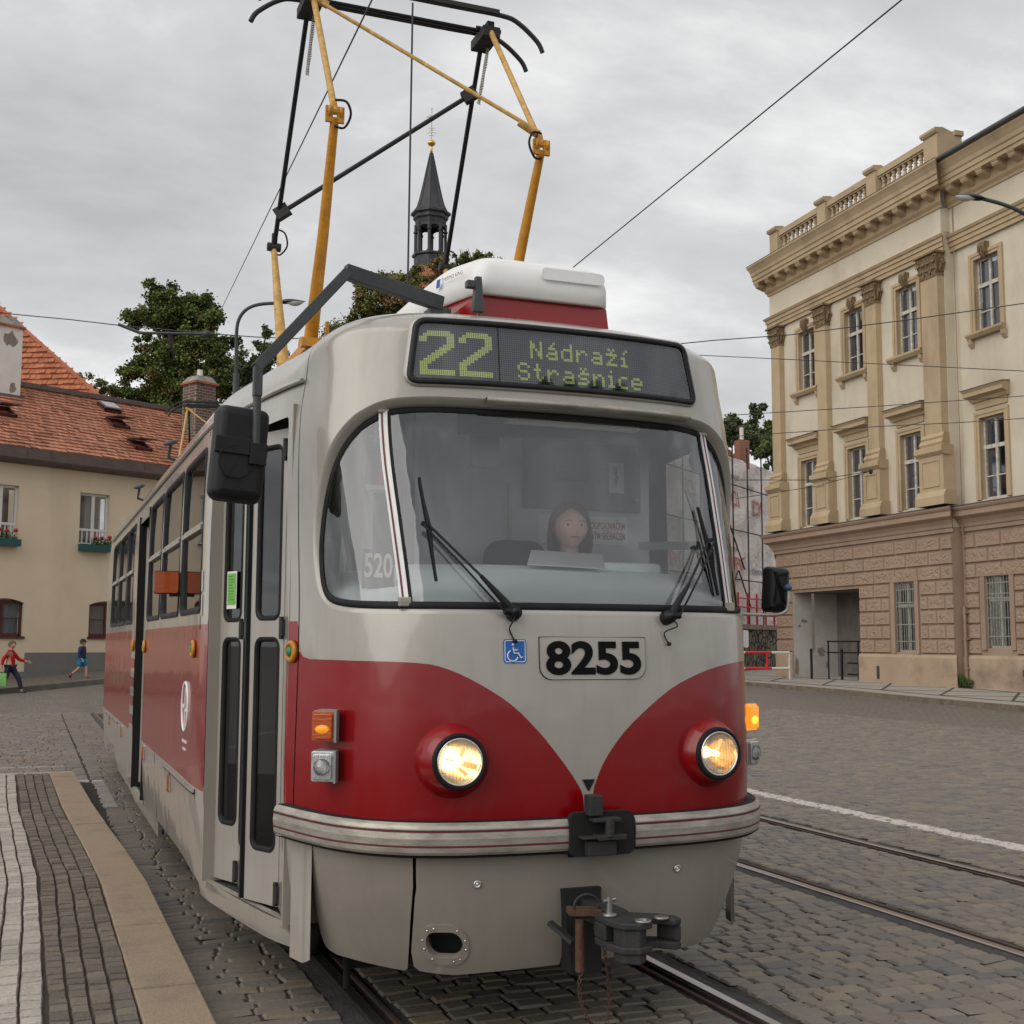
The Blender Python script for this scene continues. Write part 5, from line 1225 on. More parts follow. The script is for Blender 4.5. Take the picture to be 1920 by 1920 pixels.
# ---- pavement on the left, in front of the cream house
kd = Vector((2.65, 1.15)).normalized()
KLp = [(-2.72+kd.x*t, 31.05+kd.y*t) for t in (-14, -8, -3, 0, 2.9, 6, 12, 20)]
kerb('street_kerb', KLp, side=-1, w=.3, h=.14, m=mat('dark_kerb_stone', (.13, .12, .10), .85, var=.35, vscale=3, bump=.3, bscale=30))
PL = densify(KLp, (1., 1.), False); nn = Vector((-kd.y, kd.x)); mb = MB()
strip('', [[(x+nn.x*.28, y+nn.y*.28, gz(x, y)+.136) for x, y in PL], [(x+nn.x*6.5, y+nn.y*6.5, gz(x, y)+.42) for x, y in PL]], None, close=False, build=False, mb=mb)
tag(mb.build('street_pavement', mosaic('brown_mosaic', (.17, .145, .12), (.10, .085, .075), 0), fixn=False), kind='structure')

# ------------------------------------------------------------------ facade helper
class Fac:
    def __init__(s, C, az): s.C = C; s.a = R(az); s.sn = math.sin(s.a); s.cs = math.cos(s.a)
    def __call__(s, a, z, d=0): return (s.C[0]-a*s.sn+d*s.nx, s.C[1]-a*s.cs+d*s.ny, z)
    def box(s, mb, a0, a1, z0, z1, d0, d1):
        v = [s(a0, z0, d0), s(a1, z0, d0), s(a1, z0, d1), s(a0, z0, d1), s(a0, z1, d0), s(a1, z1, d0), s(a1, z1, d1), s(a0, z1, d1)]
        return mb.add(v, [(0, 3, 2, 1), (4, 5, 6, 7), (0, 1, 5, 4), (1, 2, 6, 5), (2, 3, 7, 6), (3, 0, 4, 7)])
    def prof(s, mb, a0, a1, pr, m0=0, m1=0):
        """moulding profile [(d,z)] run along the wall; m0,m1 mitre the ends outwards"""
        n = len(pr); v = [s(a0-d*m0, z, d) for d, z in pr]+[s(a1+d*m1, z, d) for d, z in pr]
        return mb.add(v, [tuple(range(n)), tuple(reversed(range(n, 2*n)))]+[(i, n+i, n+(i+1) % n, (i+1) % n) for i in range(n)])
FR = Fac((25.075, 36.991), 3.2); FR.nx, FR.ny = -FR.cs, FR.sn
FL = Fac((-.921, 34.623), 62); FL.nx, FL.ny = FL.cs, -FL.sn

# ================================================================== the palace on the right
PAL_ = thing('palace', 'long yellow and brown stucco palace with balustrade, pilasters and rusticated ground floor at right', 'building')
STU = mat('cream_stucco', (.62, .565, .455), .9, col2=(.55, .49, .38), vscale=1.1, bump=.25, bscale=30, detail=10, stain=(.5, .55, (1, 1, .35), (.33, .27, .19)))
OCR = mat('ochre_stucco', (.48, .37, .235), .88, col2=(.41, .31, .19), vscale=1.6, bump=.2, bscale=30, detail=10, stain=(.6, .8, (1, 1, .3), (.24, .175, .11)))
PNK = mat('brown_stucco', (.37, .265, .195), .9, col2=(.31, .22, .16), vscale=1.4, bump=.3, bscale=25, detail=10, stain=(.5, .7, (1, 1, .3), (.20, .145, .11)))
VER = mat('vermiculated_stucco', (.36, .255, .185), .92, col2=(.30, .21, .155), vscale=3, bump=1., bscale=11, bdist=.05)
PLN = mat('plinth_stucco', (.44, .325, .23), .9, col2=(.36, .27, .19), vscale=.9, bump=.3, bscale=12, detail=10, stain=(.8, .7, (1, 1, 1.5), (.17, .13, .10)))
CAPM = mat('weathered_capital', (.22, .155, .085), .9, var=.5, vscale=9, bump=.5, bscale=20)
SHT = mat('grey_sheet_metal', (.09, .09, .09), .5, metal=.4, var=.3, vscale=2)
WINF = mat('old_white_window', (.52, .49, .43), .7, var=.35, vscale=7)
PANE = mat('grey_pane', (.05, .055, .065), .08, var=.5, vscale=.8, spec=.8)
CURT = mat('net_curtain', (.35, .36, .38), .9, var=.3, vscale=12, stretch=(1, 1, .1))
S1 = 10.75; DB = -.33; SE = 27
def wallpanel(name, a0, a1, z0, z1, holes, m, d, parent, rev=.45, revm=None):
    o = panel(name, [(a0, z0), (a1, z0), (a1, z1), (a0, z1)], [[(h[0], h[2]), (h[1], h[2]), (h[1], h[3]), (h[0], h[3])] for h in holes], lambda a, z: FR(a, z, d), (1.2, 1.2), m, parent)
    o.data.polygons.foreach_set('use_smooth', [False]*len(o.data.polygons))
    if holes:
        for h in holes:
            mb = MB(); q = [(h[0], h[2]), (h[1], h[2]), (h[1], h[3]), (h[0], h[3])]
            mb.add([FR(a, z, d) for a, z in q]+[FR(a, z, d-rev) for a, z in q], [(i, (i+1) % 4, 4+(i+1) % 4, 4+i) for i in range(4)])
            mb.build('reveal', revm or m, o, fixn=False)
    return o
WX = [2.60, 5.72, 8.80]; WX2 = [12.32, 15.5, 18.6, 21.7, 24.8]
upper = [(c-.56, c+.56, 11.05, 13.35) for c in WX]; lower = [(c-.56, c+.56, 5.9, 8.40) for c in WX]
upper2 = [(c-.56, c+.56, 11.05, 13.35) for c in WX2]; lower2 = [(c-.56, c+.56, 5.9, 8.40) for c in WX2]
wallpanel('wall', 0, S1, 5.6, 14.0, upper+lower, STU, 0, PAL_, .14, OCR); wallpanel('wall', S1, SE, 5.6, 14.0, upper2+lower2, STU, DB, PAL_, .14, OCR)
GATE = (1.2, 5.62, .2, 3.45); GW = [(7.62, 8.80, 1.27, 3.56)]; GW2 = [(11.75, 12.80, 1.42, 3.62), (14.95, 16.05, 1.42, 3.62), (18.05, 19.15, 1.42, 3.62), (21.2, 22.2, 1.42, 3.62)]
g1_ = wallpanel('ground_floor_wall', 0, S1, -.1, 5.15, [GATE]+GW, PNK, -.02, PAL_, .12); g2_ = wallpanel('ground_floor_wall', S1, SE, -.1, 5.15, GW2, PNK, DB-.02, PAL_, .12)
mb = MB(); mb.add([FR(0, -.1, -.02), FR(0, 16.0, -.02), FR(0, 16.0, -12), FR(0, -.1, -12)], [(0, 1, 2, 3)]); mb.build('side_wall', STU, PAL_, fixn=False); mb = MB(); mb.add([FR(S1, 5.15, 0), FR(S1, 14.6, 0), FR(S1, 14.6, DB-.03), FR(S1, 5.15, DB-.03)], [(0, 1, 2, 3)]); mb.mi = 1; mb.add([FR(S1, -.1, .05), FR(S1, 5.15, .05), FR(S1, 5.15, DB-.03), FR(S1, -.1, DB-.03)], [(0, 1, 2, 3)]); mb.build('side_wall', [STU, PNK], PAL_, fixn=False)
# rustication
def blocks(a0, a1, d, holes, seed):
    mb = MB(); r_ = random.Random(seed)
    crs = [1.22+.4625*k for k in range(9)]
    for k, z0 in enumerate(crs[:-1]):
        z1 = z0+.4625
        spans = [(a0, a1)]
        for h in holes:
            if h[2]-.25 < (z0+z1)/2 < h[3]+.02:
                ns = []
                for s0, s1 in spans:
                    if h[1]+.22 <= s0 or h[0]-.22 >= s1: ns.append((s0, s1)); continue
                    if h[0]-.22 > s0: ns.append((s0, h[0]-(.22 if h is not GATE else .02)))
                    if h[1]+.22 < s1: ns.append((h[1]+(.22 if h is not GATE else .02), s1))
                spans = ns
        for s0, s1 in spans:
            L_ = s1-s0; n_ = max(1, round(L_/ (1.15 if L_ > 3 else .9))); cuts = [s0+L_*i/n_ for i in range(n_+1)]
            if n_ > 1 and k % 2:
                cuts = [s0]+[s0+L_*(i+.5)/n_ for i in range(n_)]+[s1]
            for c0, c1 in zip(cuts, cuts[1:]):
                g = .018; fr = .05
                o_ = [(c0+g, z0+g), (c1-g, z0+g), (c1-g, z1-g), (c0+g, z1-g)]
                i_ = [(c0+g+.03, z0+g+.03), (c1-g-.03, z0+g+.03), (c1-g-.03, z1-g-.03), (c0+g+.03, z1-g-.03)]
                v = [FR(a, z, d-.02) for a, z in o_]+[FR(a, z, d+.055) for a, z in i_]
                f2 = [(c0+g+.09, z0+g+.085), (c1-g-.09, z0+g+.085), (c1-g-.09, z1-g-.085), (c0+g+.09, z1-g-.085)]
                v += [FR(a, z, d+.055) for a, z in f2]+[FR(a, z, d+.035) for a, z in f2]
                mb.mi = 0
                mb.add(v[:12], [(i, (i+1) % 4, 4+(i+1) % 4, 4+i) for i in range(4)]+[(4+i, 4+(i+1) % 4, 8+(i+1) % 4, 8+i) for i in range(4)]); mb.mi = 1
                # rough centre field
                nx_ = max(3, int((c1-c0)/.075)); ny_ = 5
                def ff(u, w):
                    e = 0 if u in (0., 1.) or w in (0., 1.) else 1
                    return FR(f2[0][0]+(f2[1][0]-f2[0][0])*u, f2[0][1]+(f2[2][1]-f2[0][1])*w, d+(.055 if not e else .055+r_.uniform(-.016, .014)))
                mb.grid(nx_, ny_, ff, smooth=False)
    mb.mi = 0
    return mb
b1 = blocks(.02, S1-.02, 0, [GATE]+GW, 1); 
o = b1.build('rusticated_blocks', [PNK, VER], g1_, fixn=False); b2 = blocks(S1+.05, SE-.1, DB, GW2, 2); b2.build('rusticated_blocks', [PNK, VER], g2_, fixn=False)
mb = MB(); FR.prof(mb, 0, GATE[0], [(-.02, -.1), (.09, -.1), (.09, 1.1), (.06, 1.2), (-.02, 1.2)]); mb.build('plinth', PLN, g1_); mb = MB(); FR.prof(mb, GATE[1], S1, [(-.02, -.1), (.10, -.1), (.10, 1.1), (.06, 1.2), (-.02, 1.2)], 0, 1); mb.build('plinth', PLN, g1_)
mb = MB(); FR.prof(mb, S1, SE, [(DB-.02, -.1), (DB+.10, -.1), (DB+.10, 1.1), (DB+.06, 1.2), (DB-.02, 1.2)]); mb.build('plinth', PLN, g2_)
def shift(pr, d): return [(a+d, z) for a, z in pr]
LED = [(0, 5.0), (.06, 5.0), (.06, 5.12), (.10, 5.14), (.12, 5.24), (.20, 5.36), (.34, 5.44), (.36, 5.46), (.36, 5.62), (.40, 5.64), (.44, 5.70), (.45, 5.74), (0, 5.84)]
mb = MB(); FR.prof(mb, 0, S1, LED, 1, 1); mb.build('belt_cornice', PNK, PAL_); mb = MB(); FR.prof(mb, S1-.01, SE, shift(LED, DB)); mb.build('belt_cornice', PNK, PAL_)
mb = MB(); FR.prof(mb, 0, S1, [(-.0, 5.838), (.455, 5.745), (.455, 5.757), (0, 5.86)], 1, 1); FR.prof(mb, S1, SE, shift([(0, 5.838), (.455, 5.745), (.455, 5.757), (0, 5.86)], DB)); mb.build('cornice_flashing', SHT, PAL_)
ARC_ = [(0, 13.92), (.10, 13.92), (.10, 14.06), (.14, 14.07), (.14, 14.21), (.18, 14.22), (.18, 14.34), (.22, 14.36), (.26, 14.44), (0, 14.47)]
mb = MB(); FR.prof(mb, .0, S1, ARC_, 1, 1); mb.build('architrave', OCR, PAL_); mb = MB(); FR.prof(mb, S1-.01, SE, shift(ARC_, DB)); mb.build('architrave', OCR, PAL_)
mb = MB(); FR.box(mb, 0, S1, 14.46, 15.36, -.3, .08); mb.build('frieze', STU, PAL_); mb = MB(); FR.box(mb, S1+.001, SE, 14.46, 15.36, DB-.3, DB+.08); mb.build('frieze', STU, PAL_)
CORN = [(0, 15.34), (.12, 15.34), (.14, 15.42), (.22, 15.50), (.24, 15.58), (.24, 15.86), (.62, 15.86), (.62, 15.98), (.66, 16.0), (.66, 16.14), (.70, 16.18), (.72, 16.30), (.80, 16.44), (.86, 16.52), (.86, 16.58), (0, 16.66)]
mb = MB(); FR.prof(mb, .0, S1, CORN, .5, 1); mb.build('main_cornice', OCR, PAL_); mb = MB(); FR.prof(mb, S1-.01, SE, shift(CORN, DB)); mb.build('main_cornice', OCR, PAL_)
def modillion(a, d):
    mb = MB(); pr = [(d+.22, 15.84), (d+.58, 15.84), (d+.58, 15.76), (d+.54, 15.70), (d+.36, 15.64), (d+.22, 15.58)]
    v = [FR(a-.13, z, q) for q, z in pr]+[FR(a+.13, z, q) for q, z in pr]; n = 6
    mb.add(v, [tuple(range(n)), tuple(reversed(range(n, 2*n)))]+[(i, n+i, n+(i+1) % n, (i+1) % n) for i in range(n)]); FR.box(mb, a-.16, a+.16, 15.82, 15.856, d+.22, d+.605); return mb.build('modillion', OCR, PAL_)
for i in range(15): modillion(-.10+i*.765, 0)
for i in range(22): modillion(11.4+i*.71, DB)
# balustrade
BD = -.12
for a0, a1, w in ((.02, .62, 0), (3.52, 4.10, 0), (6.72, 7.28, 0), (9.95, 10.65, 1)):
    mb = MB(); FR.box(mb, a0, a1, 16.6, 17.890, BD-.45, BD+.15); FR.box(mb, a0-.06, a1+.06, 16.6, 16.970, BD-.5, BD+.21); FR.prof(mb, a0-.02, a1+.02, [(BD-.52, 17.890), (BD+.20, 17.890), (BD+.26, 17.970), (BD+.26, 18.050), (BD-.1, 18.120), (BD-.52, 18.050)], .2, .2)
    if w: FR.box(mb, a0, a1, 16.6, 17.890, BD-.8, BD-.45); FR.box(mb, a0-.05, a1+.05, 17.890, 18.050, BD-.85, BD-.52)
    mb.build('balustrade_pier', OCR, PAL_)
for a0, a1 in ((.62, 3.52), (4.10, 6.72), (7.28, 9.95)):
    mb = MB(); FR.box(mb, a0, a1, 17.670, 17.890, BD-.26, BD+.08); FR.box(mb, a0, a1, 17.610, 17.670, BD-.22, BD+.03); mb.build('balustrade_rail', OCR, PAL_)
    mb = MB(); FR.box(mb, a0, a1, 16.6, 16.930, BD-.26, BD+.08); mb.build('balustrade_rail', OCR, PAL_)
    n_ = 9
    for i in range(n_):
        c = FR(a0+(a1-a0)*(i+.5)/n_, 0, BD-.09); mb = MB(); mb.lathe([(.10, 16.930), (.10, 16.980), (.055, 17.010), (.06, 17.050), (.105, 17.150), (.10, 17.220), (.055, 17.350), (.05, 17.410), (.085, 17.430), (.05, 17.460), (.06, 17.510), (.095, 17.550), (.095, 17.610)], c, 12); mb.build('baluster', OCR, PAL_)
# roofs
mb = MB(); mb.add([FR(.5, 16.65, -.6), FR(SE, 16.65, -.6), FR(SE, 18.4, -6), FR(.5, 18.4, -6)], [(0, 1, 2, 3)]); mb.add([FR(10.9, 16.72, DB+.80), FR(SE, 16.72, DB+.80), FR(SE, 20.5, -6), FR(10.9, 20.5, -6)], [(0, 1, 2, 3)]); mb.add([FR(10.9, 16.4, DB+.8), FR(10.9, 16.72, DB+.80), FR(10.9, 20.5, -6), FR(10.9, 16.4, -6)], [(0, 1, 2, 3)]); mb.build('roof', SHT, PAL_, fixn=False)
mb = MB(); mb.tube([FR(10.86, 16.66, DB+.90), FR(SE, 16.66, DB+.90)], .085, 10); mb.build('gutter', SHT, PAL_)
mb = MB(); FR.prof(mb, 0, S1, [(-.1, 16.64), (.87, 16.585), (.87, 16.60), (-.1, 16.68)], .5, 1); mb.build('cornice_flashing', SHT, PAL_)
# pilasters
def pilaster(a0, a1, d=0, dp=.22, side=0):
    c = (a0+a1)/2; w = a1-a0
    mb = MB(); FR.box(mb, a0, a1, 8.12, 13.2, d-.02, d+dp); sh = mb.build('pilaster', OCR, PAL_)
    mb = MB(); e = w*.5+.30
    FR.box(mb, c-e+.12, c+e-.12, 6.2, 7.45, d-.02, d+dp+.14); FR.prof(mb, c-e+.06, c+e-.06, [(d-.02, 5.84), (d+dp+.24, 5.84), (d+dp+.24, 6.10), (d+dp+.14, 6.30), (d-.02, 6.30)], .12, .12)
    FR.prof(mb, c-e+.12, c+e-.12, [(d-.02, 7.40), (d+dp+.16, 7.40), (d+dp+.26, 7.50), (d+dp+.26, 7.66), (d+dp+.10, 7.72), (d-.02, 7.72)], .18, .18)
    FR.prof(mb, a0-.02, a1+.02, [(d-.02, 7.72), (d+dp+.10, 7.72), (d+dp+.14, 7.80), (d+dp+.10, 7.90), (d+dp+.05, 7.93), (d+dp+.08, 8.0), (d+dp+.02, 8.12), (d-.02, 8.12)], .35, .35)
    pd = mb.build('pedestal', OCR, sh)
    fr_ = MB(); q0, q1 = c-e+.28, c+e-.28
    for (x0, x1, z0, z1) in ((q0, q1, 6.42, 6.46), (q0, q1, 7.22, 7.26), (q0, q0+.04, 6.46, 7.22), (q1-.04, q1, 6.46, 7.22)): FR.box(fr_, x0, x1, z0, z1, d+dp+.10, d+dp+.165)
    fr_.build('pedestal_panel', OCR, pd)
    mb = MB(); rr_ = random.Random(int(a0*10))
    def cp(t, h): 
        k = t
        return k
    v0 = [FR(a0+.02, 13.2, d), FR(a1-.02, 13.2, d), FR(a1-.02, 13.2, d+dp-.02), FR(a0+.02, 13.2, d+dp-.02)]; v1 = [FR(a0-.08, 13.85, d), FR(a1+.08, 13.85, d), FR(a1+.08, 13.85, d+dp+.1), FR(a0-.08, 13.85, d+dp+.1)]
    mb.add(v0+v1, [(0, 3, 2, 1), (4, 5, 6, 7)]+[(i, (i+1) % 4, 4+(i+1) % 4, 4+i) for i in range(4)])
    FR.box(mb, a0-.02, a1+.02, 13.15, 13.21, d, d+dp+.03); FR.box(mb, a0-.14, a1+.14, 13.86, 13.925, d, d+dp+.18)
    def leafs(n, z0, h, out, rows):
        for i in range(n):
            t = (i+.5)/n; a = a0-.02+(w+.04)*t; base = Vector(FR(a, z0, d+dp)); tip = Vector(FR(a+(t-.5)*.12, z0+h, d+dp+out)); curl = Vector(FR(a+(t-.5)*.16, z0+h-.10, d+dp+out+.06)); lw = (w+.04)/n*.42
            ax = Vector(FR(1, 0, 0))-Vector(FR(0, 0, 0))
            for q in (-1, 0, 1):
                mb.tube([base+ax*lw*q*.5, base.lerp(tip, .6)+ax*lw*q*.9, tip+ax*lw*q*.8, curl+ax*lw*q*.6], [.045, .05, .04, .02], 6)
    leafs(3, 13.2, .25, .05, 0); leafs(4, 13.38, .28, .09, 0)
    for sx in (-1, 1):
        a = c+sx*(w/2+.02); mb.tube([FR(a+.075*math.cos(t)*sx, 13.74+.075*math.sin(t), d+dp+.09) for t in [k*.7 for k in range(9)]], [.035]*5+[.03, .025, .02, .02], 6)
        for dd in (.05, .15): mb.tube([FR(a-.02*sx, 13.3, d+dd), FR(a+.06*sx, 13.5, d+dd), FR(a+.12*sx, 13.62, d+dd), FR(a+.16*sx, 13.5, d+dd)], [.05, .05, .04, .02], 6)
    mb.build('capital', CAPM, sh)
for a0, a1 in ((.30, .92), (3.58, 4.20), (6.74, 7.34)): pilaster(a0, a1)
pilaster(9.88, 10.72, 0, .26)
# windows
def window(c, z0, z1, d, kind):
    w2 = .56; dd = d-.13
    if kind == 'bar':
        w2 = .54
    f = MB(); W_ = .055
    a0, a1 = c-w2, c+w2
    tz = z0+(z1-z0)*.64 if kind != 'bar' else z0+(z1-z0)*.66
    for (x0, x1, q0, q1, ex) in ((a0, a1, z0, z0+.07, 0), (a0, a1, z1-.06, z1, 0), (a0, a0+.06, z0, z1, .0), (a1-.06, a1, z0, z1, 0), (c-.045, c+.045, z0, z1, .012), (a0, a1, tz-.06, tz+.06, .02)): FR.box(f, x0, x1, q0, q1, dd-.06, dd+ex)
    if kind == 'lo' or kind == 'up':
        zz = z0+(tz-z0)*.44
        for x0, x1 in ((a0+.06, c-.045), (c+.045, a1-.06)): FR.box(f, x0, x1, zz-.018, zz+.018, dd-.05, dd-.01)
    w = f.build('window', WINF, PAL_)
    g = MB(); g.add([FR(a0, z0, dd-.045), FR(a1, z0, dd-.045), FR(a1, z1, dd-.045), FR(a0, z1, dd-.045)], [(0, 1, 2, 3)]); g.build('pane', GLP, w, fixn=False)
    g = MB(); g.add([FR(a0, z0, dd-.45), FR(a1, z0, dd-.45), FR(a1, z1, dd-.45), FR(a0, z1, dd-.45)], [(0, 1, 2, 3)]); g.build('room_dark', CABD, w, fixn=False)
    if kind != 'bar':
        g = MB()
        for x0, x1 in ((a0+.02, a0+.36), (a1-.36, a1-.02)):
            g.grid(10, 1, lambda u, v: FR(x0+(x1-x0)*u, z0+(z1-z0)*v, dd-.12+.02*math.sin(u*25)))
        g.build('curtain', CURT, w, fixn=False)
    if kind == 'bar':
        b_ = MB()
        for i in range(9):
            x = a0+.04+(2*w2-.08)*i/8; b_.tube([FR(x, z0+.02, d-.03), FR(x, z1-.02, d-.03)], .014, 6)
        for z in (z0+.35, z0+.9, z0+1.5, z0+1.62, z1-.25): FR.box(b_, a0, a1, z-.015, z+.015, d-.05, d-.025)
        b_.build('window_grille', GRIL, w)
        s_ = MB(); e = .20
        for (x0, x1, q0, q1) in ((a0-e, a0, z0-.05, z1+e), (a1, a1+e, z0-.05, z1+e), (a0, a1, z1, z1+e)): FR.box(s_, x0, x1, q0, q1, d-.02, d+.045)
        s_.build('surround', PNK, w); return
    s_ = MB(); e = .20
    for k, (ee, do) in enumerate(((e, .07), (e*.5, .045), (.0, 0))):
        if ee == 0: continue
        for (x0, x1, q0, q1) in ((a0-ee, a0-(e*.5 if k == 0 else 0), z0, z1+ee), (a1+(e*.5 if k == 0 else 0), a1+ee, z0, z1+ee), (a0-(e*.5 if k == 0 else 0), a1+(e*.5 if k == 0 else 0), z1+(e*.5 if k == 0 else 0), z1+ee)): FR.box(s_, x0, x1, q0, q1, d-.02, d+do)
    s_.build('surround', OCR, w)
    if kind == 'up':
        s_ = MB(); FR.prof(s_, a0-.30, a1+.30, [(d-.02, z0-.17), (d+.16, z0-.17), (d+.24, z0-.07), (d+.24, z0), (d+.0, z0+.03), (d-.02, z0+.03)], .3, .3)
        for x in (a0-.18, a1+.18): FR.prof(s_, x-.08, x+.08, [(d-.02, z0-.42), (d+.04, z0-.42), (d+.13, z0-.30), (d+.15, z0-.17), (d-.02, z0-.17)])
        s_.build('sill', OCR, w)
        k_ = MB(); FR.prof(k_, c-.15, c+.15, [(d-.02, z1-.02), (d+.08, z1-.02), (d+.16, z1+.16), (d+.15, z1+.42), (d-.02, z1+.42)]); 
        for q in (-1, 1): k_.tube([FR(c+q*.07, z1+.02, d+.10), FR(c+q*.13, z1+.15, d+.18), FR(c+q*.10, z1+.30, d+.19), FR(c+q*.15, z1+.40, d+.15)], [.03, .045, .05, .03], 6)
        k_.tube([FR(c, z1-.06, d+.06), FR(c, z1+.1, d+.16), FR(c, z1+.30, d+.20)], [.03, .05, .05], 6); k_.build('keystone', CAPM, w)
    else:
        s_ = MB(); FR.box(s_, a0-.16, a1+.16, z1+.28, z1+.52, d-.02, d+.05); FR.prof(s_, a0-.34, a1+.34, [(d-.02, z1+.50), (d+.10, z1+.50), (d+.16, z1+.60), (d+.34, z1+.66), (d+.34, z1+.78), (d+.40, z1+.86), (d-.02, z1+.92)], .3, .3); s_.build('hood', OCR, w)
        s_ = MB(); FR.prof(s_, a0-.36, a1+.36, [(d-.02, z1+.921), (d+.41, z1+.865), (d+.41, z1+.885), (d-.02, z1+.945)], .3, .3); s_.build('hood_flashing', SHT, w)
GLP = glassmat('old_window_glass', (.55, .58, .62), extra=.10, rough=.04); GRIL = mat('grille_grey', (.26, .26, .23), .7, var=.3, vscale=10)
for c in WX: window(c, 11.05, 13.35, 0, 'up'); window(c, 5.9, 8.40, 0, 'lo')
for c in WX2: window(c, 11.05, 13.35, DB, 'up'); window(c, 5.9, 8.40, DB, 'lo')
window(8.21, 1.27, 3.56, 0, 'bar')
for h in GW2: window((h[0]+h[1])/2, h[2], h[3], DB, 'bar')
# gateway passage
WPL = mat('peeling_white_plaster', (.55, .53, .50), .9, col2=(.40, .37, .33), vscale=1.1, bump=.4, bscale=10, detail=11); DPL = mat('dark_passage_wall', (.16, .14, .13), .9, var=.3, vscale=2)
mb = MB(); 
def vq(a0, d0, a1, d1, z0, z1): mb.add([FR(a0, z0, d0), FR(a1, z0, d1), FR(a1, z1, d1), FR(a0, z1, d0)], [(0, 1, 2, 3)])
vq(1.22, 0, 1.22, -.80, 0, 3.46); vq(1.22, -.92, 1.22, -1.9, 0, 3.46); vq(1.22, -.80, 1.22, -.92, 0, 1.2); pw = mb.build('passage_wall', WPL, PAL_, fixn=False)
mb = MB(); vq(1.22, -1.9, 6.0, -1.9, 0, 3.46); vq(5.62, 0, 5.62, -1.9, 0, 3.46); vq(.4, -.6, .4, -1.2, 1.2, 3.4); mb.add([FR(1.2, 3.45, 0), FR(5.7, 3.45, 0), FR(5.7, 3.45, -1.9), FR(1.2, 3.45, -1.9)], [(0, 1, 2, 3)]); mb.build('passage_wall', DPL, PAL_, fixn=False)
PATCH = mat('bare_render_patch', (.26, .22, .18), .95, var=.3, vscale=8)
for (d0, z0, w, h, sd) in ((-.10, .35, .16, .75, 3), (-.45, 2.1, .3, .14, 4), (-1.2, .9, .35, .4, 5), (-.25, 1.9, .12, .1, 6), (-1.45, .45, .2, .3, 8)):
    r_ = random.Random(sd); pts = [(math.cos(i*.42)*w*r_.uniform(.5, 1.1), math.sin(i*.42)*h*r_.uniform(.5, 1.1)) for i in range(15)]
    mb = MB(); mb.add([FR(1.226, z0+.3+b*.6, min(-.01, d0+a*.6)) for a, b in pts], [tuple(range(15))]); mb.build('plaster_patch', PATCH, pw, fixn=False)
GR = mat('red_graffiti', (.28, .03, .02), .8); mb = MB()
def stroke(pts, r_=.022): mb.tube([FR(4.25+a, 1.1+b, -1.875) for a, b in pts], r_, 5)
for pts in ([(0, 1.5), (0, 2.0), (.25, 2.0), (.25, 1.75), (0, 1.72)], [(.35, 1.5), (.35, 2.0)], [(.6, 2.0), (.35, 1.72), (.62, 1.5)], [(1.0, 2.0), (.78, 1.95), (.78, 1.78), (.98, 1.7), (.95, 1.5), (.72, 1.5)],
            [(0, .8), (0, 1.35)], [(.28, .8), (.28, 1.35)], [(0, 1.08), (.28, 1.08)], [(.4, .85), (.4, 1.3), (.62, 1.3), (.62, .85), (.4, .85)], [(.75, .8), (.8, 1.35), (1.0, .85), (1.05, 1.35)], [(.5, .5), (.75, .55), (.7, .3), (.45, .05), (.85, .05)], [(.3, 2.25), (.45, 2.5), (.5, 2.2)]): stroke(pts)
mb.build('graffiti', GR, PAL_)
mb = MB(); FR.box(mb, 6.7, 6.83, .38, .80, .09, .125); mb.build('wall_vent', SHT, PAL_); mb = MB(); FR.box(mb, 13.35, 13.48, .62, .80, DB+.09, DB+.125); mb.build('wall_vent', SHT, PAL_)
mb = MB(); mb.tube([FR(10.95, .25, DB+.16), FR(10.95, 2.7, DB+.16)], .05, 10); mb.tube([FR(10.95, 2.7, DB+.13), FR(10.95, 16.4, DB+.10)], .016, 6)
for z in (.8, 1.7, 2.5): FR.box(mb, 10.87, 11.03, z-.03, z+.03, DB-.0, DB+.2)
mb.build('downpipe', mat('pipe_brown', (.30, .19, .14), .6, var=.2, vscale=8), PAL_)
mb = MB(); mb.lathe([(.09, 0), (.09, .05), (.04, .10), (0, .10)], FR(7.05, 7.35, .34), 10, (FR.nx, FR.ny, 0)); mb.build('wire_anchor', CAST, PAL_)
# railing and posts in the gateway
for a in (3.0, 4.35):
    mb = MB(); mb.tube([FR(a, .15, .35-(a-3)*.3), FR(a, 1.30, .35-(a-3)*.3)], .045, 10); mb.lathe([(.055, 0), (.03, .06), (0, .07)], FR(a, 1.30, .35-(a-3)*.3), 10); tag(mb.build('bollard', BLK), 'slim black bollard post at the %s of the palace gateway' % ('left' if a < 3.5 else 'middle'), 'bollard', 'black posts in the palace gateway')
mb = MB()
for z in (1.62, 1.22): mb.tube([FR(3.2, z, -.2), FR(4.9, z, -.5)], .028, 8)
for z in (.85, .45): mb.tube([FR(4.2, z, -.4), FR(5.0, z, -.5)], .028, 8)
mb.tube([FR(4.75, .2, -.47), FR(4.75, 1.65, -.47)], .03, 8); mb.tube([FR(3.25, .2, -.21), FR(3.25, 1.65, -.21)], .03, 8)
tag(mb.build('handrail', BLK), 'black steel handrail inside the white plastered palace gateway', 'handrail')
mb = MB(); r2 = random.Random(9)
for i in range(160):
    a = r2.uniform(-.28, .28); h = r2.uniform(.1, .45)*(1-abs(a)*2); b = Vector(FR(10.85+a, .25, DB+.22+r2.uniform(-.05, .12))); t = b+Vector((r2.uniform(-.12, .12), r2.uniform(-.15, .15), h)); s_ = Vector((r2.uniform(-.03, .03), r2.uniform(-.05, .05), .02)); mb.add([b, t-s_, t+s_], [(0, 1, 2)])
WEED = mat('weed_green', (.07, .12, .025), .8, var=.4, vscale=20)
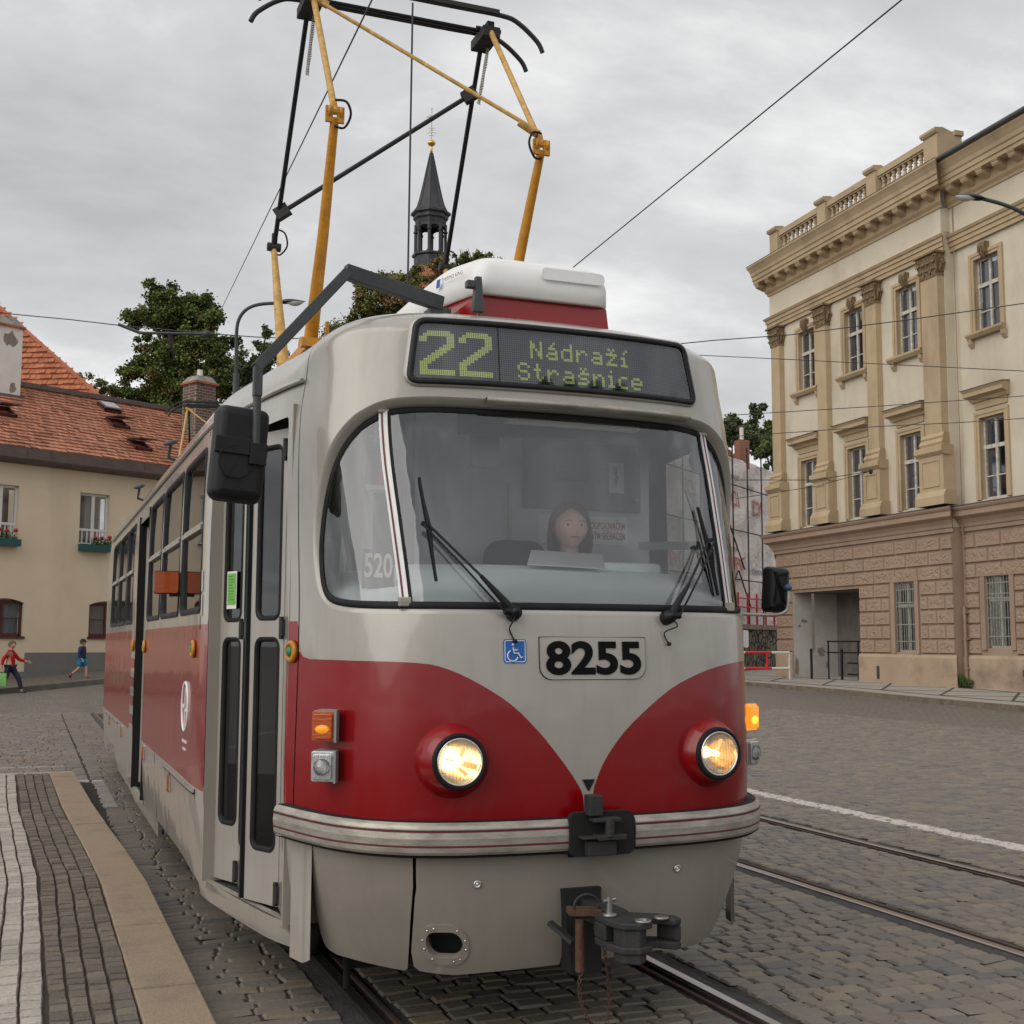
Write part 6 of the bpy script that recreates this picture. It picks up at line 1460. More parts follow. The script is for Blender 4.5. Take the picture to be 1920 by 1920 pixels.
tag(mb.build('weed', WEED, fixn=False), 'small green weed at the foot of the palace downpipe', 'weed')

# ================================================================== cream house on the left
H = thing('cream_house', 'plain cream two storey house with red tiled roof and teal window boxes at left', 'house')
CRW = mat('cream_render', (.72, .60, .44), .92, col2=(.66, .545, .39), vscale=.9, bump=.25, bscale=60, detail=9, stain=(.35, .5, (1, 1, .3), (.36, .29, .20)))
DADO = mat('grey_dado', (.20, .195, .195), .9, col2=(.17, .155, .145), vscale=1.2, bump=.3, bscale=60)
BRN = mat('brown_sheet_metal', (.115, .085, .078), .5, var=.25, vscale=3)
WF = mat('white_window', (.66, .65, .64), .5); MRW = mat('maroon_window', (.09, .022, .018), .6, var=.3, vscale=9)
def wallp(fac, a0, a1, z0, z1, holes, m, d, parent, rev, name='wall', revm=None, arch=()):
    hs = []
    for i, h in enumerate(holes):
        if i in arch:
            q = [(h[0], h[2]), (h[1], h[2])]; n_ = 10; rise = .12
            for k in range(n_+1):
                t = k/n_; q.append((h[1]+(h[0]-h[1])*t, h[3]-rise+rise*4*t*(1-t)))
            hs.append(q)
        else: hs.append([(h[0], h[2]), (h[1], h[2]), (h[1], h[3]), (h[0], h[3])])
    o = panel(name, [(a0, z0), (a1, z0), (a1, z1), (a0, z1)], hs, lambda a, z: fac(a, z, d), (1.5, 1.5), m, parent)
    o.data.polygons.foreach_set('use_smooth', [False]*len(o.data.polygons))
    for q in hs: mb = MB(); n_ = len(q); mb.add([fac(a, z, d) for a, z in q]+[fac(a, z, d-rev) for a, z in q], [(i, (i+1) % n_, n_+(i+1) % n_, n_+i) for i in range(n_)]); mb.build('reveal', revm or m, o, fixn=False)
    return o, hs
up_ = [(1.80, 2.78, 4.42, 5.98), (-1.10, -.12, 4.42, 5.98), (-4.0, -3.02, 4.42, 5.98), (4.7, 5.68, 4.42, 5.98), (-6.9, -5.92, 4.42, 5.98)]
dn_ = [(1.50, 2.70, 1.66, 2.74), (-1.78, -.56, 1.66, 2.74), (-4.6, -3.4, 1.66, 2.74), (4.6, 5.8, 1.66, 2.74)]
_, hs_ = wallp(FL, -14, 7.5, 0, 6.75, up_+dn_, CRW, 0, H, .14, arch=(5, 6, 7, 8))
mb = MB(); mb.add([FL(7.5, 0, 0), FL(7.5, 6.75, 0), FL(7.5, 6.75, -9), FL(7.5, 0, -9)], [(0, 1, 2, 3)]); mb.build('side_wall', CRW, H, fixn=False); mb = MB(); mb.add([FL(-14, 0, 0), FL(-14, 6.75, 0), FL(-14, 6.75, -9), FL(-14, 0, -9)], [(0, 1, 2, 3)]); mb.build('side_wall', CRW, H, fixn=False)
mb = MB(); FL.box(mb, -14, 1.42, .2, 1.20, -.02, .03); mb.build('dado', DADO, H); mb = MB(); FL.box(mb, 1.42, 7.5, .2, .66, -.02, .03); mb.build('dado', DADO, H)
for k, (a0, a1, z0, z1) in enumerate(up_):
    f = MB(); d = -.10; c = (a0+a1)/2
    for (x0, x1, q0, q1, e) in ((a0, a1, z0, z0+.06, 0), (a0, a1, z1-.07, z1, 0), (a0, a0+.07, z0, z1, 0), (a1-.07, a1, z0, z1, 0), (c-.05, c+.05, z0, z1, .01), (a0, a1, z0+.42, z0+.49, .008)): FL.box(f, x0, x1, q0, q1, d-.05, d+e)
    for i in (1, 2): 
        for (s0, s1) in ((a0, c), (c, a1)): x = s0+(s1-s0)*i/3; FL.box(f, x-.018, x+.018, z0, z0+.42, d-.045, d+.004)
    w = f.build('window', WF, H); g = MB(); g.add([FL(a0, z0, d-.03), FL(a1, z0, d-.03), FL(a1, z1, d-.03), FL(a0, z1, d-.03)], [(0, 1, 2, 3)]); g.build('pane', GLP, w, fixn=False)
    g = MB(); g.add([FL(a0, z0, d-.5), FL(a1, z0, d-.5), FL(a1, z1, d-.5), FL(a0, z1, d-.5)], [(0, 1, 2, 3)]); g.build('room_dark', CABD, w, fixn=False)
    g = MB(); g.grid(14, 1, lambda u, v: FL(c+.02+(a1-c-.08)*u*.45, z0+(z1-z0)*v, d-.1+.02*math.sin(u*22))); g.build('curtain', CURT, w, fixn=False)
    s_ = MB(); FL.box(s_, a0-.02, a1+.02, z0-.03, z0, -.12, .08); s_.build('sill', BRN, w)
TEAL = mat('teal_planter', (.012, .075, .075), .5); GERR = mat('geranium_red', (.55, .01, .02), .6); GERL = mat('geranium_leaf', (.06, .10, .02), .8, var=.4, vscale=30)
for k, (a0, a1, z0, z1) in enumerate(up_[:2]):
    pb = thing('flower_box', ['teal flower box with red geraniums under the upper window at the left edge', 'teal flower box with red geraniums under the upper window nearer the tram'][k], 'flower box', FL(a1, z0-.20, .16), 0, 'flower boxes on the cream house')
    off = Vector(pb.location); inv = Matrix.Translation(-off)
    mb = MB(); v = FL.box(mb, a0-.01, a1+.01, z0-.20, z0, .02, .24); b_ = mb.build('planter', TEAL, pb); b_.data.transform(inv)
    r2 = random.Random(3+k); mb = MB()
    for i in range(420):
        a = a0+(a1-a0)*(.0 if k else .1)+(a1-a0)*r2.random()*(.62 if k else .9); z = z0+r2.random()**1.5*.20; p = Vector(FL(a, z, .13+r2.uniform(-.1, .12))); u_ = Vector((r2.uniform(-1, 1), r2.uniform(-1, 1), r2.uniform(-1, 1)))*.035; w_ = Vector((r2.uniform(-1, 1), r2.uniform(-1, 1), r2.uniform(-1, 1)))*.035; mb.add([p-u_, p+w_, p+u_], [(0, 1, 2)])
    b_ = mb.build('leaves', GERL, pb, fixn=False); b_.data.transform(inv)
    mb = MB()
    for t in ((.03, .3, .52) if k else (.12, .4, .62, .8)):
        c0 = Vector(FL(a0+(a1-a0)*t, z0+r2.uniform(.14, .26), .14))
        for i in range(60):
            q = Vector((r2.gauss(0, 1), r2.gauss(0, 1), r2.gauss(0, 1))).normalized(); p = c0+q*.055; t1 = q.orthogonal()*.022; t2 = q.cross(t1); mb.add([p-t1, p+t2, p+t1, p-t2], [(0, 1, 2, 3)])
    b_ = mb.build('blossoms', GERR, pb, fixn=False); b_.data.transform(inv)
for k, (a0, a1, z0, z1) in enumerate(dn_):
    f = MB(); d = -.10; c = (a0+a1)/2
    for (x0, x1, q0, q1, e) in ((a0, a1, z0, z0+.09, 0), (a0, a1, z1-.16, z1-.05, 0), (a0, a0+.09, z0, z1-.05, 0), (a1-.09, a1, z0, z1-.05, 0), (c-.03, c+.03, z0, z1-.1, .01), (a0, a1, z0+.50, z0+.53, .008)): FL.box(f, x0, x1, q0, q1, d-.05, d+e)
    FL.box(f, a0-.04, a1+.04, z0-.06, z0, -.12, .05)
    w = f.build('window', MRW, H); g = MB(); g.add([FL(a0, z0, d-.03), FL(a1, z0, d-.03), FL(a1, z1, d-.03), FL(a0, z1, d-.03)], [(0, 1, 2, 3)]); g.build('pane', GLP, w, fixn=False)
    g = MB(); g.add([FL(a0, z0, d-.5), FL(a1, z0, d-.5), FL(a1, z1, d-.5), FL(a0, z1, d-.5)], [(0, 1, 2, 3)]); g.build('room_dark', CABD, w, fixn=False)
    g = MB(); g.grid(22, 1, lambda u, v: FL(a0+.06+(a1-a0-.12)*u, z0+(z1-z0)*v, d-.12+.02*math.sin(u*40))); g.build('curtain', CURT, w, fixn=False)
mb = MB(); FL.prof(mb, -14.3, 7.8, [(-.02, 6.62), (.12, 6.62), (.42, 6.70), (.44, 6.74), (.44, 6.80), (.30, 6.82), (.30, 7.06), (-.02, 7.06)]); mb.build('eaves_gutter', BRN, H)
for a in (-2.1, 1.75, 1.0): mb = MB(); FL.box(mb, a-.012, a+.012, 6.82, 7.05, .28, .315); mb.build('gutter_seam', BRN, H)
TILE = mat('roof_tile', (.38, .125, .06), .85, var=.3, vscale=2.2, bump=.3, bscale=30)
def tilemat(name, c1, c2, sc=(3.2, 1, 1)):
    m = mat(name, c1, .85, bump=.3, bscale=25); nt = m.node_tree; N = nt.nodes; L = nt.links; b = N['Principled BSDF']
    a = N.new('ShaderNodeVertexColor'); a.layer_name = 'Col'; n = N.new('ShaderNodeTexNoise'); n.inputs['Scale'].default_value = 1.2; n.inputs['Detail'].default_value = 8; tc = N.new('ShaderNodeTexCoord'); L.new(tc.outputs['Object'], n.inputs['Vector'])
    r = N.new('ShaderNodeMapRange'); r.inputs['To Min'].default_value = .65; r.inputs['To Max'].default_value = 1.3; L.new(n.outputs['Fac'], r.inputs['Value'])
    v = N.new('ShaderNodeVectorMath'); v.operation = 'SCALE'; L.new(a.outputs['Color'], v.inputs[0]); L.new(r.outputs['Result'], v.inputs['Scale']); L.new(v.outputs[0], b.inputs['Base Color']); return m
TM = tilemat('clay_tile', (.38, .125, .06), 0)
def tiles(name, P0, ex, ey, nx, ny, parent, inside=None, thick=.045, seed=1, pal=((.43, .175, .10), (.37, .15, .085), (.46, .195, .12), (.30, .125, .075), (.41, .18, .11))):
    """a tiled slope : P0 lower corner, ex along the eave, ey up the slope (full vectors)"""
    P0, ex, ey = Vector(P0), Vector(ex), Vector(ey); nrm = ex.cross(ey).normalized()
    if nrm.z < 0: nrm = -nrm
    r_ = random.Random(seed); vv = []; ff = []; cc = []
    for j in range(ny):
        for i in range(nx):
            o = .5 if j % 2 else 0
            u0, u1 = (i+o)/nx, (i+1+o)/nx; u1 = min(u1, 1); v0, v1 = j/ny, (j+1.12)/ny
            if u0 >= 1 or (inside and not inside((u0+u1)/2, (v0+j/ny)/2)): continue
            t = thick*r_.uniform(.7, 1.4); e = .03*(u1-u0); b = len(vv); c = r_.choice(pal)
            A = P0+ex*(u0+e)+ey*v0; B = P0+ex*(u1-e)+ey*v0; C_ = P0+ex*(u1-e)+ey*v1; D = P0+ex*(u0+e)+ey*v1
            vv += [A+nrm*t, B+nrm*t, C_+nrm*.006, D+nrm*.006, A-nrm*.01, B-nrm*.01]; cc += [c]*6
            ff += [(b, b+1, b+2, b+3), (b+4, b+5, b+1, b)]
    me = bpy.data.meshes.new(name); me.from_pydata([tuple(p) for p in vv], [], ff); me.materials.append(TM); ca = me.color_attributes.new('Col', 'FLOAT_COLOR', 'POINT'); ca.data.foreach_set('color', [q for c in cc for q in (*c, 1)])
    return link(name, me, parent)
RD, RZ = -4.4, 9.85
a0v = Vector(FL(7.8, 7.04, .30)); a1v = Vector(FL(-14.3, 7.04, .30)); up = Vector(FL(7.8, RZ, RD))-a0v
mb = MB(); mb.add([a0v, a1v, a1v+up, a0v+up], [(0, 1, 2, 3)]); mb.add([a0v+up, a1v+up, Vector(FL(-14.3, 7.0, -9.2)), Vector(FL(7.8, 7.0, -9.2))], [(0, 1, 2, 3)]); rf = mb.build('roof', BRN, H, fixn=False)
tiles('roof_tiles', a0v+Vector((0, 0, .02)), a1v-a0v, up, 115, 21, rf, seed=4)
mb = MB(); mb.bar(FL(7.8, RZ+.02, RD+.10), FL(-14.3, RZ+.02, RD+.10), .38, .16); mb.build('ridge_cap', BRN, rf)
mb = MB(); FL.box(mb, -14.2, 7.7, 6.7, 7.02, -.05, .29); mb.build('eaves_board', BRN, H)
def on_roof(a, t): return a0v.lerp(a1v, (7.8-a)/22.1)+up*t
un = up.normalized(); exn = (a1v-a0v).normalized(); rn = exn.cross(un); rn = rn if rn.z > 0 else -rn
def skylight(a, t, open_, w=.62, h=.62):
    o = on_roof(a, t); mb = MB()
    def B(x0, x1, y0, y1, z0, z1):
        v = [o+exn*x+un*y+rn*z for z in (z0, z1) for (x, y) in ((x0, y0), (x1, y0), (x1, y1), (x0, y1))]; mb.add(v, [(0, 3, 2, 1), (4, 5, 6, 7), (0, 1, 5, 4), (1, 2, 6, 5), (2, 3, 7, 6), (3, 0, 4, 7)])
    B(0, w, 0, .07, 0, .13); B(0, w, h-.07, h, 0, .13); B(0, .07, 0, h, 0, .13); B(w-.07, w, 0, h, 0, .13); s = mb.build('skylight', MRW, rf)
    mb = MB(); tl = .30 if open_ else .03
    v = [o+exn*x+un*y+rn*(.15+(tl*(1-y/h))) for (x, y) in ((-.02, -.03), (w+.02, -.03), (w+.02, h+.02), (-.02, h+.02))]; v += [p+rn*.04 for p in v]; mb.add(v, [(0, 3, 2, 1), (4, 5, 6, 7), (0, 1, 5, 4), (1, 2, 6, 5), (2, 3, 7, 6), (3, 0, 4, 7)]); mb.build('skylight_sash', BRN, s)
    if not open_:
        mb = MB(); mb.add([o+exn*x+un*y+rn*(.15+tl*(1-y/h)+.045) for (x, y) in ((.05, .05), (w-.05, .05), (w-.05, h-.05), (.05, h-.05))], [(0, 1, 2, 3)]); mb.build('skylight_glass', mat('skylight_glass', (.25, .27, .30), .05, spec=1), s, fixn=False)
for a, t, op in ((1.75, .42, 1), (-2.35, .50, 1), (-2.25, .18, 1), (-2.75, .76, 0)): skylight(a, t, op)
# chimneys
WCH = mat('flaking_white_render', (.74, .72, .68), .9, col2=(.64, .61, .57), vscale=2.2, bump=.3, bscale=30, detail=10)
def chimney(base, w, dpt, h, m, name, cap, parent, brick=False):
    C_ = Vector(base); mb = MB(); M_ = Matrix.Translation(C_) @ Matrix.Rotation(-R(62)+R(90), 4, 'Z')
    mb.box(-w/2, w/2, -dpt/2, dpt/2, 0, h, mx=M_); ch = mb.build(name, m, parent)
    mb = MB(); mb.box(-w/2-.07, w/2+.07, -dpt/2-.07, dpt/2+.07, h, h+.07, mx=M_); mb.build('chimney_band', TILE, ch); mb = MB(); v0 = [M_ @ Vector((x, y, h+.07)) for x, y in ((-w/2-.04, -dpt/2-.04), (w/2+.04, -dpt/2-.04), (w/2+.04, dpt/2+.04), (-w/2-.04, dpt/2+.04))]; v1 = [M_ @ Vector((x*.72, y*.72, h+.07+cap)) for x, y in ((-w/2, -dpt/2), (w/2, -dpt/2), (w/2, dpt/2), (-w/2, dpt/2))]
    mb.add(v0+v1, [(0, 3, 2, 1), (4, 5, 6, 7)]+[(i, (i+1) % 4, 4+(i+1) % 4, 4+i) for i in range(4)]); mb.build('chimney_cap', mat('chimney_cap_stone', (.28, .26, .24), .9, var=.4, vscale=6) if 'chimney_cap_stone' not in bpy.data.materials else bpy.data.materials['chimney_cap_stone'], ch)
    return ch, M_
c0 = at(8, 745, 39.5); ch, M_ = chimney(c0-Vector((.25, .12, .4)), 1.15, .9, 2.6, WCH, 'chimney', .26, H)
mb = MB(); r2 = random.Random(2); pts = [(math.cos(i*.5)*.12*r2.uniform(.6, 1.1), math.sin(i*.5)*.22*r2.uniform(.6, 1.1)) for i in range(13)]; mb.add([M_ @ Vector((.32+a, -.453, .65+b)) for a, b in pts], [tuple(range(13))]); pts = [(math.cos(i*.5)*.28*r2.uniform(.5, 1.1), math.sin(i*.5)*.28*r2.uniform(.5, 1.1)) for i in range(13)]; mb.add([M_ @ Vector((.20+a, -.453, 2.2+b)) for a, b in pts], [tuple(range(13))]); mb.build('bare_patch', PATCH, ch, fixn=False)
mb = MB(); mb.box(-.68, .68, -.56, .5, .15, .42, mx=M_); mb.build('chimney_flashing', BRN, ch)
def brickmat(name, c1, c2, mo, sc):
    m = mat(name, c1, .9); nt = m.node_tree; N = nt.nodes; L = nt.links; b = N['Principled BSDF']; tc = N.new('ShaderNodeTexCoord'); sp = N.new('ShaderNodeSeparateXYZ'); L.new(tc.outputs['Object'], sp.inputs[0]); ad = N.new('ShaderNodeMath'); L.new(sp.outputs['X'], ad.inputs[0]); L.new(sp.outputs['Y'], ad.inputs[1]); cb = N.new('ShaderNodeCombineXYZ'); L.new(ad.outputs[0], cb.inputs[0]); L.new(sp.outputs['Z'], cb.inputs[1])
    br = N.new('ShaderNodeTexBrick'); br.inputs['Scale'].default_value = sc; br.inputs['Brick Width'].default_value = .3; br.inputs['Row Height'].default_value = .1; br.inputs['Mortar Size'].default_value = .015; br.inputs['Color1'].default_value = (*c1, 1); br.inputs['Color2'].default_value = (*c2, 1); br.inputs['Mortar'].default_value = (*mo, 1); L.new(cb.outputs[0], br.inputs['Vector']); L.new(br.outputs['Color'], b.inputs['Base Color']); bp = N.new('ShaderNodeBump'); bp.invert = True; bp.inputs['Distance'].default_value = .03; L.new(br.outputs['Fac'], bp.inputs['Height']); L.new(bp.outputs['Normal'], b.inputs['Normal']); return m
BRK = brickmat('old_brick', (.10, .055, .04), (.16, .10, .075), (.26, .23, .20), 1)
c1 = at(372, 800, 43); ch2, M2_ = chimney(c1-Vector((0, 0, .9)), .80, .80, 2.35, BRK, 'chimney', .22, H); mb = MB(); mb.tube([M2_ @ Vector((0, 0, 2.6)), M2_ @ Vector((0, 0, 2.9))], .10, 10); mb.build('chimney_pot', WCH, ch2)
# taller house behind, only its hipped roof
H2 = thing('orange_roof_house', 'steep bright orange tiled hipped roof rising behind the white chimney at the left edge', 'house')
A = at(-260, 760, 48); Bp = at(196, 752, 48); Tp = at(-40, 542, 48); bk = Vector((-3, 9, 0)); 
mb = MB(); T2 = Tp+Vector((-1.5, 4.5, 0)); mb.add([A, Bp, T2-Vector((3, 0, 0)), T2], [(0, 1, 3, 2)])
mb = MB(); mb.add([A-Vector((0, 0, 8)), Bp-Vector((0, 0, 8)), Bp+bk-Vector((0, 0, 8)), A+bk-Vector((0, 0, 8)), A, Bp, Bp+bk, A+bk], [(0, 1, 5, 4), (1, 2, 6, 5), (2, 3, 7, 6), (3, 0, 4, 7)]); mb.build('wall', CRW, H2)
rdg = Vector((Tp.x-.2, Tp.y+4.5, 0)); zt = CAM.z+(Tp.z-CAM.z)*((Vector((rdg.x, rdg.y, 0))-Vector((CAM.x, CAM.y, 0))).length/(Vector((Tp.x, Tp.y, 0))-Vector((CAM.x, CAM.y, 0))).length); RP = Vector((Tp.x+(Tp.x-CAM.x)*.095, Tp.y+(Tp.y-CAM.y)*.095, zt)); RP = CAM+(Tp-CAM)*1.095
RQ = RP+Vector((-6, 0, 0)); mb = MB(); mb.add([A, Bp, RP, RQ, Bp+bk, A+bk], [(0, 1, 2, 3), (1, 4, 2), (4, 5, 3, 2)]); r2f = mb.build('roof', TILE, H2, fixn=False)
exx = Bp-A; eyy = (RP-Bp)+exx*((Bp-RP).dot(exx)/exx.length_squared); kk = (Bp-RP).dot(exx)/exx.length_squared
tiles('roof_tiles', A, exx, eyy, 44, 22, r2f, inside=lambda u, v: u < 1-kk*v-.01, thick=.07, seed=8, pal=((.40, .13, .06), (.34, .11, .05), (.43, .15, .07)))
mb = MB(); mb.tube([Bp, RP], .09, 8); mb.build('hip_ridge', TILE, r2f)

# ================================================================== scaffolded house
SC_ = thing('scaffolded_house', 'house wrapped in white printed scaffold netting with orange roof beyond the palace corner', 'building')
FS = Fac((28.1, 45.45), 51.7); FS.nx, FS.ny = FS.cs, -FS.sn
mb = MB(); FS.box(mb, -7, 13, 0, 10.2, -6, -1.2); mb.build('wall', mat('building_site_wall', (.30, .25, .20), .9, var=.3, vscale=1.5), SC_)
NET = mat('scaffold_net', (.85, .80, .78), .9, col2=(.74, .66, .64), vscale=1.6, bump=.8, bscale=4, bdist=.15)
r2 = random.Random(21)
def netd(a, z): return .10*math.sin(a*1.7+z*.6)+.07*math.sin(z*2.9+a)+.05*math.sin(a*5+z*1.3)
mb = MB(); mb.grid(70, 50, lambda u, v: FS(-7+20*u, 2.2+8.1*v, .0+netd(-7+20*u, 2.2+8.1*v)*(1 if .01 < v < .99 else .4))); mb.build('scaffold_netting', NET, SC_, fixn=False)
NP = mat('net_print_red', (.58, .24, .20), .9, var=.3, vscale=3); NG = mat('net_print_grey', (.28, .28, .30), .9)
def nettext(t, a, z, s, m): text_obj('net_print', t, s, lambda x, y: FS(a-x, z+y, .03+netd(a-x, z+y)+.05), m, SC_, bold=.01)
for a, z, s, m, t in ((-.6, 8.3, 1.0, NP, 'PCI'), (-3.6, 8.1, 1.0, NP, 'PCI'), (-2.9, 9.0, .35, NG, 'STAVBY'), (-3.8, 5.0, .3, NG, 'OBNOVA'), (2.2, 8.6, 1.0, NP, 'PCI'), (-.7, 9.3, .32, NG, 'STAVBY'), (-1.0, 5.2, .9, NP, 'PCI'), (-.2, 5.9, .3, NG, 'OBNOVA'), (.4, 3.2, .9, NP, 'KM'), (5.0, 8.2, 1.0, NP, 'PCI'), (6.5, 5.0, 1.0, NP, 'PCI')): nettext(t, a, z, s, m)
mb = MB(); mb.add([FS(1.2, 6.7, .3), FS(2.0, 6.7, .3), FS(2.0, 8.3, .3), FS(1.2, 8.3, .3)], [(0, 1, 2, 3)]); mb.build('red_banner', mat('red_banner', (.50, .16, .17), .8), SC_, fixn=False)
for a in (-6, -3.9, -1.9, .1, 2.1, 4.1, 6.1, 8.1): mb = MB(); mb.tube([FS(a, 0, .25), FS(a, 10.9, .25)], .035, 6); mb.build('scaffold_pole', CAST, SC_)
for (p, q) in (((2.0, 8.3), (-1.2, 5.0)), ((-.3, 4.9), (1.2, 3.3)), ((-.4, 4.9), (-2.0, 3.2)), ((6.0, 8.0), (3.0, 4.6))): mb = MB(); mb.tube([FS(*p, .30), FS(*q, .30)], .035, 6); mb.build('scaffold_brace', CAST, SC_)
for z in (4.5, 6.8, 8.9): mb = MB(); mb.tube([FS(-7, z, .22), FS(10, z, .22)], .028, 6); mb.build('scaffold_ledger', CAST, SC_)
e0 = Vector(FS(9, 10.1, -.4)); e1 = Vector(FS(-4.3, 10.1, -.4)); upv = Vector(FS(9, 12.3, -2.6))-e0
mb = MB(); mb.add([e0, e1, e1+upv, e0+upv], [(0, 1, 2, 3)]); rs = mb.build('roof', TILE, SC_, fixn=False); tiles('roof_tiles', e0, e1-e0, upv, 30, 11, rs, thick=.08, seed=12)
e2 = Vector(FS(-4.3, 9.7, -.6)); e3 = Vector(FS(-9, 9.7, -.6)); up2 = Vector(FS(-4.3, 10.9, -2.6))-e2; mb = MB(); mb.add([e2, e3, e3+up2, e2+up2], [(0, 1, 2, 3)]); rs2 = mb.build('roof', TILE, SC_, fixn=False); tiles('roof_tiles', e2, e3-e2, up2, 12, 6, rs2, thick=.08, seed=13)
bc = at(1391, 842, 60); mb = MB(); mb.box(bc.x-.26, bc.x+.26, bc.y-.26, bc.y+.26, bc.z-1, bc.z+.42); chs = mb.build('chimney', brickmat('red_brick', (.36, .12, .07), (.28, .09, .05), (.30, .25, .2), 1.2), rs); mb = MB(); mb.tube([(bc.x, bc.y, bc.z+.4), (bc.x, bc.y, bc.z+1.05)], .10, 10); mb.build('chimney_pot', WCH, chs)
# stone retaining wall with a red railing
FW_ = Fac((27.6, 43.9), 51.7); FW_.nx, FW_.ny = FW_.cs, -FW_.sn
def stonemat():
    m = mat('rubble_stone', (.12, .10, .08), .9); nt = m.node_tree; N = nt.nodes; L = nt.links; b = N['Principled BSDF']; tc = N.new('ShaderNodeTexCoord'); v = N.new('ShaderNodeTexVoronoi'); v.feature = 'DISTANCE_TO_EDGE'; v.inputs['Scale'].default_value = 2.6; L.new(tc.outputs['Object'], v.inputs['Vector']); v2 = N.new('ShaderNodeTexVoronoi'); v2.inputs['Scale'].default_value = 2.6; L.new(tc.outputs['Object'], v2.inputs['Vector'])
    cr = N.new('ShaderNodeValToRGB'); cr.color_ramp.elements[0].position = .02; cr.color_ramp.elements[0].color = (.03, .025, .02, 1); cr.color_ramp.elements[1].position = .10; cr.color_ramp.elements[1].color = (1, 1, 1, 1); L.new(v.outputs['Distance'], cr.inputs['Fac'])
    hs = N.new('ShaderNodeMapRange'); hs.inputs['To Min'].default_value = .6; hs.inputs['To Max'].default_value = 1.5; sx_ = N.new('ShaderNodeSeparateXYZ'); L.new(v2.outputs['Color'], sx_.inputs[0]); L.new(sx_.outputs['X'], hs.inputs['Value'])
    mu = N.new('ShaderNodeVectorMath'); mu.operation = 'MULTIPLY'; mu.inputs[1].default_value = (.15, .12, .09); L.new(cr.outputs['Color'], mu.inputs[0]); s2 = N.new('ShaderNodeVectorMath'); s2.operation = 'SCALE'; L.new(mu.outputs[0], s2.inputs[0]); L.new(hs.outputs['Result'], s2.inputs['Scale']); L.new(s2.outputs[0], b.inputs['Base Color']); bp = N.new('ShaderNodeBump'); bp.inputs['Distance'].default_value = .1; L.new(cr.outputs['Color'], bp.inputs['Height']); L.new(bp.outputs['Normal'], b.inputs['Normal']); return m
mb = MB(); FW_.box(mb, -8, 12, 0, 2.18, -1.4, 0); rw = mb.build('retaining_wall', stonemat()); tag(rw, 'dark rubble stone retaining wall below the scaffolded house', 'wall'); mb = MB(); FW_.box(mb, -8, 12, 2.18, 2.40, -1.5, .12); mb.build('wall_coping', mat('coping_stone', (.24, .20, .15), .9, var=.3, vscale=3), rw)
RRD = mat('red_railing_paint', (.55, .02, .02), .5); RWH = mat('white_railing_paint', (.6, .57, .52), .6, var=.2, vscale=9)
mb = MB()
for z in (2.85, 3.2, 3.6): mb.tube([FW_(-8, z, -.2), FW_(10, z, -.2)], .035, 6)
for i in range(15): mb.tube([FW_(-8+1.25*i, 2.40, -.2), FW_(-8+1.25*i, 3.85, -.2)], .05, 6)
tag(mb.build('red_railing', RRD), 'red tubular railing along the top of the stone retaining wall', 'railing')
# red and white barrier by the kerb
p0 = at(1330, 1222, 45); p1 = at(1480, 1222, 45); mb = MB()
for zz in (1.21, .64):
    for i in range(9):
        a = p0.lerp(p1, i/9); b = p0.lerp(p1, (i+1)/9); a.z = b.z = zz; mb.mi = 0 if i in (4, 5, 6, 1) else 1; mb.tube([a, b], .05, 8, caps=False)
for i, t in ((1, 1.0), (0, .72), (1, .38), (1, 0)):
    a = p0.lerp(p1, t); mb.mi = i; mb.tube([(a.x, a.y, .62 if t == .72 else .1), (a.x, a.y, 1.21)], .045, 8)
tag(mb.build('street_barrier', [RRD, RWH]), 'low red and white tubular barrier on the pavement beside the gateway', 'barrier')

# ================================================================== church tower
CT = thing('church_tower', 'dark church steeple with open lantern and gilded cross above the trees', 'church tower', (20.9, 69.5, 0))
SL = mat('dark_roof_metal', (.045, .045, .05), .55, metal=.3, var=.4, vscale=1.2, stretch=(1, 1, .3)); GOLD = mat('gilding', (.70, .45, .10), .3, metal=.9); FIL = mat('pale_gilt_iron', (.40, .33, .20), .5, metal=.4); BT = mat('tower_brick_tile', (.42, .15, .08), .9, var=.3, vscale=2)
def oct_(r, z, n=8, rot=R(22.5)): return [(r*math.cos(rot+i*2*math.pi/n), r*math.sin(rot+i*2*math.pi/n), z) for i in range(n)]
mb = MB(); mb.box(-2.6, 2.6, -2.6, 2.6, 0, 20.5); mb.build('tower_wall', CRW, CT)
mb = MB(); q = [(-2.8, -2.8, 20.4), (2.8, -2.8, 20.4), (2.8, 2.8, 20.4), (-2.8, 2.8, 20.4)]; mb.add(q+[(x*.36, y*.36, 25.2) for x, y, z in q], [(i, (i+1) % 4, 4+(i+1) % 4, 4+i) for i in range(4)]); mb.build('lower_roof', BT, CT)
ls = [oct_(1.16, 24.6), oct_(1.16, 25.2), oct_(1.2, 25.3), oct_(1.2, 25.42), oct_(1.06, 25.5), oct_(1.06, 26.0), oct_(1.2, 26.08), oct_(1.2, 26.2), oct_(1.0, 26.24), oct_(.3, 26.25)]
mb = MB(); strip('', ls, None, build=False, mb=mb, smooth=False); mb.build('lantern_base', SL, CT)
for i in range(8):
    a = R(22.5)+i*math.pi/4; x, y = .96*math.cos(a), .96*math.sin(a); mb = MB(); mb.tube([(x, y, 26.2), (x, y, 28.2)], .105, 8); mb.lathe([(.16, 0), (.16, .1), (.11, .16)], (x, y, 26.2), 8); mb.lathe([(.11, 0), (.16, .08), (.16, .14)], (x, y, 27.6), 8); mb.build('lantern_column', SL, CT)
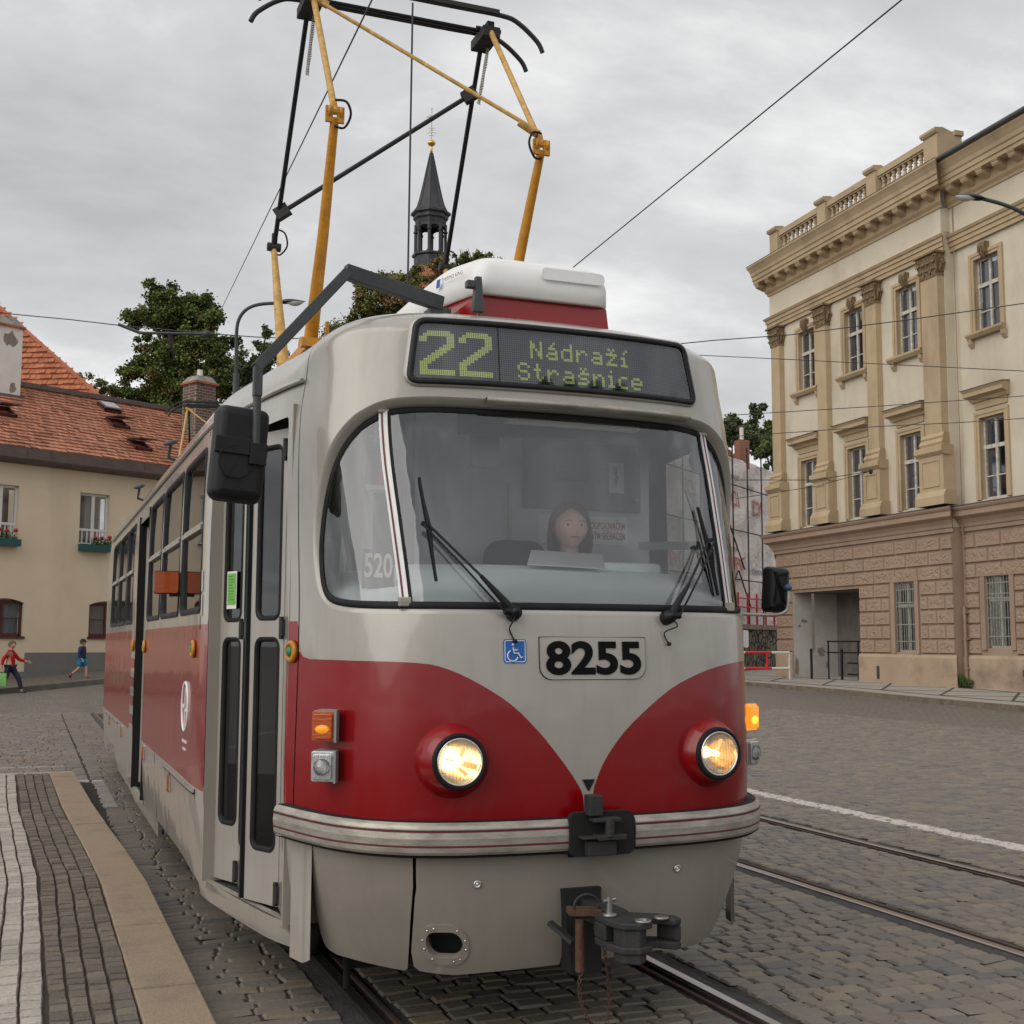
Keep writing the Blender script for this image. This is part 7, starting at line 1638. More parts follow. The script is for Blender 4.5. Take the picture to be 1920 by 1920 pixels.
for i in range(8):
    a0, a1 = R(22.5)+i*math.pi/4, R(22.5)+(i+1)*math.pi/4; A = Vector((.98*math.cos(a0), .98*math.sin(a0), 0)); B = Vector((.98*math.cos(a1), .98*math.sin(a1), 0)); mb = MB(); top_ = []; bot_ = []
    for k in range(9): t = k/8; p = A.lerp(B, t); top_.append((p.x, p.y, 28.35)); bot_.append((p.x, p.y, 27.68+.34*math.sqrt(max(0, 1-(2*t-1)**2))))
    strip('', [bot_, top_], None, close=False, build=False, mb=mb, smooth=False); mb.build('lantern_arch', SL, CT, fixn=False)
ls = [oct_(.98, 28.2), oct_(1.02, 28.45), oct_(1.14, 28.55), oct_(1.14, 28.75), oct_(1.30, 28.85), oct_(1.30, 28.98), oct_(1.02, 29.15), oct_(.86, 29.5), oct_(.72, 30.0), oct_(.5, 31.0), oct_(.27, 32.1), oct_(.09, 33.0)]
mb = MB(); strip('', ls, None, build=False, mb=mb, smooth=False); mb.add(oct_(1.0, 28.22), [tuple(range(8))])
for i in range(8): mb.tube([oct_(1.04, 29.15)[i], oct_(.87, 29.5)[i], oct_(.73, 30.0)[i], oct_(.51, 31.0)[i], oct_(.1, 33.0)[i]], .028, 5)
mb.build('spire', SL, CT)
mb = MB(); mb.lathe([(.09, 32.95), (.07, 33.4), (.05, 33.5)], (0, 0, 0), 12); mb.lathe([(0, 33.48), (.18, 33.53), (.26, 33.64), (.27, 33.68), (.20, 33.80), (.06, 33.9), (0, 33.92)], (0, 0, 0), 16); mb.build('gilded_ball', GOLD, CT)
mb = MB(); rX = Matrix.Rotation(-YAW, 4, 'Z')
def F2(x, z): return rX @ Vector((x, 0, z))
mb.tube([F2(0, 33.9), F2(0, 36.0)], .022, 6)
for s in (-1, 1):
    for (cx, cz, rr) in ((.13, 34.3, .12), (.10, 34.62, .09), (.15, 35.30, .07)): mb.tube([F2(s*(cx+rr*math.cos(t)), cz+rr*math.sin(t)) for t in [k*.5 for k in range(11)]], .014, 5)
    mb.tube([F2(0, 35.45), F2(s*.28, 35.45)], .024, 6); mb.tube([F2(0, 35.45), F2(s*.2, 35.62)], .014, 5); mb.tube([F2(0, 35.45), F2(s*.2, 35.28)], .014, 5); mb.lathe([(0, -.05), (.05, 0), (0, .05)], F2(s*.30, 35.45), 8)
mb.lathe([(0, -.06), (.055, 0), (0, .06)], F2(0, 36.0), 8); mb.build('gilt_cross', FIL, CT)

# ================================================================== trees
def leafmat(name, c1, c2, c3):
    m = mat(name, c1, .75); nt = m.node_tree; N = nt.nodes; L = nt.links; b = N['Principled BSDF']
    a = N.new('ShaderNodeVertexColor'); a.layer_name = 'Col'; L.new(a.outputs['Color'], b.inputs['Base Color']); b.inputs['Transmission Weight'].default_value = 0; b.inputs['Specular IOR Level'].default_value = .2
    return m
LM = leafmat('leaves', (.07, .10, .02), 0, 0); BARK = mat('bark', (.055, .042, .032), .95, var=.4, vscale=6, bump=.6, bscale=20)
def tree(name, label, cat, base, D, blobs, pal, leaf=.16, dens=1., seed=1, trunk=None, limbs=True, group=None, depth=1.0):
    """blobs: (px, py, r px, ry px) puffs of the crown at distance D"""
    r_ = random.Random(seed); T = thing(name, label, cat, base, 0, group); B0 = Vector(base); vv = []; ff = []; cc = []
    C3 = []
    for (px, py, rx, ry) in blobs:
        c = at(px, py, D)+FW*r_.uniform(-1.2, 1.2)*depth; rr = rx*1.12*D/FPX; rz = ry*1.12*D/FPX; C3.append((c, rr, rz))
        nsub = max(7, int(rr*rz*24)); 
        subs = []
        for _ in range(nsub):
            q = Vector((r_.gauss(0, 1), r_.gauss(0, 1), r_.gauss(0, 1))).normalized()*r_.uniform(.15, 1.0)
            subs.append((c+Vector((q.x*rr, q.y*rr, q.z*rz)), min(rr, rz)*r_.uniform(.22, .42)))
        for sc, sr in subs:
            tone = r_.uniform(.6, 1.25); hue = r_.choice(pal); n_ = int(330*dens*(sr/.45)**2)+14
            for _ in range(n_):
                q = Vector((r_.gauss(0, 1), r_.gauss(0, 1), r_.gauss(0, .75)))*.55
                p = sc+q*sr; l = leaf*r_.uniform(.6, 1.3); d1 = Vector((r_.uniform(-1, 1), r_.uniform(-1, 1), r_.uniform(-.9, .4))).normalized(); d2 = d1.cross(Vector((r_.uniform(-1, 1), r_.uniform(-1, 1), r_.uniform(-1, 1)))).normalized()*.45
                b = len(vv); vv += [p, p+(d1*.5+d2)*l, p+d1*l, p+(d1*.5-d2)*l]; ff.append((b, b+1, b+2, b+3)); k = tone*r_.uniform(.75, 1.25); cc += [tuple(x*k for x in hue)]*4
    me = bpy.data.meshes.new('crown'); me.from_pydata([tuple(p-B0) for p in vv], [], ff); me.materials.append(LM); ca = me.color_attributes.new('Col', 'FLOAT_COLOR', 'POINT'); ca.data.foreach_set('color', [q for c in cc for q in (*c, 1)])
    link('crown', me, T)
    top = max(c.z for c, _, _ in C3); low = min(c.z for c, _, _ in C3); cx = sum((c.x for c, _, _ in C3))/len(C3); cy = sum((c.y for c, _, _ in C3))/len(C3)
    mid = Vector((cx, cy, low)); mb = MB(); tr = trunk or .28
    mb.tube([Vector((0, 0, 0)), (B0.lerp(mid, .5)-B0)+Vector((.2, 0, 0)), mid-B0, Vector((cx, cy, low+(top-low)*.6))-B0], [tr, tr*.8, tr*.6, tr*.15], 10)
    if limbs:
        for c, rr, rz in C3:
            h = r_.uniform(.0, .5); s = Vector((cx, cy, low+(top-low)*h))-B0 if c.z > low+.5 else (mid-B0)-Vector((0, 0, .5)); e = c-B0; m_ = s.lerp(e, .5)+Vector((r_.uniform(-.2, .2), r_.uniform(-.2, .2), -.15)); mb.tube([s, m_, e], [tr*.35, tr*.22, tr*.08], 6)
            for _ in range(3):
                q = Vector((r_.uniform(-1, 1), r_.uniform(-1, 1), r_.uniform(-.4, 1)))*rr*.8; mb.tube([m_.lerp(e, .6), e+q], [tr*.1, tr*.03], 4)
    mb.build('trunk', BARK, T); return T
GA = [(.12, .165, .045), (.10, .145, .04), (.15, .19, .05), (.085, .125, .035), (.17, .165, .055)]
GB = [(.17, .165, .055), (.13, .14, .045), (.22, .15, .07), (.11, .125, .04), (.20, .185, .06)]
GC = [(.095, .135, .05), (.08, .115, .045), (.13, .16, .06)]
tree('chestnut_tree', 'tall broad green tree with rusty tinged crown behind the cream house roof', 'tree', (4.2, 51.5, 0), 55, [(335, 600, 44, 40), (305, 655, 30, 24), (380, 655, 36, 40), (325, 728, 58, 34), (395, 720, 44, 40), (298, 545, 26, 22), (268, 590, 38, 28), (318, 585, 44, 34), (372, 580, 40, 32), (400, 605, 26, 26), (345, 628, 46, 26), (402, 640, 34, 28), (262, 640, 22, 22), (300, 668, 34, 22), (352, 672, 34, 24), (412, 672, 34, 26), (262, 700, 34, 26), (308, 712, 44, 28), (366, 716, 48, 30), (420, 706, 34, 26), (235, 738, 36, 22), (290, 752, 50, 26), (355, 760, 60, 30), (440, 700, 30, 24)], GA, leaf=.125, dens=2.3, seed=2, trunk=.4)
tree('small_tree', 'small loose yellowish tree top showing beyond the hipped orange roof', 'tree', (-.4, 53, 0), 56, [(160, 712, 18, 14), (175, 735, 16, 14), (148, 722, 10, 10)], [(.22, .22, .10), (.17, .17, .08)], leaf=.13, dens=1.3, seed=3, trunk=.15)
tree('small_tree', 'low pale leafy tree top between the orange roof and the tall green tree', 'tree', (1.0, 52.5, 0), 54, [(205, 722, 18, 16), (228, 735, 18, 16)], [(.18, .18, .08), (.15, .16, .06)], leaf=.13, dens=1.2, seed=31, trunk=.15)
tree('pine_tree', 'dark narrow conifer just right of the left street lamp', 'tree', (7.2, 50, 0), 52, [(505, 628, 12, 18), (498, 655, 26, 20), (486, 685, 40, 22), (470, 700, 44, 30), (520, 660, 16, 18)], GC, leaf=.11, dens=2.4, seed=4, trunk=.2)
tree('birch_tree', 'wide olive green tree in front of the church steeple, left half above the mirror arm', 'tree', (13.2, 52.5, 0), 60, [(655, 605, 26, 18), (690, 590, 32, 22), (700, 545, 38, 26), (740, 560, 40, 34), (680, 565, 26, 20), (735, 520, 34, 24), (775, 525, 26, 24), (770, 560, 30, 30), (720, 595, 50, 26), (650, 620, 36, 18), (775, 595, 40, 26), (665, 520, 18, 12), (690, 650, 70, 50), (750, 660, 60, 50), (640, 680, 50, 50), (710, 740, 80, 60)], GB, leaf=.11, dens=2.4, seed=5, trunk=.3)
tree('birch_tree', 'olive green tree top directly behind the white roof unit', 'tree', (17.2, 50.5, 0), 60, [(850, 505, 30, 22), (872, 488, 22, 16), (900, 495, 30, 18), (930, 492, 14, 10), (830, 530, 34, 26), (820, 500, 22, 18), (870, 510, 40, 26), (925, 505, 26, 16), (900, 525, 60, 24), (960, 530, 40, 18), (880, 560, 80, 24), (868, 480, 16, 10), (915, 482, 22, 10), (850, 610, 70, 50), (930, 600, 70, 50), (890, 680, 100, 60), (890, 760, 80, 50)], GB, leaf=.11, dens=2.4, seed=6, trunk=.3)
tree('leafy_tree', 'dark green tree close to the left edge of the palace above the netting', 'tree', (39.2, 59.4, 0), 76, [(1448, 815, 16, 24), (1455, 845, 20, 26), (1430, 850, 18, 26), (1440, 800, 14, 16), (1470, 860, 20, 26)], GC, leaf=.14, dens=2.4, seed=7, trunk=.3)
tree('leafy_tree', 'lighter green tree with wispy top above the orange roof of the scaffolded house', 'tree', (37.0, 61.5, 0), 78, [(1412, 775, 16, 14), (1425, 765, 14, 10), (1405, 800, 20, 18), (1380, 790, 14, 22), (1385, 820, 22, 20), (1415, 830, 24, 24), (1365, 800, 16, 22)], [(.15, .18, .09), (.12, .15, .07)], leaf=.2, dens=1.3, seed=8, trunk=.3)

# ================================================================== street lamps, wires
def lamp(name, label, base, pts, hd, hdir, r0=.07, r1=.035):
    T = thing(name, label, 'street lamp', base, 0, 'street lamps'); B0 = Vector(base); mb = MB(); mb.tube([Vector((0, 0, 0)), Vector(pts[0])-B0], [r0, r0*.9], 12); mb.build('pole', DKG, T)
    mb = MB(); mb.tube([Vector(p)-B0 for p in crom([tuple(p) for p in pts], 5, False)], r1, 8); mb.build('lamp_arm', DKG, T)
    h = Vector(hd)-B0; d = Vector(hdir).normalized(); sd_ = d.cross(Vector((0, 0, 1))).normalized(); up_ = sd_.cross(d); M_ = Matrix((d, sd_, up_)).transposed().to_4x4(); M_.translation = h
    mb = MB(); mb.grid(14, 12, lambda u, v: M_ @ Vector((.62*u-.05, .115*math.sin(math.pi*min(1, u*1.02)**.7)*math.cos(v*math.pi), .07*math.sin(math.pi*u**.8)*math.sin(v*math.pi)))); hh = mb.build('lamp_head', DKG, T)
    mb = MB(); mb.grid(12, 10, lambda u, v: M_ @ Vector((.15+.38*u, .10*math.sin(math.pi*u)*math.cos(v*math.pi), -.075*math.sin(math.pi*u)*math.sin(v*math.pi)-.005))); mb.build('lamp_bowl', GLB, hh)
GLB = mat('lamp_bowl', (.55, .55, .52), .15, coat=.5)
lp = [at(443, 700, 25), at(443, 645, 25), at(446, 605, 25), at(460, 582, 25), at(485, 571, 25), at(527, 568, 25)]; b0 = (lp[0].x, lp[0].y, 0)
lamp('street_lamp', 'grey street lamp with curved arm left of the pantograph, in front of the tall tree', b0, lp, at(522, 568, 25), at(565, 566, 25)-at(522, 568, 25))
lp = [at(1990, 640, 22), at(1985, 500, 22), at(1960, 430, 22), at(1915, 398, 22), at(1880, 383, 22), at(1840, 372, 22)]; b0 = (lp[0].x, lp[0].y, .1)
lamp('street_lamp', 'black street lamp head reaching in from the right edge before the palace', b0, lp, at(1845, 374, 22), at(1793, 367, 22)-at(1845, 374, 22))
WIR = mat('overhead_wire', (.03, .03, .03), .6)
def wire(label, pts, r=.007, group='overhead tram wires', sag=0):
    mb = MB(); mb.tube(pts, r, 6); return tag(mb.build('overhead_wire', WIR), label, 'wire', group)
wire('overhead contact wire running up to the right above the far track', [(3.35, 34, 5.6), (3.35, 7.79, 5.646), (3.35, 2.18, 5.946), (3.35, -3, 6.2)], .0065)
A = at(410, 590, 20); B = at(690, 15, 6.4); wire('thin wire sloping from the tall tree up to the pantograph head', [A, B, B+(B-A).normalized()*1.5], .0045)
wire('thin cable hanging straight down behind the pantograph from its bow', [(0.0, 2.66, 5.50), (0.0, 2.70, 3.2)], .006)
wire('thin span wire at the left from the white chimney past the tall tree', [at(-20, 585, 30), at(130, 599, 30), at(240, 612, 30), at(390, 625, 30), at(480, 632, 30), at(560, 635, 30)], .012)
mb = MB(); mb.tube([at(222, 608, 30), at(262, 624, 30)], .04, 8); mb.tube([at(262, 624, 30), at(385, 626, 30)], .035, 8); mb.lathe([(.04, -.08), (.10, -.05), (.10, .05), (.04, .08)], at(388, 626, 30), 10); tag(mb.build('wire_support', DKG), 'grey insulated support rod on the span wire in front of the tall tree', 'wire support')
wire('upper double span wire from the tram roof to the palace', [at(1200, 652, 30), at(1340, 638, 30), at(1480, 628, 31), at(1700, 600, 30), at(1925, 568, 28)], .012)
wire('middle span wire in front of the palace, lower than the double wire', [at(1290, 665, 30), at(1480, 674, 30), at(1925, 696, 27)], .009)
wire('span wire crossing the palace at the tops of its lower windows', [at(1380, 778, 30), at(1640, 762, 30), at(1925, 742, 28)], .009)
wire('span wire ending in a dark insulator before the fourth lower window', [at(1380, 818, 30), at(1640, 800, 30), at(1805, 792, 30), at(1925, 784, 29)], .009)
wire('lowest span wire fixed to the pedestal of the third pilaster', [at(1380, 900, 34), at(1530, 900, 40), tuple(FR(7.05, 7.35, .42))], .012)
wire('slanting span wire meeting the lowest wire at the palace anchor', [at(1380, 935, 34), at(1530, 912, 40), tuple(FR(7.05, 7.35, .42))], .010)

# ================================================================== people
SKIN = mat('skin', (.50, .30, .22), .6); 
def skinned(name, verts, edges, rad, m, parent=None, sub=2, root=0):
    me = bpy.data.meshes.new(name); me.from_pydata(verts, edges, []); o = link(name, me)
    sk = o.modifiers.new('s', 'SKIN'); 
    if not me.skin_vertices: me.attributes
    for i, r_ in enumerate(rad):
        v = me.skin_vertices[0].data[i]; v.radius = (r_, r_) if not isinstance(r_, tuple) else r_; v.use_root = (i == root)
    sb = o.modifiers.new('b', 'SUBSURF'); sb.levels = sub; sb.render_levels = sub
    dg = bpy.context.evaluated_depsgraph_get(); m2 = bpy.data.meshes.new_from_object(o.evaluated_get(dg)); bpy.data.objects.remove(o); m2.materials.clear(); m2.materials.append(m)
    m2.polygons.foreach_set('use_smooth', [True]*len(m2.polygons)); return link(name, m2, parent)
def headmesh(mb, c, h, yaw, face=True):
    """a head of height h centred at c, looking along yaw (0 = -y)"""
    M_ = Matrix.Translation(c) @ Matrix.Rotation(yaw, 4, 'Z'); nu, nv = 28, 22
    def f(u, v):
        th = u*2*math.pi; ph = (v-.5)*math.pi; x = math.cos(ph)*math.sin(th); y = -math.cos(ph)*math.cos(th); z = math.sin(ph)
        w = .365; d = .44
        jaw = 1-.30*sst(.1, .95, -z)
        X = x*w*jaw; Y = y*d*(1-.12*sst(.2, 1, -z)); Z = z*.5
        fr = max(0, -y)
        if face and y < 0:
            Y -= .075*math.exp(-((X/.045)**2+((Z+.06)/.085)**2))   # nose
            Y += .030*(math.exp(-(((X-.14)/.07)**2+((Z-.03)/.05)**2))+math.exp(-(((X+.14)/.07)**2+((Z-.03)/.05)**2)))
            Y -= .020*math.exp(-((X/.10)**2+((Z+.225)/.035)**2)); Y -= .018*math.exp(-((X/.2)**2+((Z-.11)/.04)**2)); Y -= .02*math.exp(-((X/.10)**2+((Z+.38)/.07)**2))
        return M_ @ Vector((X*h, Y*h, Z*h))
    mb.grid(nu, nv, f)
    for s in (-1, 1): mb.lathe([(0, -.05*h), (.045*h, -.03*h), (.06*h, 0), (.04*h, .03*h), (0, .04*h)], M_ @ Vector((s*.36*h, .02*h, -.02*h)), 10, M_.to_3x3() @ Vector((s, .3, 0)))
    return M_
def face_bits(M_, h, T, lip=(.45, .16, .13)):
    mb = MB()
    for s in (-1, 1): mb.lathe([(.034*h, 0), (.026*h, .010*h), (0, .014*h)], M_ @ Vector((s*.14*h, -.385*h, .03*h)), 10, M_.to_3x3() @ Vector((0, -1, 0)))
    mb.build('eyes', mat('eye', (.12, .09, .07), .3) if 'eye' not in bpy.data.materials else bpy.data.materials['eye'], T)
    mb = MB()
    for s in (-1, 1): mb.tube([M_ @ Vector((s*.07*h, -.43*h, .10*h)), M_ @ Vector((s*.14*h, -.425*h, .125*h)), M_ @ Vector((s*.22*h, -.37*h, .10*h))], .0065*h, 6)
    mb.build('eyebrows', mat('brow', (.24, .13, .085), .8) if 'brow' not in bpy.data.materials else bpy.data.materials['brow'], T)
    mb = MB(); mb.tube([M_ @ Vector((-.11*h, -.395*h, -.225*h)), M_ @ Vector((0, -.435*h, -.220*h)), M_ @ Vector((.11*h, -.395*h, -.225*h))], [.008*h, .017*h, .008*h], 6); mb.build('lips', mat('lips', lip, .5) if 'lips' not in bpy.data.materials else bpy.data.materials['lips'], T)
def hand(V, E, Rr, wi, p, d, side, s=1.):
    """adds palm and five fingers to a skeleton; wi wrist index, p wrist point, d direction of the hand, side = thumb direction"""
    d = Vector(d).normalized(); sd = Vector(side); sd = (sd-d*sd.dot(d)).normalized(); n = d.cross(sd); p = Vector(p)
    pm = len(V); V.append(tuple(p+d*.045*s)); Rr.append(.020*s); E.append((wi, pm))
    for k in range(4):
        b0 = p+d*.085*s+sd*(.026-.0175*k)*s; L_ = (.070, .078, .072, .056)[k]*s; i = len(V)
        V.append(tuple(b0)); Rr.append(.0095*s); V.append(tuple(b0+d*L_*.5+n*.006*s)); Rr.append(.0085*s); V.append(tuple(b0+d*L_*.9+n*.022*s)); Rr.append(.007*s); E += [(pm, i), (i, i+1), (i+1, i+2)]
    i = len(V); V.append(tuple(p+d*.03*s+sd*.032*s)); Rr.append(.011*s); V.append(tuple(p+d*.065*s+sd*.050*s)); Rr.append(.009*s); V.append(tuple(p+d*.09*s+sd*.052*s)); Rr.append(.0075*s); E += [(pm, i), (i, i+1), (i+1, i+2)]
def person(label, loc, yaw, ht, pose, cols, hair, cap=False, name='person', bag=None, group=None):
    T = thing(name, label, 'person', loc, yaw, group); s = ht/1.4
    P = pose
    V = []; E = []; Rr = []
    def v(p, r_): V.append(tuple(Vector(p)*s)); Rr.append(r_*s); return len(V)-1
    pel = v(P['pel'], .105); wa = v(P['waist'], .098); chs_ = v(P['chest'], .115); nk = v(P['neck'], .045); hdp = v(P['head'], .05); E += [(pel, wa), (wa, chs_), (chs_, nk), (nk, hdp)]
    segs_ = {}
    for sd in ('l', 'r'):
        hip = v(P['hip'+sd], .080); kn = v(P['knee'+sd], .052); an = v(P['ank'+sd], .036); to = v(P['toe'+sd], .028); E += [(pel, hip), (hip, kn), (kn, an), (an, to)]
        sh = v(P['sh'+sd], .052); el = v(P['el'+sd], .036); wr = v(P['wr'+sd], .024); E += [(chs_, sh), (sh, el), (el, wr)]; q = Vector(P['wr'+sd]); d = (q-Vector(P['el'+sd])).normalized(); hand(V, E, Rr, wr, q*s, d, P.get('thumb'+sd, (0, -1, .3)), s*.85)
    body_ = skinned('body', V, E, Rr, SKIN, T)
    def cloth(nm, idx, ed, rr, m, extra=None):
        vv = [tuple(Vector(P[i])*s) if isinstance(i, str) else tuple(Vector(i)*s) for i in idx]; return skinned(nm, vv, ed, [r_*s for r_ in rr], m, T)
    cols(T, cloth, P, s)
    mb = MB(); M_ = headmesh(mb, Vector(P['head'])*s, .215*s*1.06, P.get('hyaw', 0)); mb.build('head', SKIN, T); face_bits(M_, .215*s*1.06, T)
    h = .215*s*1.06; mb = MB(); 
    def hf(u, v):
        th = u*2*math.pi; ph = (-.10+v*.60)*math.pi; front = max(0, math.cos(th)); ph = max(ph, (.16*front-.12*(1-front))*math.pi); x = math.cos(ph)*math.sin(th); y = -math.cos(ph)*math.cos(th); z = math.sin(ph); ns = 1+.03*math.sin(th*9+ph*7)
        return M_ @ Vector((x*.405*h*ns, y*.475*h*ns, z*.545*h))
    mb.grid(26, 12, hf); mb.build('hair', hair, T)
    if cap:
        mb = MB(); mb.grid(26, 10, lambda u, v: M_ @ Vector((math.cos((.06+v*.44)*math.pi)*math.sin(u*6.2832)*.43*h, -math.cos((.06+v*.44)*math.pi)*math.cos(u*6.2832)*.50*h, math.sin((.06+v*.44)*math.pi)*.58*h)))
        mb.grid(10, 5, lambda u, v: M_ @ Vector(((u-.5)*.62*h, -(.44+v*.36*math.cos((u-.5)*2.2))*h, (.13-v*.06)*h)), True); mb.build('cap', cap, T, fixn=False)
    return T
RSW = mat('red_sweater', (.48, .005, .012), .85, bump=.3, bscale=120); NVY = mat('navy_trousers', (.012, .014, .035), .7); NJ = mat('navy_jacket', (.012, .025, .07), .7); TSH = mat('turquoise_shorts', (.0, .20, .38), .8); SHO = mat('black_shoes', (.012, .012, .013), .5); GHD = mat('pale_hood', (.22, .32, .40), .8)
HBR = mat('brown_hair', (.12, .065, .035), .8, bump=.4, bscale=200); SOK = mat('dark_socks', (.03, .035, .06), .9)
# walking towards +x (yaw so that local -y faces the walking direction)
WALK = dict(pel=(0, 0, .74), waist=(0, 0, .86), chest=(0, .0, 1.02), neck=(0, -.01, 1.15), head=(0, -.02, 1.275),
            hipl=(.075, -.02, .68), kneel=(.08, -.20, .40), ankl=(.08, -.30, .06), toel=(.08, -.42, .035), hipr=(-.075, .02, .68), kneer=(-.08, .10, .38), ankr=(-.08, .34, .12), toer=(-.08, .30, .03),
            shl=(.13, 0, 1.09), ell=(.20, -.14, .90), wrl=(.22, -.34, .84), shr=(-.13, 0, 1.09), elr=(-.17, .14, .90), wrr=(-.19, .16, .70), hyaw=R(-35))
def red_cols(T, cloth, P, s):
    cloth('sweater', [(0, 0, .66), 'waist', 'chest', 'neck', 'shl', 'ell', (.215, -.31, .845), 'shr', 'elr', (-.19, .155, .74)], [(0, 1), (1, 2), (2, 3), (2, 4), (4, 5), (5, 6), (2, 7), (7, 8), (8, 9)], [.130, .122, .125, .058, .062, .050, .036, .062, .050, .036], RSW)
    cloth('trousers', [(0, 0, .73), 'hipl', 'kneel', (.08, -.285, .09), 'hipr', 'kneer', (-.08, .325, .14)], [(0, 1), (1, 2), (2, 3), (0, 4), (4, 5), (5, 6)], [.108, .092, .068, .052, .092, .068, .052], NVY)
    for q in ('l', 'r'): cloth('shoe', ['ank'+q, 'toe'+q], [(0, 1)], [.050, .040], SHO)
k1 = person('child in red sweater and dark trousers walking at the left edge with a green bag', (-2.50, 31.0, gz(-2.5, 31)+.0), R(72), 1.40, WALK, red_cols, HBR, group='children walking by the cream house')
WALK2 = dict(WALK); WALK2.update(ell=(.16, .02, .88), wrl=(.15, -.07, .73), elr=(-.16, .04, .88), wrr=(-.15, -.05, .73), hyaw=R(0), kneel=(.08, -.13, .40), ankl=(.08, -.15, .07), toel=(.08, -.27, .035), kneer=(-.08, .06, .40), ankr=(-.08, .33, .20), toer=(-.08, .36, .09))
def blue_cols(T, cloth, P, s):
    cloth('jacket', [(0, 0, .68), 'waist', 'chest', 'neck', 'shl', 'ell', (.15, -.06, .75), 'shr', 'elr', (-.15, -.04, .75)], [(0, 1), (1, 2), (2, 3), (2, 4), (4, 5), (5, 6), (2, 7), (7, 8), (8, 9)], [.140, .135, .135, .070, .075, .062, .050, .075, .062, .050], NJ)
    cloth('shorts', [(0, 0, .72), 'hipl', (.08, -.11, .46), 'hipr', (-.08, .05, .46)], [(0, 1), (1, 2), (0, 3), (3, 4)], [.115, .105, .088, .105, .088], TSH)
    cloth('hood', [(-.06, .07, 1.12), (0, .10, 1.10), (.06, .07, 1.12)], [(0, 1), (1, 2)], [.05, .07, .05], GHD)
    for q in ('l', 'r'): cloth('shoe', ['ank'+q, 'toe'+q], [(0, 1)], [.048, .040], SHO); cloth('sock', ['ank'+q, tuple(Vector(P['ank'+q]).lerp(Vector(P['knee'+q]), .25))], [(0, 1)], [.040, .040], SOK)
k2 = person('child in navy jacket, turquoise shorts and dark cap walking along the house pavement', (-.66, 32.75, .43), R(66), 1.17, WALK2, blue_cols, HBR, cap=mat('dark_cap', (.015, .018, .025), .8), group='children walking by the cream house')
# green bag hanging from the red child's rear hand
bm_ = Matrix.Translation((-2.50, 31.0, gz(-2.5, 31))) @ Matrix.Rotation(R(72), 4, 'Z'); hp = bm_ @ Vector((-.19, .17, .62)); mb = MB()
Mb = Matrix.Translation(hp) @ Matrix.Rotation(R(72), 4, 'Z'); mb.grid(8, 8, lambda u, v: Mb @ Vector((-.04-.02*math.sin(u*3.14)*math.sin(v*3.14), -.15+.30*u+.02*(v-.5), -.42+.34*v))); mb.grid(8, 8, lambda u, v: Mb @ Vector((.04+.02*math.sin(u*3.14)*math.sin(v*3.14), -.15+.30*u+.02*(v-.5), -.42+.34*v)))
lp_ = [(-.04, -.15), (.04, -.15), (.04, .15), (-.04, .15)]; mb.add([Mb @ Vector((x, y, z)) for z in (-.42, -.08) for x, y in lp_], [(0, 1, 5, 4), (2, 3, 7, 6), (0, 3, 2, 1)]); mb.tube([Mb @ Vector((0, -.08, -.09)), Mb @ Vector((0, -.04, .01)), Mb @ Vector((0, .04, .01)), Mb @ Vector((0, .08, -.09))], .008, 6)
tag(mb.build('shopping_bag', mat('green_bag', (.03, .38, .14), .6, var=.3, vscale=12, col2=(.30, .45, .12)), fixn=False), 'bright green carrier bag in the hand of the child in red', 'bag')

# ---- the driver
DR = thing('person', 'woman driver with auburn hair behind the tram windscreen looking ahead', 'person', (.41, 1.18, 0), R(0))
hc = Vector((0, 0, 2.105)); h = .235; V = []; E = []; Rr = []
def v_(p, r_): V.append(p); Rr.append(r_); return len(V)-1
pel = v_((0, .12, 1.42), .14); ch_ = v_((0, .08, 1.72), .135); nk = v_((0, .02, 1.94), .052); hd = v_((0, 0, 2.05), .05); E += [(pel, ch_), (ch_, nk), (nk, hd)]
for s in (-1, 1):
    sh = v_((s*.17, .07, 1.83), .055); el = v_((s*.24, -.08, 1.58), .042); wr = v_((s*.16, -.28, 1.60), .028); E += [(ch_, sh), (sh, el), (el, wr)]; hand(V, E, Rr, wr, (s*.16, -.28, 1.60), (-s*.1, -1, -.1), (-s, 0, .3), 1.); hp_ = v_((s*.10, .05, 1.38), .09); kn = v_((s*.14, -.35, 1.40), .07); an = v_((s*.14, -.38, 1.0), .045); to = v_((s*.14, -.5, .95), .035); E += [(pel, hp_), (hp_, kn), (kn, an), (an, to)]
skinned('body', V, E, Rr, mat('driver_skin', (.50, .30, .22), .6), DR)
DS_ = mat('driver_shirt', (.03, .035, .05), .9)
skinned('shirt', [(0, .12, 1.40), (0, .08, 1.72), (0, .03, 1.86), (.17, .07, 1.83), (.24, -.08, 1.58), (-.17, .07, 1.83), (-.24, -.08, 1.58)], [(0, 1), (1, 2), (1, 3), (3, 4), (1, 5), (5, 6)], [.155, .15, .07, .068, .055, .068, .055], DS_, DR)
mb = MB(); M_ = headmesh(mb, hc, h, R(-8)); mb.build('head', mat('driver_face', (.74, .47, .37), .55), DR); face_bits(M_, h, DR)
HAU = mat('auburn_hair', (.19, .065, .035), .7, bump=.6, bscale=90, var=.4, vscale=40, stretch=(1, 1, .15)); mb = MB()
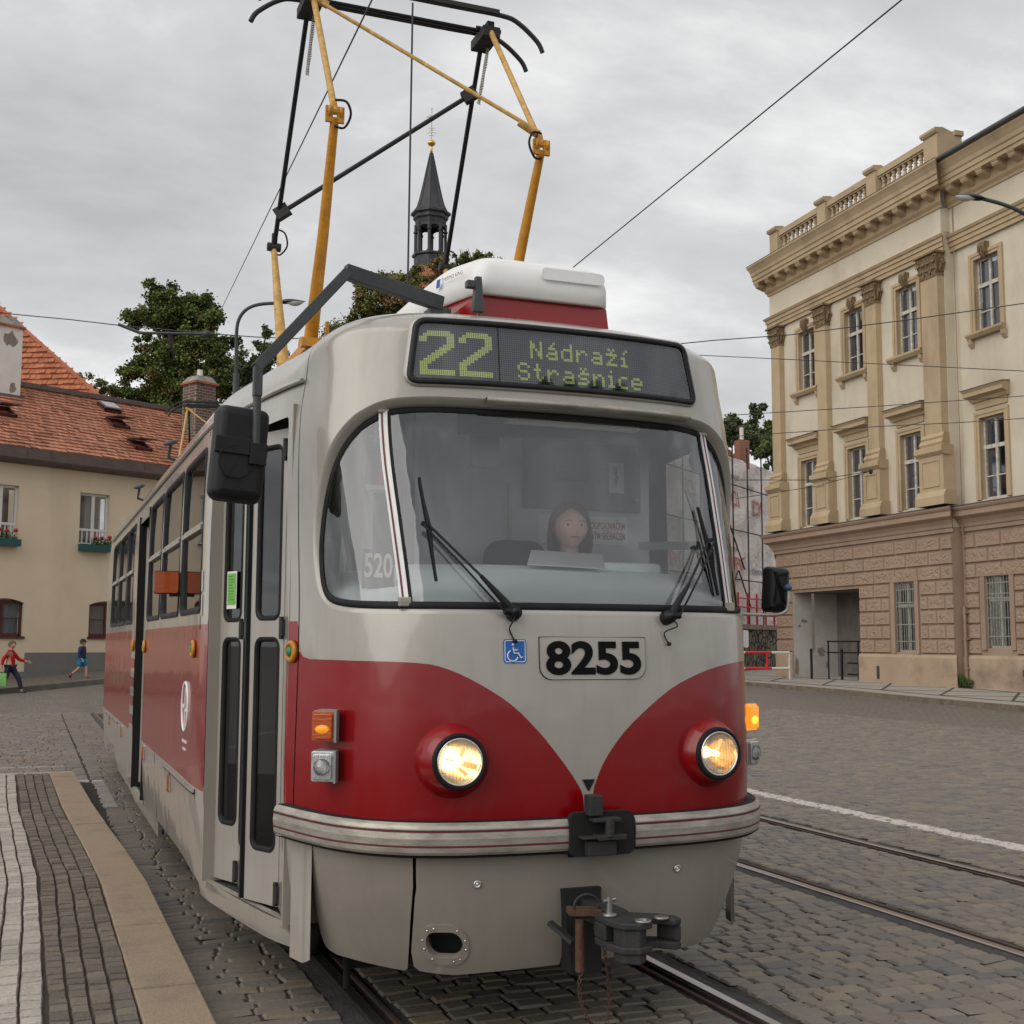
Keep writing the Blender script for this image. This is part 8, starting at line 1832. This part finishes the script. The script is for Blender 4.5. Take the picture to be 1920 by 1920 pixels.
def hair(u, v):
    th = (.185+u*.63)*2*math.pi
    t = v; back = max(0, -math.cos(th))
    if t < .55:
        ph = math.pi*(.5-t/.55*.5); x = math.cos(ph)*math.sin(th); y = -math.cos(ph)*math.cos(th); z = math.sin(ph); r_ = 1.
        fr = .06*math.exp(-(abs(u-.0)/.1)) 
        return M_ @ Vector((x*.45*h, y*.50*h+.02*h, z*.58*h+.0))
    q = (t-.55)/.45; k = 1+.10*math.sin(q*3)+.04*math.sin(th*11)*q-.12*q*q
    return M_ @ Vector((math.sin(th)*.45*h*k, -math.cos(th)*.50*h*k+.02*h, -.66*h*q))
mb.grid(40, 22, hair)
def fringe(u, v):
    th = (u-.5)*.76*math.pi; ph = math.pi*(.5-v*(.24+.20*abs(u-.42)*2)); return M_ @ Vector((math.cos(ph)*math.sin(th)*.44*h, -math.cos(ph)*math.cos(th)*.49*h, math.sin(ph)*.575*h))
mb.grid(14, 8, fringe); mb.build('hair', HAU, DR, fixn=False)
mb = MB(); mb.add([(.03, .80, 1.895), (.42, .80, 1.885), (.50, 1.0, 1.965), (.13, 1.0, 1.975), (.03, .80, 1.890), (.42, .80, 1.880), (.50, 1.0, 1.960), (.13, 1.0, 1.970)], [(0, 1, 2, 3), (7, 6, 5, 4), (0, 4, 5, 1), (1, 5, 6, 2), (2, 6, 7, 3), (3, 7, 4, 0)]); tag(mb.build('timetable_sheet', PAPER), 'pale grey sheet propped on the dashboard in front of the tram driver', 'paper')
# ------------------------------------------------------------------ light
SUN_EL, SUN_AZ = R(38), R(252)      # azimuth clockwise from +y
W = bpy.data.worlds.new('World'); SC.world = W; W.use_nodes = True; nt = W.node_tree; N = nt.nodes; L = nt.links
bg = N['Background']
sky = N.new('ShaderNodeTexSky'); sky.sky_type = 'NISHITA'; sky.sun_disc = False; sky.sun_elevation = SUN_EL; sky.sun_rotation = SUN_AZ; sky.air_density = 1.; sky.dust_density = 3.
sc_ = N.new('ShaderNodeVectorMath'); sc_.operation = 'SCALE'; sc_.inputs['Scale'].default_value = .9; L.new(sky.outputs[0], sc_.inputs[0])
tc = N.new('ShaderNodeTexCoord'); sx = N.new('ShaderNodeSeparateXYZ'); L.new(tc.outputs['Generated'], sx.inputs[0])
# project the view direction on a flat cloud deck
mxm = N.new('ShaderNodeMath'); mxm.operation = 'MAXIMUM'; mxm.inputs[1].default_value = .0; L.new(sx.outputs['Z'], mxm.inputs[0])
ad = N.new('ShaderNodeMath'); ad.inputs[1].default_value = .28; L.new(mxm.outputs[0], ad.inputs[0])
dx = N.new('ShaderNodeMath'); dx.operation = 'DIVIDE'; L.new(sx.outputs['X'], dx.inputs[0]); L.new(ad.outputs[0], dx.inputs[1])
dy = N.new('ShaderNodeMath'); dy.operation = 'DIVIDE'; L.new(sx.outputs['Y'], dy.inputs[0]); L.new(ad.outputs[0], dy.inputs[1])
cb = N.new('ShaderNodeCombineXYZ'); L.new(dx.outputs[0], cb.inputs[0]); L.new(dy.outputs[0], cb.inputs[1])
mp = N.new('ShaderNodeMapping'); mp.inputs['Scale'].default_value = (.95, 1.25, 1); mp.inputs['Location'].default_value = (.7, .3, 0); mp.inputs['Rotation'].default_value = (0, 0, R(-22)); L.new(cb.outputs[0], mp.inputs['Vector'])
n1 = N.new('ShaderNodeTexNoise'); n1.inputs['Scale'].default_value = 1.7; n1.inputs['Detail'].default_value = 7; n1.inputs['Roughness'].default_value = .58; n1.inputs['Distortion'].default_value = .15; L.new(mp.outputs[0], n1.inputs['Vector'])
cr = N.new('ShaderNodeValToRGB'); cr.color_ramp.elements[0].position = .30; cr.color_ramp.elements[0].color = (.45, .455, .465, 1); cr.color_ramp.elements[1].position = .70; cr.color_ramp.elements[1].color = (.95, .945, .93, 1)
e = cr.color_ramp.elements.new(.5); e.color = (.60, .60, .605, 1); L.new(n1.outputs['Fac'], cr.inputs['Fac'])
mixs = N.new('ShaderNodeMix'); mixs.data_type = 'RGBA'; mixs.inputs['Factor'].default_value = .94
sc2 = N.new('ShaderNodeVectorMath'); sc2.operation = 'SCALE'; sc2.inputs['Scale'].default_value = 10.; L.new(cr.outputs[0], sc2.inputs[0])
L.new(sc_.outputs[0], mixs.inputs['A']); L.new(sc2.outputs[0], mixs.inputs['B']); L.new(mixs.outputs['Result'], bg.inputs['Color']); bg.inputs['Strength'].default_value = .1
sl = bpy.data.lights.new('sun', 'SUN'); sl.energy = 1.5; sl.angle = R(75); sl.color = (1, .96, .9); so = bpy.data.objects.new('sun', sl); COL.objects.link(so)
sd = Vector((math.sin(SUN_AZ)*math.cos(SUN_EL), math.cos(SUN_AZ)*math.cos(SUN_EL), math.sin(SUN_EL)))
so.rotation_euler = sd.to_track_quat('Z', 'Y').to_euler()
SC.view_settings.view_transform = 'Standard'; SC.view_settings.look = 'None'; SC.view_settings.exposure = .22; SC.view_settings.gamma = 1; SC.view_settings.use_curve_mapping = False
SC.cycles.max_bounces = 8; SC.cycles.transparent_max_bounces = 16; SC.cycles.glossy_bounces = 4; SC.cycles.caustics_reflective = False; SC.cycles.caustics_refractive = False
